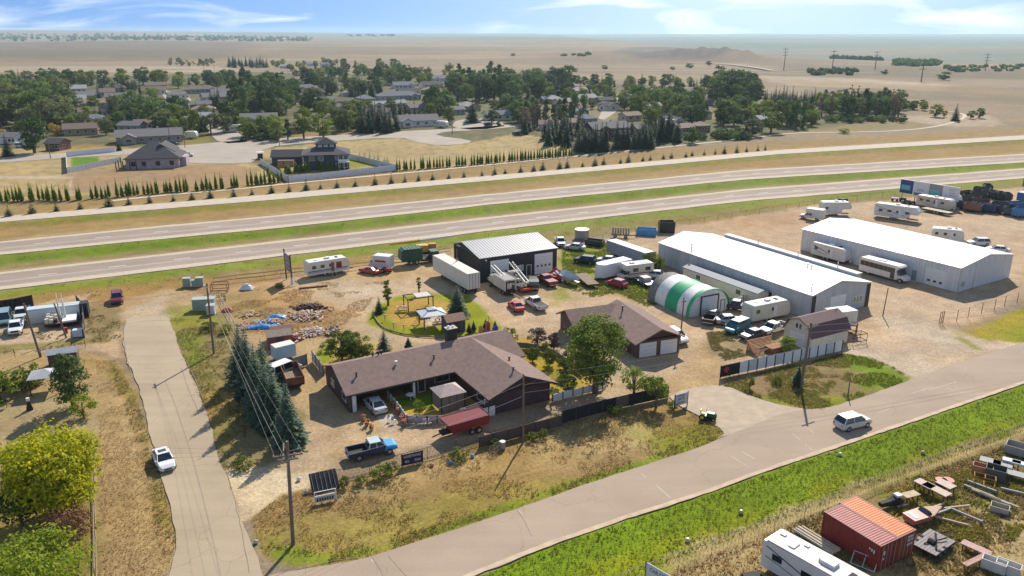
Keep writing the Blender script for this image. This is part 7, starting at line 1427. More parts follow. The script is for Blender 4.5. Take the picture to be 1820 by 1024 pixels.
# pallet pen
t = thing('pallet_pen', 'orange-brown pen of wooden pallets behind the white panel fence', 'pallet pen', G(1370, 628), R(26)); PW = mat('fresh_pallet_wood', (.42, .22, .10), .85, var=.3)
for k in range(7): q = MB(); q.box(-2.4, 2.4, 2.5, 2.6, .05 + k * .22, .18 + k * .22); q.build('slat', PW, t)
for k in range(6): q = MB(); q.box(-2.4, -2.3, 0, 2.45, .05 + k * .22, .18 + k * .22); q.build('slat', PW, t)
for k in range(9): q = MB(); q.box(-.2 + k * .28, -.02 + k * .28, -.4, 1.2, .8, .86); q.build('slat', PW, t)
q = MB(); q.box(-.2, 2.4, -.4, 1.2, 0, .78); q.build('stack', c6, t)
for k in range(4): q = MB(); q.bar((-2.0, .3 + k * .3, .2), (-.5, .1 + k * .3, .9 - k * .15), .08, 4, c7); q.build('beam', None, t)
# play set
t = thing('play_set', 'colourful plastic play set with red ground mat beside the garden shed', 'play set', G(868, 594), R(20)); q = MB(); q.box(-1.8, 2.0, -1.2, 1.2, 0, .05); q.build('ground_mat', mat('dark_red_mat', (.12, .015, .03), .9), t)
for (x, y, z0, z1, c, nm) in ((-1.2, 0, .05, 1.2, (.45, .30, .05), 'tower'), (0, .2, .05, 1.7, (.45, .06, .05), 'tower'), (1.2, 0, .05, 1.0, (.03, .05, .35), 'slide'), (.5, -.8, .05, .6, (.12, .06, .35), 'step'), (-.6, -.6, .05, .7, (.20, .10, .40), 'step')):
    q = MB(); q.box(x - .3, x + .3, y - .3, y + .3, z0, z1); q.add([(x - .38, y - .38, z1), (x + .38, y - .38, z1), (x + .38, y + .38, z1), (x - .38, y + .38, z1), (x, y, z1 + .45)], [(0, 1, 4), (1, 2, 4), (2, 3, 4), (3, 0, 4)]); q.build(nm, pc(*c), t)
q = MB(); q.bar((.1, .2, 1.9), (.1, .2, 3.0), .04, 4); q.build('flag_pole', pc(.45, .06, .05), t)
# flower tubs, garden furniture and scrap along the front garden
for i, (px, py) in enumerate(((646, 748), (652, 756), (660, 764), (700, 724), (708, 736), (716, 748), (718, 757), (822, 735))):
    t = thing('flower_tub', 'tub of orange-red flowers along the front garden paths' if i < 7 else 'round tub of pink flowers near the garden pavilion', 'flower tub', G(px, py)); q = MB(); q.bar((0, 0, 0), (0, 0, .4), .22, 8, r2=.28); q.build('tub', mat('clay_tub', (.3, .14, .08)), t); q = MB()
    for k in range(26): a = random.random() * 6.3; r_ = random.random() * .36; z = .45 + random.random() * .3; q.box(r_ * math.cos(a) - .06, r_ * math.cos(a) + .06, r_ * math.sin(a) - .06, r_ * math.sin(a) + .06, z, z + .1, random.choice([pc(.6, .14, .04), pc(.55, .25, .05), mat('tub_leaf', (.05, .10, .02)), pc(.5, .1, .12)]), a)
    q.build('flowers', None, t)
t = thing('garden_table', 'round white garden table on the front lawn', 'table', G(730, 710)); q = MB(); q.bar((0, 0, .68), (0, 0, .74), .6, 12); q.build('tabletop', M_TRIM, t); q = MB(); q.bar((0, 0, 0), (0, 0, .68), .05, 6); q.build('leg', M_TRIM, t)
# picnic tables and seats under the gazebo
for px, py, a, lab in ((782, 572, 15, 'pale picnic table at the right end of the gazebo slab'), (757, 562, 25, 'pale bench set between pergola and gazebo'), (715, 552, 10, 'grey fire pit pile left of the pergola')):
    t = thing('picnic_table', lab, 'picnic table' if 'fire' not in lab else 'fire pit', G(px, py), R(a)); q = MB(); q.box(-.9, .9, -.35, .35, .7, .76); q.build('tabletop', mat('pinkish_timber', (.42, .33, .27), .8), t)
    for s in (-1, 1): q = MB(); q.box(-.9, .9, s * .75 - .13, s * .75 + .13, .42, .47); q.build('bench', MATS['pinkish_timber'], t); q = MB(); q.bar((s * .7, -.7, 0), (s * .7, 0, .7), .04, 4); q.bar((s * .7, .7, 0), (s * .7, 0, .7), .04, 4); q.build('leg', M_WOOD, t)
# yard ornament cart with sign near the corner pole
t = thing('yard_sign_frame', 'black and white framed sign rack behind the corner pole', 'sign rack', G(579, 892), R(22)); q = MB(); q.box(-1.0, 1.0, -.05, 0, .15, .75); q.build('board', pc(.42, .45, .46), t)
for x in (-1.05, 1.05): q = MB(); q.box(x - .05, x + .05, -.05, .03, 0, 1.3); q.build('post', M_TRIM, t)
q = MB(); q.box(-1.05, 1.05, -.03, .03, 1.25, 1.33); q.build('top_rail', M_TRIM, t); q = MB(); q.box(-1.0, 1.0, -.03, .03, .8, .86); q.build('top_rail', M_TRIM, t)
for k in range(7): q = MB(); q.box(-.85 + k * .25, -.72 + k * .25, -.075, -.055, .25, .6); q.build('letter_mark', M_CHAS, t)
t = thing('mesh_ramp', 'dark sloping mesh ramp leaning behind the sign rack', 'ramp', G(577, 866), R(24)); q = MB(); q.add([(-1.4, -.9, .1), (1.4, -.9, .1), (1.4, .9, 1.4), (-1.4, .9, 1.4), (-1.4, -.9, .02), (1.4, -.9, .02), (1.4, .9, 1.32), (-1.4, .9, 1.32)], [(0, 1, 2, 3), (4, 7, 6, 5), (0, 4, 5, 1), (3, 2, 6, 7), (0, 3, 7, 4), (1, 5, 6, 2)]); q.build('panel', M_SCR, t)
for k in range(6): q = MB(); x = -1.2 + k * .45; q.bar((x, -.9, .13), (x, .9, 1.43), .02, 4); q.build('bar', M_STEEL, t)
for px, py, c, lab in ((801, 824, (.05, .2, .4), 'small blue sled on the verge below the fence'), (840, 812, (.15, .35, .5), 'pale blue scrap piece by the agave-like plants'), (768, 828, (.5, .2, .15), 'little white-orange ornament beside the sale sign'), (545, 877, (.25, .28, .33), 'grey-lidded round bin left of the sign rack'), (531, 853, (.6, .6, .6), 'white tub on the gravel near the corner pole'), (455, 965, (.5, .4, .3), 'pale rock at the corner of the verge'), (1222, 962, (.5, .45, .36), 'pale round boulder in the green roadside'), (1317, 912, (.4, .36, .28), 'small stone on the green roadside'), (1640, 806, (.42, .38, .3), 'grey boulder at the top of the green roadside'), (1493, 809, (.6, .58, .5), 'white litter on the green roadside')):
    p = G(px, py); q = MB(); rr_ = []
    for zz, s in ((0, .8), (.13, 1.0), (.26, .8), (.34, .35)): rr_.append([(math.cos(k * .785) * .27 * s * random.uniform(.85, 1.1), math.sin(k * .785) * .24 * s * random.uniform(.85, 1.1), zz) for k in range(8)])
    q.loft(rr_); nm = 'boulder' if ('boulder' in lab or 'rock' in lab or 'stone' in lab) else 'yard_item'; q.build(nm, pc(*c), loc=(p.x, p.y, 0), label=lab, cat='rock' if nm == 'boulder' else 'yard item')
for k, (px, py) in enumerate(((893, 797), (878, 806), (886, 800))):
    t = thing('barrel' if k == 0 else 'wagon_wheel', ('old grey barrel on the verge beside the house pole' if k == 0 else 'pale wagon wheel ornament next to the old barrel'), 'barrel' if k == 0 else 'ornament', G(px, py)); q = MB()
    if k == 0: q.bar((0, 0, 0), (0, 0, .9), .36, 10); q.build('drum', MATS['zinc_sheet'], t)
    else:
        n = 14; [q.bar((math.cos(i * 6.283 / n) * .5, 0, .55 + math.sin(i * 6.283 / n) * .5), (math.cos((i + 1) * 6.283 / n) * .5, 0, .55 + math.sin((i + 1) * 6.283 / n) * .5), .035, 4) for i in range(n)]; q.build('wheel_rim', c7, t)
        for i in range(8): q = MB(); q.bar((0, 0, .55), (math.cos(i * .785) * .5, 0, .55 + math.sin(i * .785) * .5), .02, 4); q.build('spoke', c7, t)
# west equipment yard
t = thing('wrapped_load', 'long load wrapped in silver-white sheeting in the west yard', 'wrapped load', G(104, 566), R(23)); q = MB(); pr = [(-1.3, 0), (-1.35, 1.6), (-.9, 2.3), (.9, 2.3), (1.35, 1.6), (1.3, 0)]; q.prism(pr, -4.2, 3.4, 'x'); q.build('sheeting', mat('silver_white_wrap', (.50, .54, .52), .45, var=.15, scale=1.2, bump=.5, stretch=(.4, 4, 4)), t); q = MB(); q.prism([(u * 1.02, w * 1.02) for u, w in pr], 3.42, 4.6, 'x'); q.build('black_end', M_BLK, t)
t = flatbed((92, 588), (99, 565), 'flatbed stacked with pale blocks in the west equipment yard', 4.6); 
for k in range(12): q = MB(); x = -2.0 + (k % 4) * .9; y = -.8 + (k // 4) * .6; q.box(x, x + .7, y, y + .5, .84, 1.25 + (k % 3) * .15); q.build('block', pc(.60, .54, .45) if k % 3 else M_CHAS, t)
t = flatbed((124, 586), (128, 560), 'flatbed under a spotted white sheet in the west yard corner', 5.0); q = MB(); q.box(-2.4, 2.2, -1.0, 1.0, .85, 1.1); q.build('sheet', mat('spotted_white_sheet', (.68, .69, .68), .6, var=.2), t)
t = thing('water_tank', 'white plastic tank at the corner of the west yard', 'tank', G(140, 598), R(15)); q = MB(); q.box(-.7, .7, -.5, .5, .1, 1.2); q.build('tank', pc(.55, .57, .6), t); q = MB(); q.box(-.75, .75, -.55, .55, 0, .1); q.build('base', M_CHAS, t)
t = thing('red_drum', 'red drum in front of the block-laden flatbed', 'drum', G(117, 592)); q = MB(); q.bar((0, 0, 0), (0, 0, .9), .32, 10); q.build('drum', pc(.35, .03, .03), t)
t = thing('antenna_fin', 'white double-pointed blade standing behind the wrapped load', 'antenna', G(112, 575), 0)
for x in (-.3, .5): q = MB(); q.add([(x - .3, 0, 0), (x + .3, 0, 0), (x, 0, 5.2), (x - .3, .12, 0), (x + .3, .12, 0), (x, .12, 5.2)], [(0, 1, 2), (3, 5, 4), (0, 3, 4, 1), (1, 4, 5, 2), (0, 2, 5, 3)]); q.build('blade', M_TRIM, t)
cart(132, 562, 'rusty rail frame on top of the west yard corner', R(10), 1.1)
t = thing('lawn_figure', 'white-headed dark figure ornament in the west garden', 'garden figure', G(53, 728)); q = MB(); q.loft([[(math.cos(k) * .45, math.sin(k) * .45, 0) for k in (0, 1.05, 2.1, 3.14, 4.2, 5.24)], [(math.cos(k) * .16, math.sin(k) * .16, 1.2) for k in (0, 1.05, 2.1, 3.14, 4.2, 5.24)]]); q.build('skirt', M_CHAS, t); q = MB(); q.bar((0, 0, 1.2), (0, 0, 1.6), .2, 8); q.build('head', M_TRIM, t)
# junk yard right of the containers
def flat(px, py, L, W_, z, h, m, label, a=-60, name='steel_plate', cat='metal plate', legs=True):
    t = thing(name, label, cat, G(px, py), R(a)); q = MB(); q.box(-L / 2, L / 2, -W_ / 2, W_ / 2, z, z + h); q.build('top', m, t)
    if legs:
        for x in (-L * .4, L * .4):
            for y in (-W_ * .35, W_ * .35): q = MB(); q.box(x - .05, x + .05, y - .05, y + .05, 0, z); q.build('leg', M_RUST, t)
    return t
PT = mat('bleached_board', (.50, .40, .33), .8, var=.1)
flat(1641, 874, 1.8, 1.1, .9, .08, PT, 'bleached table top nearest the road fence'); flat(1662, 884, 2.6, 1.1, .9, .08, PT, 'longer bleached table top below the first one'); flat(1679, 873, 1.6, 1.2, .8, .06, PT, 'square bleached board beside the coral tubs'); flat(1616, 891, 1.8, .9, .8, .06, c7, 'tan plank table left of the bleached tops', 20)
flat(1733, 982, 2.4, .9, .5, .06, mat('faded_pink_sheet', (.45, .28, .25)), 'faded pink sheet lying near the white machines', -50); flat(1735, 1003, 3.6, .5, .5, .12, c2, 'long pink channel beam near the bottom right', 28, 'steel_channel', 'beam')
for px, py, lab in ((1672, 860, 'left coral-red tub on the weeds'), (1684, 860, 'right coral-red tub on the weeds')): t = thing('tub', lab, 'tub', G(px, py)); q = MB(); q.bar((0, 0, 0), (0, 0, .5), .45, 10, r2=.6); q.build('shell', pc(.55, .16, .10), t)
openbin(1768, 850, R(-35), 1.9, 1.5, 1.3, (.07, .09, .09), 'dark open steel hopper in the junk yard', 'hopper', 'hopper'); openbin(1745, 842, R(-35), 1.9, 1.1, 1.0, (.42, .20, .13), 'rust-pink steel box beside the dark hopper', 'steel_box', 'steel box', floor=pc(.5, .3, .2)); openbin(1812, 806, R(-40), 2.8, 1.8, 1.0, (.34, .33, .30), 'pale concrete trough at the right edge', 'trough', 'trough'); openbin(1776, 908, R(-35), 1.6, 1.1, .6, (.42, .38, .32), 'small open tray lying in the weeds', 'tray', 'tray', floor=pc(.15, .13, .06))
for px, py, lab in ((1795, 833, 'left white fibreglass lid beside the hopper'), (1812, 838, 'right white fibreglass lid beside the hopper')): flat(px, py, 1.7, .8, .9, .15, pc(.66, .70, .74), lab, -35, 'fibreglass_lid', 'lid')
flat(1758, 830, 2.0, 1.2, .7, .1, mat('grey_grating', (.33, .33, .31)), 'grey grating table behind the rust-pink box', -35); flat(1780, 836, 1.8, 1.2, .7, .1, MATS['grey_grating'], 'second grey grating table behind the hopper', -35); flat(1805, 852, 2.0, 1.2, .6, .1, mat('grey_grating', (.33, .33, .31)), 'grey grating table at the right edge', -35)
for i, (px, py, a) in enumerate(((1738, 876, -50), (1752, 884, -50), (1766, 890, -50), (1782, 895, -52), (1745, 868, -48), (1700, 905, 10), (1806, 878, -30), (1660, 905, 25), (1672, 914, 25), (1690, 930, -30), (1718, 920, -50))):
    t = thing('steel_channel', 'pale metal channel lying in the junk yard weeds', 'metal channel', G(px, py), R(a)); q = MB(); q.box(-1.4, 1.4, -.08, .08, .15, .35); q.build('channel', c7 if i % 2 else MATS['grey_grating'], t)
cart(1748, 862, 'orange metal frame in front of the dark hopper', R(-30), .8, mat('orange_frame', (.55, .25, .04)))
t = thing('snowmobile', 'black and white snowmobile behind the orange container', 'snowmobile', G(1583, 900), R(20)); q = MB(); q.loft([box_ring(-1.4, .3, .3, .7), box_ring(-.2, .35, .2, .8), box_ring(.6, .45, .2, 1.1), box_ring(1.4, .3, .25, .6)]); q.build('body', M_CHAS, t); q = MB(); q.box(.4, 1.0, -.3, .3, 1.0, 1.25); q.build('windshield', M_TRIM, t)
for s in (-.4, .4): q = MB(); q.box(.5, 1.9, s - .07, s + .07, .02, .12); q.build('ski', M_TRIM, t)
t = thing('motor_boat', 'small coral-red motor boat with pale deck behind the containers', 'boat', G(1640, 925), R(22)); q = MB(); q.loft([[(-2.0, -.6, .3), (-2.0, .6, .3), (-2.0, .75, .9), (-2.0, -.75, .9)], [(.4, -.55, .25), (.4, .55, .25), (.4, .8, .95), (.4, -.8, .95)], [(2.2, -.05, .7), (2.2, .05, .7), (2.2, .08, 1.05), (2.2, -.08, 1.05)]]); q.build('hull', pc(.55, .20, .15), t)
q = MB(); q.add([(.3, -.78, .97), (2.15, -.06, 1.07), (2.15, .06, 1.07), (.3, .78, .97)], [(0, 1, 2, 3)]); q.build('deck', c7, t); q = MB(); q.loft([[(-.2, -.6, .95), (-.2, .6, .95), (0, .5, 1.3), (0, -.5, 1.3)], [(.4, -.6, .95), (.4, .6, .95), (.1, .5, 1.32), (.1, -.5, 1.32)]]); q.build('windshield', M_AGL, t); q = MB(); q.box(-1.6, -1.2, -.5, .5, .6, .95); q.build('seat', M_TRIM, t)
t = flatbed((1640, 985), (1672, 962), 'grey car-hauler deck lying in the weeds right of the containers', 3.6, 2.4, .6, deck=mat('grey_deck_plank', (.27, .24, .22), .85)); q = MB(); q.bar((-.2, -.3, .62), (-.2, .3, .62), .38, 10); q.build('spare_wheel', M_TYRE, t); q = MB(); q.bar((-1, -.8, .7), (1.2, .4, .8), .1, 4); q.bar((-1, .3, .7), (1.3, -.6, .85), .08, 4); q.build('axle_beam', M_CHAS, t)
for px, py, lab in ((1765, 1012, 'white boxy machine left of the pair at bottom right'), (1790, 1018, 'white boxy machine with open top at bottom right')): openbin(px, py, R(-40), 1.9, 1.0, 1.0, (.60, .60, .56), lab, 'machine_case', 'machine')
t = thing('gate_frame', 'grey metal gate frame leaning against the red container', 'gate frame', G(1532, 1010), R(-40)); q = MB(); [q.bar(a, b_, .04, 4) for a, b_ in (((-1, 0, .1), (1, 0, .1)), ((-1, .8, .9), (1, .8, .9)), ((-1, 0, .1), (-1, .8, .9)), ((1, 0, .1), (1, .8, .9)), ((0, 0, .1), (0, .8, .9)))]; q.build('frame', M_STEEL, t)
t = thing('timber_stack', 'stack of grey boards between the fifth wheel and red container', 'timber stack', G(1450, 962), R(-58))
for k in range(6): q = MB(); q.box(-2.2 + random.uniform(0, .3), 2.2, -.6 + k * .2, -.44 + k * .2, .1, .3 + (k % 2) * .08); q.build('board', c7 if k % 2 else M_CONC, t)
t = thing('lawn_mower', 'grey scrap chassis beside the fifth wheel', 'metal frame', G(1336, 1030), R(10)); q = MB(); q.box(-.8, .8, -.4, .4, .2, .5); q.build('body', M_CHAS, t)
for px, py in ((730, 748), (742, 751), (755, 753), (765, 752), (700, 748), (693, 745)):
    t = thing('garden_chair', 'folding garden chair by the front board fence', 'chair', G(px, py + 4), R(random.uniform(0, 90))); q = MB(); q.box(-.22, .22, -.2, .2, .4, .45); q.build('seat', M_STEEL, t); q = MB(); q.box(-.22, .22, .18, .22, .45, .85); q.build('backrest', M_STEEL, t); q = MB(); [q.bar((x, y, 0), (x * .8, y * .8, .4), .02, 4) for x in (-.2, .2) for y in (-.18, .18)]; q.build('leg_frame', M_CHAS, t)
# ================================================================ TREES
def leafmat(name, col, col2, obr=.18, isl=.35, tr=.25):
    m = bpy.data.materials.new(name); m.use_nodes = True; nt = m.node_tree; b = nt.nodes['Principled BSDF']; b.inputs['Roughness'].default_value = .7; b.inputs['Specular IOR Level'].default_value = .25
    g = nt.nodes.new('ShaderNodeNewGeometry'); oi = nt.nodes.new('ShaderNodeObjectInfo'); mx = nt.nodes.new('ShaderNodeMixRGB'); mx.inputs[1].default_value = (*col, 1); mx.inputs[2].default_value = (*col2, 1)
    tcn = nt.nodes.new('ShaderNodeTexCoord'); n = nt.nodes.new('ShaderNodeTexNoise'); n.inputs['Scale'].default_value = .8; nt.links.new(tcn.outputs['Object'], n.inputs[0])
    ad = nt.nodes.new('ShaderNodeMath'); ad.operation = 'MULTIPLY_ADD'; nt.links.new(g.outputs['Random Per Island'], ad.inputs[0]); ad.inputs[1].default_value = .55
    sb = nt.nodes.new('ShaderNodeMapRange'); sb.inputs['From Min'].default_value = .35; sb.inputs['From Max'].default_value = .65; sb.inputs['To Max'].default_value = .5; nt.links.new(n.outputs[0], sb.inputs[0]); nt.links.new(sb.outputs[0], ad.inputs[2]); ho = nt.nodes.new('ShaderNodeMath'); ho.operation = 'MULTIPLY_ADD'; nt.links.new(oi.outputs['Random'], ho.inputs[0]); ho.inputs[1].default_value = obr * 2.4; nt.links.new(ad.outputs[0], ho.inputs[2]); h2 = nt.nodes.new('ShaderNodeMath'); h2.operation = 'SUBTRACT'; nt.links.new(ho.outputs[0], h2.inputs[0]); h2.inputs[1].default_value = obr * 1.2; nt.links.new(h2.outputs[0], mx.inputs[0])
    r = nt.nodes.new('ShaderNodeMapRange'); r.inputs['To Min'].default_value = 1 - obr; r.inputs['To Max'].default_value = 1 + obr; nt.links.new(oi.outputs['Random'], r.inputs[0])
    v = nt.nodes.new('ShaderNodeVectorMath'); v.operation = 'SCALE'; nt.links.new(mx.outputs[0], v.inputs[0]); nt.links.new(r.outputs[0], v.inputs['Scale']); nt.links.new(v.outputs[0], b.inputs['Base Color'])
    tl = nt.nodes.new('ShaderNodeBsdfTranslucent'); nt.links.new(v.outputs[0], tl.inputs[0]); ms = nt.nodes.new('ShaderNodeMixShader'); ms.inputs[0].default_value = tr
    out = nt.nodes['Material Output']; nt.links.new(b.outputs[0], ms.inputs[1]); nt.links.new(tl.outputs[0], ms.inputs[2]); nt.links.new(ms.outputs[0], out.inputs[0]); return m
L_DEC = leafmat('leaf_green', (.11, .165, .025), (.23, .28, .04), .25, .35, .4); L_DARK = leafmat('leaf_dark_green', (.06, .11, .03), (.13, .19, .045), .3, .35, .35); L_YEL = leafmat('leaf_yellow_green', (.24, .30, .012), (.58, .54, .018), .05, .3, .5); L_GOLD = leafmat('leaf_golden', (.36, .23, .02), (.52, .36, .03))
L_LIME = leafmat('leaf_fresh_green', (.18, .27, .02), (.38, .42, .035), .05, .3, .5); L_WIL = leafmat('leaf_olive_grey', (.11, .13, .045), (.23, .24, .09), .25, .35, .4); L_PUR = leafmat('leaf_dull_purple', (.07, .045, .045), (.16, .115, .095)); L_SPR = leafmat('needle_blue_green', (.038, .075, .042), (.10, .155, .09), .12, .3, .1); L_SPG = leafmat('needle_dark_green', (.032, .062, .028), (.07, .115, .045), .25, .3, .2); L_BR = leafmat('leaf_red_brown', (.16, .08, .04), (.28, .15, .07)); L_SHR = leafmat('leaf_shrub_green', (.09, .14, .015), (.21, .25, .03), .2, .35, .4); L_TAN = leafmat('leaf_dry_tan', (.17, .13, .06), (.28, .22, .11))
M_BARK = mat('tree_bark', (.13, .10, .075), .95, var=.25, scale=6)
def quads(C, N, U, su, sv):
    """leaf quads from centres, normals and directions"""
    Wv = np.cross(N, U); Wv /= np.linalg.norm(Wv, axis=1, keepdims=True) + 1e-9
    a = U * su[:, None]; b = Wv * sv[:, None]
    V = np.stack([C - a, C - b * .9 + a * .1, C + a, C + b * .9 + a * .1], 1).reshape(-1, 3); F = np.arange(len(C) * 4).reshape(-1, 4); return V, F
def rnd(n): v = rng.normal(size=(n, 3)); return v / (np.linalg.norm(v, axis=1, keepdims=True) + 1e-9)
def crown(h, r, n, leaf, zc=.5, zr=.5, cs=1.0, clumps=34, flat=.75, hollow=.55, top=0.0, seed=0):
    K = clumps; d = rnd(K); rad = rng.uniform(hollow, 1.12, K) ** .6
    cc = d * rad[:, None] * np.array([r * .78, r * .78, h * zr * .82]); cc[:, 2] += h * zc
    if top: cc[:, :2] *= (1 - top * np.clip((cc[:, 2] / h - .3) / .7, 0, 1))[:, None]
    cr = rng.uniform(.26, .46, K) * r * cs
    k = rng.integers(0, K, n); dd = rnd(n); dd[:, 2] = np.abs(dd[:, 2]) * .8 + dd[:, 2] * .35
    C = cc[k] + dd * (cr[k] * rng.uniform(.55, 1.05, n))[:, None] * np.array([1, 1, flat])
    N = dd + rnd(n) * .7; N /= np.linalg.norm(N, axis=1, keepdims=True); U = np.cross(N, rnd(n)); U /= np.linalg.norm(U, axis=1, keepdims=True) + 1e-9
    s = leaf * rng.uniform(.6, 1.3, n); return quads(C, N, U, s, s * .62), cc
def make_dec(nm, h, r, n, leaf, m, limbs=True, **kw):
    (V, F), cc = crown(h, r, n, leaf, **kw); cm = npmesh(nm + '_crown', V, F, [m]); t = MB(); tr = h * .028 + .03
    t.bar((0, 0, -.1), (0, 0, h * .35), tr * 1.3, 7, r2=tr); t.bar((0, 0, h * .35), (.02 * h, 0, h * .7), tr, 6, r2=tr * .4)
    if limbs:
        for c in cc[:: max(1, len(cc) // 9)]: t.bar((0, 0, h * random.uniform(.22, .45)), tuple(c), tr * .5, 4, r2=tr * .12)
    me = bpy.data.meshes.new(nm + '_trunk'); me.from_pydata(t.v, [], t.f); me.materials.append(M_BARK); return cm, me
def make_con(nm, h, r, n, leaf, m, tiers=None, z0=.06, droop=.25, blue=False):
    tiers = tiers or int(h * 2.2); Vs = []; per = max(4, int(n / tiers / 8)); C = []; N = []; U = []
    for i in range(tiers):
        f = i / tiers; z = h * (z0 + (1 - z0) * f); rr = r * (1 - f) ** .85 * random.uniform(.85, 1.12); nb = max(5, int(11 * (1 - f) + 4)); ph = random.random() * 6.3
        for b in range(nb):
            a = ph + 6.283 * b / nb + random.uniform(-.2, .2); L = rr * random.uniform(.75, 1.12); k = max(3, int(per * (1 - f) * 1.6) + 2)
            for j in range(k):
                s = (j + .6) / k; side = random.uniform(-.16, .16) * (1 - s * .4) * r
                x = math.cos(a) * L * s - math.sin(a) * side; y = math.sin(a) * L * s + math.cos(a) * side
                C.append((x, y, z - droop * L * s + .10 * L * s * s)); U.append((math.cos(a), math.sin(a), -.35 + random.uniform(-.2, .3))); N.append((random.uniform(-.5, .5), random.uniform(-.5, .5), 1))
    for j in range(8): C.append((0, 0, h * (.93 + .012 * j))); U.append((0, 0, 1)); N.append((random.uniform(-1, 1), random.uniform(-1, 1), 0.01))
    C = np.array(C); U = np.array(U); N = np.array(N); U /= np.linalg.norm(U, axis=1, keepdims=True); N /= np.linalg.norm(N, axis=1, keepdims=True); s = leaf * rng.uniform(.7, 1.3, len(C)) * np.clip(1.15 - C[:, 2] / h * .6, .4, 1.2)
    V, F = quads(C, N, U, s, s * .5); cm = npmesh(nm + '_crown', V, F, [m]); t = MB(); t.bar((0, 0, -.1), (0, 0, h * .95), h * .018 + .04, 6, r2=.02)
    me = bpy.data.meshes.new(nm + '_trunk'); me.from_pydata(t.v, [], t.f); me.materials.append(M_BARK); return cm, me
PROTO = {}
def proto(kind, h, r, near=0):
    key = kind
    if key not in PROTO:
        f = dict(
            dec=lambda i: make_dec('round_tree', 9, 4.2, 1500, .42, L_DEC, clumps=30), dark=lambda i: make_dec('dark_tree', 12, 4.6, 1700, .48, L_DARK, clumps=34), wil=lambda i: make_dec('willow', 10, 5.0, 1500, .46, L_WIL, clumps=30), bright=lambda i: make_dec('bright_tree', 9, 4.4, 1700, .38, L_SHR, clumps=34),
            pop=lambda i: make_dec('poplar', 13, 2.0, 1100, .40, L_DARK, limbs=False, clumps=34, zc=.52, zr=.52, top=.5, cs=1.7, flat=1.2), bare=lambda i: make_dec('thin_poplar', 12, 1.7, 330, .34, L_TAN, limbs=True, clumps=20, zc=.55, zr=.45), gold=lambda i: make_dec('golden_shrub', 5, 3.0, 900, .32, L_GOLD, clumps=24, zc=.5, zr=.5), purple=lambda i: make_dec('purple_tree', 4.5, 1.9, 1300, .16, L_PUR, clumps=26),
            spruce=lambda i: make_con('spruce', 10, 2.6, 1600, .40, L_SPR), con=lambda i: make_con('conifer', 9, 2.2, 1100, .42, L_SPG), small=lambda i: make_con('young_spruce', 2.4, .95, 300, .20, L_SPG, tiers=9, z0=.02), col=lambda i: make_con('columnar_shrub', 3.4, .55, 500, .26, L_LIME, tiers=12, z0=.01, droop=-.9), shr=lambda i: make_dec('shrub', 2.4, 1.7, 700, .17, L_SHR, limbs=False, clumps=20, zc=.48, zr=.5), hedge=lambda i: make_dec('hedge_bush', 2.6, 1.9, 600, .26, L_DARK, limbs=False, clumps=20, zc=.45, zr=.5), jun=lambda i: make_con('juniper', 2.2, .5, 700, .16, L_SPG, tiers=12, z0=.01, droop=-.8))[kind]
        PROTO[key] = [f(i) for i in range(3 if kind in ('dec', 'dark', 'wil', 'spruce', 'con', 'bright') else 2)]
    return random.choice(PROTO[key])
BASE = dict(dec=(9, 4.2), dark=(12, 4.6), wil=(10, 5), bright=(9, 4.4), pop=(13, 2.0), bare=(12, 1.7), gold=(5, 3), purple=(4.5, 1.9), spruce=(10, 2.6), con=(9, 2.2), small=(2.4, .95), col=(3.4, .55), shr=(2.4, 1.7), hedge=(2.6, 1.9), jun=(2.2, .5))
NAMES = dict(dec='broadleaf_tree', dark='dark_leafy_tree', wil='willow_tree', bright='leafy_tree', pop='poplar_tree', bare='poplar_tree', gold='golden_shrub', purple='purple_leaved_tree', spruce='spruce_tree', con='conifer_tree', small='spruce_sapling', col='columnar_shrub', shr='shrub', hedge='hedge_bush', jun='juniper')
CATS = dict(gold='shrub', col='shrub', shr='shrub', hedge='shrub', jun='shrub')
def put(kind, p, h, w, label, group=None, pr=None, trunk=True):
    cm, tm = pr or proto(kind, h, w); bh, br = BASE[kind] if not pr else pr_dim[id(cm)]
    t = bpy.data.objects.new(NAMES[kind], None); COL.objects.link(t); z = Zf(p[0], p[1]) if p[1] > 900 else 0
    t.location = (p[0], p[1], z); t.rotation_euler[2] = random.uniform(0, 6.28); sx = w / br; t.scale = (sx, sx, h / bh)
    link('crown', cm, t); 
    if trunk: link('trunk', tm, t)
    tag(t, label, CATS.get(kind, 'tree'), group); return t
pr_dim = {}
def own(kind, px, py, h, r, n, leaf, m, label, con=False, **kw):
    pr = (make_con if con else make_dec)(NAMES[kind], h, r, n, leaf, m, **kw); pr_dim[id(pr[0])] = (h, r); t = put(kind, G(px, py), h, r, label, pr=pr); t.rotation_euler[2] = 0; return t
# near trees, each with a crown of its own
own('bright', 104, 915, 9.4, 4.6, 17000, .19, L_YEL, 'big yellow-green tree by the west garden fence', clumps=90, zc=.50, zr=.50)
own('bright', 62, 1105, 6.8, 4.9, 11000, .18, L_LIME, 'fresh green tree in the bottom left corner', clumps=60)
own('dec', 120, 965, 3.8, 2.7, 2600, .13, L_BR, 'reddish-brown bush between the two big west garden trees', clumps=30, zc=.5, zr=.5)
own('dec', 40, 935, 4.2, 2.8, 2600, .14, L_DARK, 'dark bush under the left side of the yellow-green tree', clumps=30, zc=.5, zr=.5)
own('dark', 131, 722, 7.4, 2.5, 4200, .17, L_DARK, 'dense dark tree right of the west garden gazebo', clumps=50, zc=.5, zr=.5, top=.55)
own('shr', 149, 742, 2.8, 1.7, 1400, .12, L_LIME, 'round yellow-green shrub at the foot of the dark west tree', limbs=False, clumps=26, zc=.5, zr=.48)
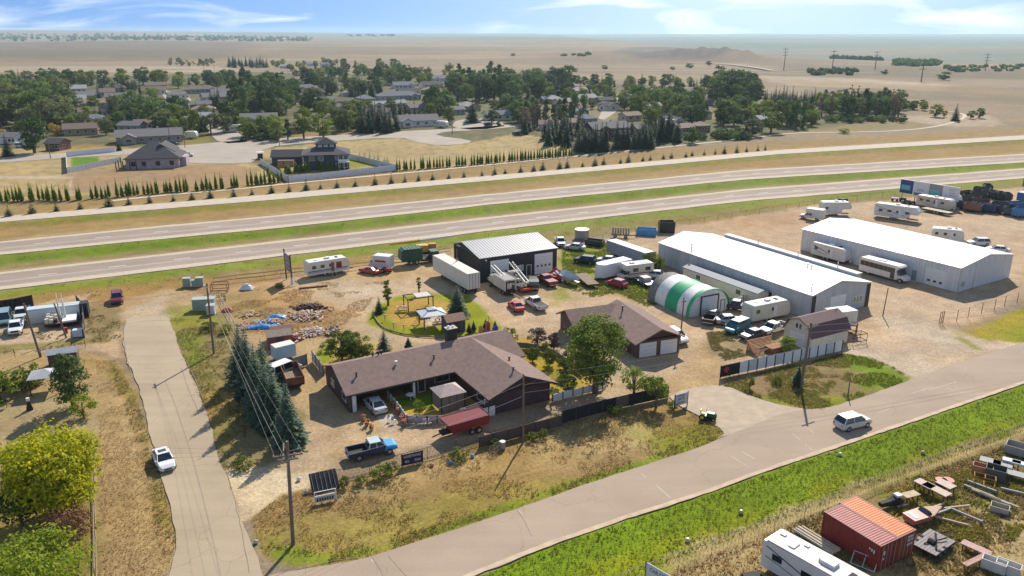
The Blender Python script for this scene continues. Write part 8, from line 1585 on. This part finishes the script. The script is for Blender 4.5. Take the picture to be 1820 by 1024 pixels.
for x, y, h, r_ in ((18, 700, 3.2, 2.3), (45, 690, 2.8, 1.9), (64, 680, 2.6, 1.7), (2, 715, 3, 2.2)): put('shr', G(x, y), h, r_, 'bushy green shrub in the upper west garden', 'shrubs of the upper west garden')
for x, y, h in ((446, 705, 9.6), (432, 680, 8.4), (462, 735, 9.2), (474, 718, 8.8), (492, 762, 7.4), (516, 790, 7.8), (478, 752, 8.0)):
    own('spruce', x, y, h, 2.4, 5200, .22, L_SPR, 'tall blue-green spruce in the clump beside the side road', con=True, tiers=26, z0=.03)
own('dark', 1058, 697, 10.8, 4.0, 9500, .20, L_DEC, 'large cottonwood between the long house and the garage', clumps=80, zc=.54, zr=.46)
own('spruce', 813, 562, 5.6, 2.3, 4200, .20, L_SPR, 'broad blue spruce beside the gazebo and garden shed', con=True, tiers=18, z0=.02); own('spruce', 683, 626, 3.8, 1.4, 2200, .15, L_SPR, 'small blue spruce behind the long house roof', con=True, tiers=14, z0=.02)
own('con', 674, 556, 2.9, 1.0, 1300, .14, L_SPG, 'little conifer at the left rim of the yard island', con=True, tiers=11, z0=.02)
own('pop', 690, 542, 4.8, .95, 1500, .15, L_DEC, 'upright narrow tree at the top of the yard island', clumps=24, zc=.55, zr=.45, top=.5); own('pop', 745, 522, 3.2, .5, 420, .12, L_DEC, 'thin sapling behind the pergola', clumps=14, zc=.6, zr=.4)
own('dark', 608, 641, 4.6, 2.1, 3000, .15, L_DEC, 'left dark round tree behind the long house', clumps=34); own('dark', 625, 632, 4.6, 1.6, 2000, .15, L_DEC, 'middle dark round tree behind the long house', clumps=30); own('dark', 643, 640, 4.0, 1.9, 2600, .15, L_DEC, 'right dark round tree behind the long house', clumps=34)
put('jun', G(726, 620), 1.8, .6, 'small dark juniper at the edge of the gravel loop'); put('jun', G(1417, 686), 3.0, .8, 'tall dark juniper in front of the white panel fence pole')
put('shr', G(1332, 690), 1.8, .7, 'slim green shrub at the left of the grass triangle'); put('shr', G(1381, 682), 1.1, .7, 'small dry shrub below the white panel fence')
for x, y in ((842, 588), (863, 585), (880, 588), (834, 592)): put('jun', G(x, y), 1.7, .45, 'slim dark cedar near the play set', 'cedars round the play set')
for x, y, h, r_, lab in ((955, 616, 3.0, 1.5, 'left purple-leaved tree behind the garden fence'), (984, 620, 2.6, 1.1, 'middle purple-leaved tree behind the garden fence'), (1013, 652, 3.2, 1.2, 'right purple-leaved tree close to the cottonwood')): own('purple', x, y, h, r_, 1700, .11, L_PUR, lab, clumps=26)
put('shr', G(905, 608), 2.2, 1.6, 'round green bush behind the east gable of the long house')
for x, y, h in ((946, 643, 2.6), (976, 650, 2.6), (1002, 668, 2.6), (1009, 698, 3.0), (985, 706, 1.6), (970, 625, 1.6)): put('bright', G(x, y), h, h * .42, 'young garden tree in the yellow lawn beside the long house', 'young trees of the yellow lawn')
own('bright', 1126, 712, 5.0, 1.9, 1300, .15, L_DEC, 'sparse young tree behind the black fence screen', clumps=26, zc=.6, zr=.4); own('bright', 1166, 722, 4.2, 1.7, 1700, .15, L_DEC, 'fuller young tree beside the driveway notice board', clumps=26, zc=.62, zr=.38)
own('bright', 1400, 628, 2.9, 1.3, 1500, .14, L_DEC, 'small tree behind the white panel fence by the barn door', clumps=26); own('bright', 1157, 482, 3.6, 2.6, 3000, .19, L_SHR, 'large loose bush left of the long warehouse', clumps=36, zc=.5, zr=.5)
for x, y, h, r_, lab in ((612, 868, 1.5, .6, 'spiky plant right of the sign rack'), (642, 862, 1.1, .7, 'low yellowish plant by the front fence'), (676, 850, 1.4, 1.2, 'wide green bush on the front verge'), (695, 842, 1.4, 1.0, 'green bush next to the house for sale sign'), (880, 795, 1.0, .8, 'grey-green plants by the wagon wheels'), (815, 815, 1.2, 1.2, 'thorny grey plants below the red trailer fence'), (945, 782, .9, .9, 'low plants at the foot of the house pole'), (966, 778, 1.1, .6, 'small green plant right of the house pole'), (1100, 735, 1.0, 1.1, 'green tuft under the black fence screen'), (745, 736, 1.9, 1.0, 'pale mint shrub on the front lawn'), (432, 832, 1.2, 1.2, 'yellowish bush at the south end of the spruces'), (1195, 727, 1.1, .8, 'dark bush at the foot of the notice board'), (1085, 732, .9, 1.0, 'yellow-green tuft beside the black screen'), (583, 622, 1.2, 1.4, 'bright green vine heap at the yard corner'), (497, 512, 1.0, 1.0, 'green weed clump by the highway sign'), (402, 592, 1.5, 1.1, 'dark bush at the west fence corner'), (372, 585, 1.2, 1.6, 'green weeds around the side road pole')): put('shr', G(x, y), h, r_, lab)
# rows along the highway
random.seed(5)
for x, y in ((14, 384), (60, 379), (104, 375), (148, 371), (190, 366.5), (228, 363), (266, 360), (307, 357), (341, 354.5), (377, 351.5), (412, 349), (446, 345.5), (481, 342.5), (511, 340), (542, 337.5), (573, 335), (602, 333), (634, 331), (663, 328), (692, 325.5), (719, 323), (745, 321), (773, 319), (797, 316.5), (826, 314.5), (852, 312), (875, 310), (898, 308), (923, 305.5), (945, 304), (967, 301.5), (991, 299.5), (1012, 297.5), (1033, 295.5), (1054, 294), (1076, 291.5), (1098, 289.5), (1118, 287.5), (1138, 285.5), (1158, 284), (1176, 282), (1196, 280.5), (1214, 278.5), (1234, 276.5), (1253, 275), (1272, 273.5), (1291, 272), (1309, 270.5), (1328, 269), (1344, 267.5), (1362, 266)):
    h = random.uniform(1.7, 3.4); put('small', G(x + random.uniform(-5, 5), y), h, h * random.uniform(.34, .5), 'young spruce in the row along the pale service road', 'young spruces along the service road', trunk=False)
def hedge_row(pts, n, label, kind='col', h=(2.6, 4.0), skip=.12, r_=.5, jit=1.0, group=None):
    P = [G(*p) for p in pts]
    for i in range(n):
        if random.random() < skip: continue
        p = at_t(P, (i + random.uniform(-.25, .25) * jit) / n) if i else P[0]; hh = random.uniform(*h); put(kind, (p.x, p.y + random.uniform(-.6, .6) * jit), hh, r_ * random.uniform(.8, 1.2), label, group or label, trunk=False)
hedge_row([(0, 357), (130, 356), (250, 345), (360, 338), (440, 330), (505, 322)], 84, 'upright columnar shrub in the left hedge row', h=(3.2, 5.2), r_=.52, jit=2)
hedge_row([(706, 303), (800, 296), (900, 287), (1020, 276)], 60, 'columnar shrub in the straight row right of the white fence', h=(3.6, 4.6), r_=.48, skip=.05)
hedge_row([(520, 318), (700, 303)], 16, 'small shrub inside the long white vinyl fence', 'small', (1.6, 2.6), 0, .7); hedge_row([(640, 285), (700, 300)], 7, 'conifer behind the navy house lawn', 'small', (3, 4.5), 0, 1.1); hedge_row([(480, 310), (610, 300)], 16, 'shrub in the gravel garden of the navy house', 'col', (2, 3.6), 0, .8, 3)
# the wooded town
taken = []
def cluster(x0, y0, x1, y1, n, kinds, label, hs):
    n = int(n * 1.7 + .5)
    c = 0; tries = 0
    while c < n and tries < n * 30:
        tries += 1; px = random.uniform(x0, x1); py = random.uniform(y0, y1); p = G(px, py); k = random.choice(kinds); bh, br = BASE[k]; s = random.uniform(*hs) * 1.18
        if any((p - q).length < (br * s * .44 + rr) for q, rr in taken): continue
        if any((p - q).length < rr + 1.5 for q, rr, _ in house_spots): continue
        ax_, ay_ = p.normalized(), Vector((-p.y, p.x)).normalized()
        if any(0 < (q - p).dot(ax_) < 26 and abs((q - p).dot(ay_)) < rr * 1.1 for q, rr, _ in house_spots) and random.random() < .88: continue
        taken.append((p, br * s * .44)); put(k, p, bh * s * random.uniform(.9, 1.12), br * s, label); c += 1
def K(k): return {'dec': 'round green', 'dark': 'dark leafy', 'wil': 'grey willow', 'con': 'dark conifer', 'pop': 'narrow poplar', 'bare': 'half-bare poplar', 'bright': 'bright green', 'hedge': 'hedge', 'gold': 'golden', 'spruce': 'blue spruce'}[k]
def C(x0, y0, x1, y1, spec, where, hs=(.85, 1.15)):
    for k, n in spec.items(): cluster(x0, y0, x1, y1, n, [k], '%s %s %s' % (K(k), 'shrub' if k in ('gold', 'hedge') else 'tree', where), hs)
C(-10, 165, 120, 232, dict(wil=15, dark=8, dec=8), 'in the thick grove at far left', (1.0, 1.4)); C(20, 145, 420, 158, dict(dark=12, dec=13, con=10, wil=5), 'in the back row of the left town', (.8, 1.1)); C(175, 158, 250, 168, dict(con=11), 'in the tight row behind the left gabled house', (.75, .95))
for x, y, k, h, w, lab in ((62, 272, 'dark', 15, 6.2, 'huge dark tree by the left town street'), (103, 240, 'gold', 6, 3.6, 'bright golden shrub beside the huge left tree'), (5, 250, 'gold', 5, 2.4, 'golden shrub at the very left edge'), (177, 184, 'con', 12, 3.6, 'broad spruce left of the dark-fronted house'), (200, 212, 'con', 13, 3.4, 'broad spruce behind the grey-walled bungalow'), (270, 190, 'dec', 12, 5.8, 'broad grey-green tree beside the golden sapling'), (258, 172, 'gold', 5, 2.5, 'golden sapling in the left town'), (278, 230, 'con', 8, 2.4, 'dark spruce left of the street corner'), (302, 232, 'spruce', 10, 3.4, 'blue spruce left of the street corner'), (340, 240, 'dec', 12, 5.6, 'big round tree at the street corner'), (382, 218, 'con', 9, 3, 'dark spruce above the street corner'), (14, 278, 'con', 8, 2.6, 'dark spruce at the left edge of the street'), (212, 268, 'con', 4.5, 1.3, 'little spruce left of the unfinished house'), (540, 246, 'bright', 14, 5.4, 'large bright tree left of the two by the wire fence'), (575, 244, 'bright', 11, 4.6, 'smaller bright tree right of the two by the wire fence'), (512, 248, 'pop', 9, 1.4, 'dark narrow column tree by the small tan house'),
    (840, 218, 'spruce', 12, 4.6, 'single round blue spruce near the white two-storey house'), (874, 218, 'wil', 7, 4.2, 'pale willow before the white two-storey house'), (873, 133, 'pop', 15, 3.2, 'tall poplar standing out on the back skyline'), (800, 132, 'bright', 12, 6.4, 'rounded bright tree at the back of the town'), (790, 134, 'gold', 7, 3, 'yellow tree at the back of the town'), (632, 120, 'pop', 9, 2, 'reddish pointed tree beyond the town'), (540, 136, 'dark', 11, 4.6, 'round dark tree by the tan-roofed edge house'), (355, 112, 'con', 8, 3, 'lone conifer in the far field'), (1336, 242, 'wil', 8, 5.6, 'round silver bush at the end of the clipped hedge'), (1370, 236, 'dec', 10, 6, 'bushy tree right of the silver bush'), (1230, 255, 'hedge', 7, 3.6, 'dark rounded bush overhanging the gravel path'),
    (1662, 208, 'dec', 7, 4, 'bushy yellowish tree left of the lone conifer'), (1678, 208, 'gold', 4, 1.6, 'thin golden sapling near the lone conifer'), (1697, 215, 'con', 9, 2.6, 'lone dark conifer by the path bend'), (1725, 211, 'dec', 4.5, 2.4, 'left round tree beyond the path bend'), (1740, 210, 'dec', 5.5, 2.8, 'right round tree beyond the path bend'), (1500, 237, 'shr', 2.2, 3.2, 'low green bush between path and service road')):
    p = G(x, y); taken.append((p, w * .5)); put(k, p, h, w, lab)
C(125, 195, 420, 240, dict(dec=14, wil=10, dark=8, con=6, hedge=10), 'among the houses of the left town', (.6, .95)); C(408, 165, 512, 215, dict(dark=9, pop=14, dec=5, wil=3), 'in the tall dark stand left of centre', (1.0, 1.25)); C(370, 180, 412, 196, dict(con=4), 'in the trio before the grey wide house', (.8, 1)); C(425, 238, 510, 252, dict(hedge=7, dec=3), 'in the corner garden hedge', (.8, 1.1)); C(500, 150, 560, 205, dict(dark=5, dec=4), 'behind the two bright trees', (.8, 1.1))
C(515, 120, 720, 145, dict(dark=8, dec=9, con=6, wil=4), 'on the back edge of the centre town', (.7, 1.0)); C(560, 150, 640, 176, dict(con=8, wil=4, pop=4), 'around the parked motorhome', (.6, .9)); C(620, 165, 680, 178, dict(con=7, dark=3), 'left of the slate-roofed house'); C(640, 222, 712, 238, dict(con=15), 'in the dark conifer block by the vacant lot', (.95, 1.2)); C(595, 200, 650, 236, dict(dec=4, spruce=2, wil=2, hedge=3), 'left of the dark conifer block', (.7, .95)); C(560, 190, 700, 210, dict(con=9, dec=4), 'in the middle of the centre town', (.6, .8)); C(700, 194, 760, 212, dict(con=9, hedge=4), 'in the hedge behind the white bungalow', (.55, .75))
C(672, 132, 765, 152, dict(bright=5, dec=7, dark=5), 'in the rounded mass behind the slate-roofed house', (.8, 1.1)); C(760, 175, 800, 225, dict(dark=6, dec=5), 'right of the white bungalow', (.7, 1)); C(800, 155, 905, 185, dict(pop=12, dark=11, bare=4), 'in the tall centre grove', (1.0, 1.25)); C(895, 150, 1015, 185, dict(dark=20, dec=4, con=4), 'in the broad dark grove right of centre', (.9, 1.25)); C(880, 200, 945, 225, dict(wil=6, dark=4, hedge=5), 'beside the street right of centre', (.6, .9))
C(925, 215, 1040, 245, dict(bare=9, pop=7, con=4), 'in the sparse poplars right of the vacant lot', (.7, 1.0)); C(968, 235, 1015, 262, dict(con=10), 'in the dark conifers below the balcony house', (.8, 1.1)); C(1024, 256, 1078, 272, dict(con=11), 'in the conifer row left below the maroon house', (.7, 1.0)); C(1092, 250, 1165, 266, dict(con=14), 'in the conifer row right below the maroon house', (.75, 1.05)); C(1172, 236, 1205, 255, dict(con=5), 'left of the brown hip-roofed house', (1, 1.2)); C(1210, 241, 1330, 249, dict(hedge=20), 'in the clipped hedge by the path', (.9, 1.2))
C(1020, 148, 1350, 166, dict(con=20, dec=12, wil=6, dark=8), 'along the back edge of the right town', (.55, .85)); C(1130, 180, 1245, 225, dict(dark=9, dec=8, bright=5, con=4), 'in the leafy middle of the right town', (.75, 1.1)); C(1000, 165, 1130, 200, dict(dec=9, wil=5, con=5, bare=3), 'between the pale roofs of the right town', (.5, .8)); C(1265, 160, 1345, 186, dict(dark=8, dec=4), 'in the dense tall grove at right', (1.05, 1.35)); C(1270, 195, 1400, 225, dict(dark=6, dec=6, con=9, bright=2), 'around the tan-roofed white house', (.6, .95)); C(1348, 182, 1465, 200, dict(con=26), 'in the dark conifer belt at right', (.7, 1.0))
C(1375, 205, 1450, 228, dict(dec=6, hedge=6, pop=3), 'around the low tan-roofed brown house', (.6, .9)); C(1452, 190, 1600, 212, dict(bare=15, pop=6, dark=8, dec=5), 'in the mixed belt at the right end', (.65, 1.0)); C(1470, 212, 1610, 219, dict(hedge=18), 'in the low hedge at the right end', (.75, 1)); C(1590, 191, 1645, 198, dict(dec=9), 'in the orchard-like row at far right', (.4, .5))
C(405, 114, 477, 121, dict(con=22), 'in the dark shelterbelt beyond the town', (.9, 1.2)); C(480, 112, 620, 122, dict(dec=5, wil=2), 'near the farm buildings beyond the town', (.6, .9)); C(300, 110, 385, 119, dict(gold=5, wil=5), 'in the low scrub beyond the town', (.5, .8))
# far-off woods that read as one mass
def farwood(x0, y0, x1, y1, n, h, r_, label, m=L_DARK):
    P = []; 
    for i in range(n): p = G(random.uniform(x0, x1), random.uniform(y0, y1)); P.append((p.x, p.y, Zf(p.x, p.y)))
    P = np.array(P); k = 16; C_ = np.repeat(P, k, 0); d = rnd(len(C_)); hh = np.repeat(rng.uniform(.6, 1.25, n) * h, k); C_ = C_ + d * np.stack([np.full(len(C_), r_), np.full(len(C_), r_), hh * .5], 1); C_[:, 2] += hh * .5
    N = d; U = np.cross(N, rnd(len(C_))); U /= np.linalg.norm(U, axis=1, keepdims=True); s = rng.uniform(.5, 1, len(C_)) * r_ * .9; V, F = quads(C_, N, U, s, s * .8)
    link('distant_wood', npmesh('distant_wood', V, F, [m]), label=label, cat='wood', kind='stuff')
farwood(-60, 66, 560, 72.5, 420, 15, 9, 'hazy line of trees and farms on the far left plain'); farwood(620, 64.5, 700, 66, 24, 12, 12, 'thin far tree line near the horizon'); farwood(1480, 95, 1570, 101, 40, 6, 7, 'bluish tree patch in the far valley'); farwood(1590, 106, 1670, 118, 50, 4, 6, 'low bluish brush in the right valley'); farwood(1440, 127, 1520, 134, 26, 4, 4, 'dark brush strip on the right fields'); farwood(1680, 118, 1830, 128, 26, 3, 4, 'scattered brush at the far right'); farwood(1000, 103, 1060, 104.5, 8, 3, 4, 'small dark scrub below the bare butte')
for px, py, w_ in ((60, 65, 70), (95, 66, 50), (240, 66, 40), (330, 67, 60), (420, 67, 50), (500, 66, 60)):
    p = G(px, py + 4); t = thing('farm_building', 'pale far-off farm building on the hazy plain', 'farm building', p, R(random.uniform(-20, 30)), z=Zf(p.x, p.y)); q = MB(); q.prism([(0, 0), (w_ * .4, 0), (w_ * .4, 5), (w_ * .2, 8), (0, 5)], 0, w_, 'x'); q.build('wall', WALLS['white'], t)
for px, py, h in ((1697, 128, 7), (1572, 132, 5), (1677, 142, 8), (912, 102, 5), (1075, 123, 5), (1225, 121, 6), (1260, 116, 6), (1195, 124, 4)): put('hedge', G(px, py), h, h * .9, 'lone dark bush out on the open fields', 'bushes of the open fields')
# ================================================================ GRASS AND WEEDS
def inside(poly, X, Y): return sdf(np.array([[p[0], p[1]] for p in poly]), X, Y) < 0
def tufts(name, poly, n, h, w, m, label, holes=(), px=True, clump=3.0, thr=-.1, cat='grass'):
    P = np.array([[*(G(*p) if px else p)] for p in poly]); lo = P.min(0); hi = P.max(0); X = rng.uniform(lo[0], hi[0], n * 4); Y = rng.uniform(lo[1], hi[1], n * 4)
    n = int(n * 1.5); k = inside(P, X, Y) & (vnoise(X, Y, clump, 31) + .5 * vnoise(X, Y, clump * .35, 32) > thr)
    for hp in holes: k &= ~inside(np.array([[*(G(*p) if px else p)] for p in hp]), X, Y)
    X = X[k][:n]; Y = Y[k][:n]; N_ = len(X); b = 5; C_ = np.repeat(np.stack([X, Y, np.zeros(N_)], 1), b, 0); a = rng.uniform(0, 6.283, N_ * b); h = h * .36; w = w * .75; s = np.repeat(rng.uniform(.5, 1.3, N_), b) * rng.uniform(.6, 1.2, N_ * b)
    D = np.stack([np.cos(a), np.sin(a), np.zeros(N_ * b)], 1); T = np.stack([-np.sin(a), np.cos(a), np.zeros(N_ * b)], 1); base = C_ + D * (w * .35 * s)[:, None]; tip = C_ + D * (w * s)[:, None] * rng.uniform(.6, 1.5, (N_ * b, 1)); tip[:, 2] = h * s; base[:, 2] = -.03
    V = np.stack([base - T * (w * .32 * s)[:, None], base + T * (w * .32 * s)[:, None], tip], 1).reshape(-1, 3); F = np.arange(len(V)).reshape(-1, 3); link(name, npmesh(name, V, F, [m]), label=label, cat=cat, kind='stuff')
G_GR = leafmat('blade_green', (.15, .21, .025), (.25, .27, .04), 0, .4, .65); G_OL = leafmat('blade_olive', (.19, .18, .05), (.30, .25, .10), 0, .4, .65); G_DRY = leafmat('blade_dry', (.38, .25, .10), (.54, .38, .18), 0, .4, .65); G_DK = leafmat('blade_dark', (.10, .15, .02), (.17, .20, .03), 0, .4, .65)
VERGE = [(448, 921), (500, 880), (555, 872), (600, 862), (720, 832), (860, 786), (1040, 742), (1185, 716), (1240, 735), (1288, 765), (1279, 777), (1229, 799), (1152, 823), (1042, 859), (900, 908), (785, 946), (702, 974), (636, 993), (565, 1005), (510, 1001), (471, 987), (455, 950)]
tufts('dry_grass', VERGE, 9000, .20, .16, G_DRY, 'dry straw grass of the front verge'); tufts('green_weeds', VERGE, 2600, .24, .20, G_OL, 'olive weeds dotted over the front verge', clump=4, thr=.25)
tufts('green_weeds', [(470, 985), (565, 1003), (702, 973), (900, 907), (1042, 858), (1229, 799), (1278, 776), (1290, 763), (1250, 745), (1210, 785), (1042, 845), (900, 893), (702, 955), (565, 985), (480, 962)], 4200, .26, .2, G_GR, 'green grass strip along the upper edge of the front road', thr=-.4)
ROADS = [(850, 1026), (987, 970), (1125, 924), (1262, 880), (1350, 847), (1485, 802), (1644, 748), (1820, 687), (1990, 628)]
tufts('roadside_grass', ROADS + [(1990, 700), (1820, 765), (1675, 816), (1430, 908), (1207, 993), (1050, 1060), (780, 1060)], 17000, .17, .17, G_GR, 'thick green roadside grass below the front road', thr=-.9); tufts('roadside_grass', ROADS + [(1990, 645), (1820, 702), (1485, 815), (1262, 895), (987, 988), (800, 1050)], 3000, .34, .25, G_DK, 'dark tall grass edge of the front road', thr=-.5)
tufts('weeds', [(1050, 1110), (1207, 1010), (1430, 922), (1675, 829), (1820, 782), (1990, 720), (2050, 1060)], 9000, .45, .32, G_OL, 'tall olive weeds of the junk yard', clump=5, thr=-.15); tufts('weeds', [(1050, 1110), (1207, 1010), (1430, 922), (1675, 829), (1820, 782), (1990, 720), (2050, 1060)], 7500, .42, .26, G_DRY, 'dry straw weeds of the junk yard', clump=4, thr=-.3); tufts('weeds', [(1600, 870), (1780, 820), (1900, 860), (1800, 960), (1560, 960)], 2600, .6, .3, leafmat('blade_yellow_green', (.22, .21, .03), (.38, .32, .06), 0, .4, .5), 'yellow-green weeds between the junk yard tables', clump=3, thr=0)
tufts('dry_grass', [(172, 640), (205, 640), (240, 700), (262, 765), (285, 850), (300, 897), (314, 960), (292, 1040), (176, 1040)], 9000, .13, .13, G_DRY, 'mown dry grass strip west of the side road', thr=-.5); tufts('green_weeds', [(195, 640), (240, 700), (262, 765), (285, 850), (300, 897), (314, 960), (310, 985), (285, 985), (262, 850), (235, 760), (200, 670)], 3000, .25, .2, G_OL, 'taller olive grass at the west kerb of the side road', thr=-.4)
tufts('green_weeds', [(303, 565), (390, 570), (420, 640), (440, 760), (420, 832), (398, 836), (374, 755), (330, 647)], 5000, .22, .2, G_OL, 'olive grass between side road and spruces', thr=-.1); tufts('green_weeds', [(1284, 683), (1340, 664), (1497, 628), (1546, 635), (1587, 652), (1622, 673), (1563, 695), (1461, 727), (1394, 722)], 3800, .3, .22, G_GR, 'green weeds of the grass triangle', thr=0); tufts('dry_grass', [(1284, 683), (1340, 664), (1497, 628), (1520, 660), (1461, 727), (1394, 722)], 2500, .25, .2, G_DRY, 'dry stalks of the grass triangle', thr=-.2)
tufts('weeds', [(1000, 440), (1075, 430), (1165, 470), (1170, 540), (1150, 545), (1100, 520), (1030, 530), (1000, 500)], 4500, .5, .35, G_GR, 'tall green weeds beside the workshop', thr=-.2); tufts('weeds', [(1255, 590), (1300, 588), (1390, 605), (1380, 622), (1290, 640), (1265, 620)], 1500, .3, .25, G_OL, 'patchy weeds before the parked cars', thr=.05); tufts('dry_grass', [(400, 520), (560, 502), (690, 500), (640, 560), (590, 600), (430, 590)], 4000, .18, .2, G_DRY, 'thin dry grass of the rubble yard', clump=5, thr=0)
hv = [tuple(p) for p in band(off(HE_B, -.6), off(HE_B, -14))]; hv = [p for p in hv]; tufts('verge_grass', hv, 9000, .35, .4, G_OL, 'rough grass below the near carriageway', px=False, thr=-.4, clump=6); tufts('verge_grass', [tuple(p) for p in band(off(HW_B, -.5), off(HW_B, -5.5))], 7000, .4, .5, G_DK, 'dark green grass in the highway median', px=False, thr=-.5, clump=7)
tufts('verge_grass', [(0, 590), (150, 590), (160, 520), (215, 540), (215, 600), (190, 606), (60, 625), (-60, 630)], 1500, .25, .25, G_OL, 'weeds around the west equipment yard', thr=.2)
# ---------------------------------------------------------------- haze
hz = MB(); hz.box(-13000, 13000, -300, 13200, -25, 85)
hm = bpy.data.materials.new('pale_air'); hm.use_nodes = True; nt = hm.node_tree; nt.nodes.clear()
o_ = nt.nodes.new('ShaderNodeOutputMaterial'); pv = nt.nodes.new('ShaderNodeVolumePrincipled')
pv.inputs['Color'].default_value = (.62, .83, .95, 1); pv.inputs['Density'].default_value = .00008; pv.inputs['Anisotropy'].default_value = .3
nt.links.new(pv.outputs[0], o_.inputs['Volume'])
hz.build('haze', hm, kind='stuff')
# ---------------------------------------------------------------- labels: what is alike gets its place in the row
def finish_labels():
    bpy.context.view_layer.update()
    tops = [o for o in bpy.data.objects if o.parent is None and o.get('label')]
    by = {}
    for o in tops: by.setdefault(o['label'], []).append(o)
    ones = ['', 'first', 'second', 'third', 'fourth', 'fifth', 'sixth', 'seventh', 'eighth', 'ninth', 'tenth', 'eleventh', 'twelfth']
    def ordn(n):
        if n < len(ones): return ones[n]
        return str(n) + ('th' if 10 <= n % 100 <= 20 else {1: 'st', 2: 'nd', 3: 'rd'}.get(n % 10, 'th'))
    for lab, os_ in by.items():
        if len(os_) < 2: continue
        os_.sort(key=lambda o: PJ(o.location.x, o.location.y, 0)[0])
        for i, o in enumerate(os_):
            n = len(os_)
            o['label'] = ('leftmost' if i == 0 else 'rightmost' if i == n - 1 else ordn(i + 1) + ' from left') + ', ' + lab
            if not o.get('group'): o['group'] = lab
finish_labels()
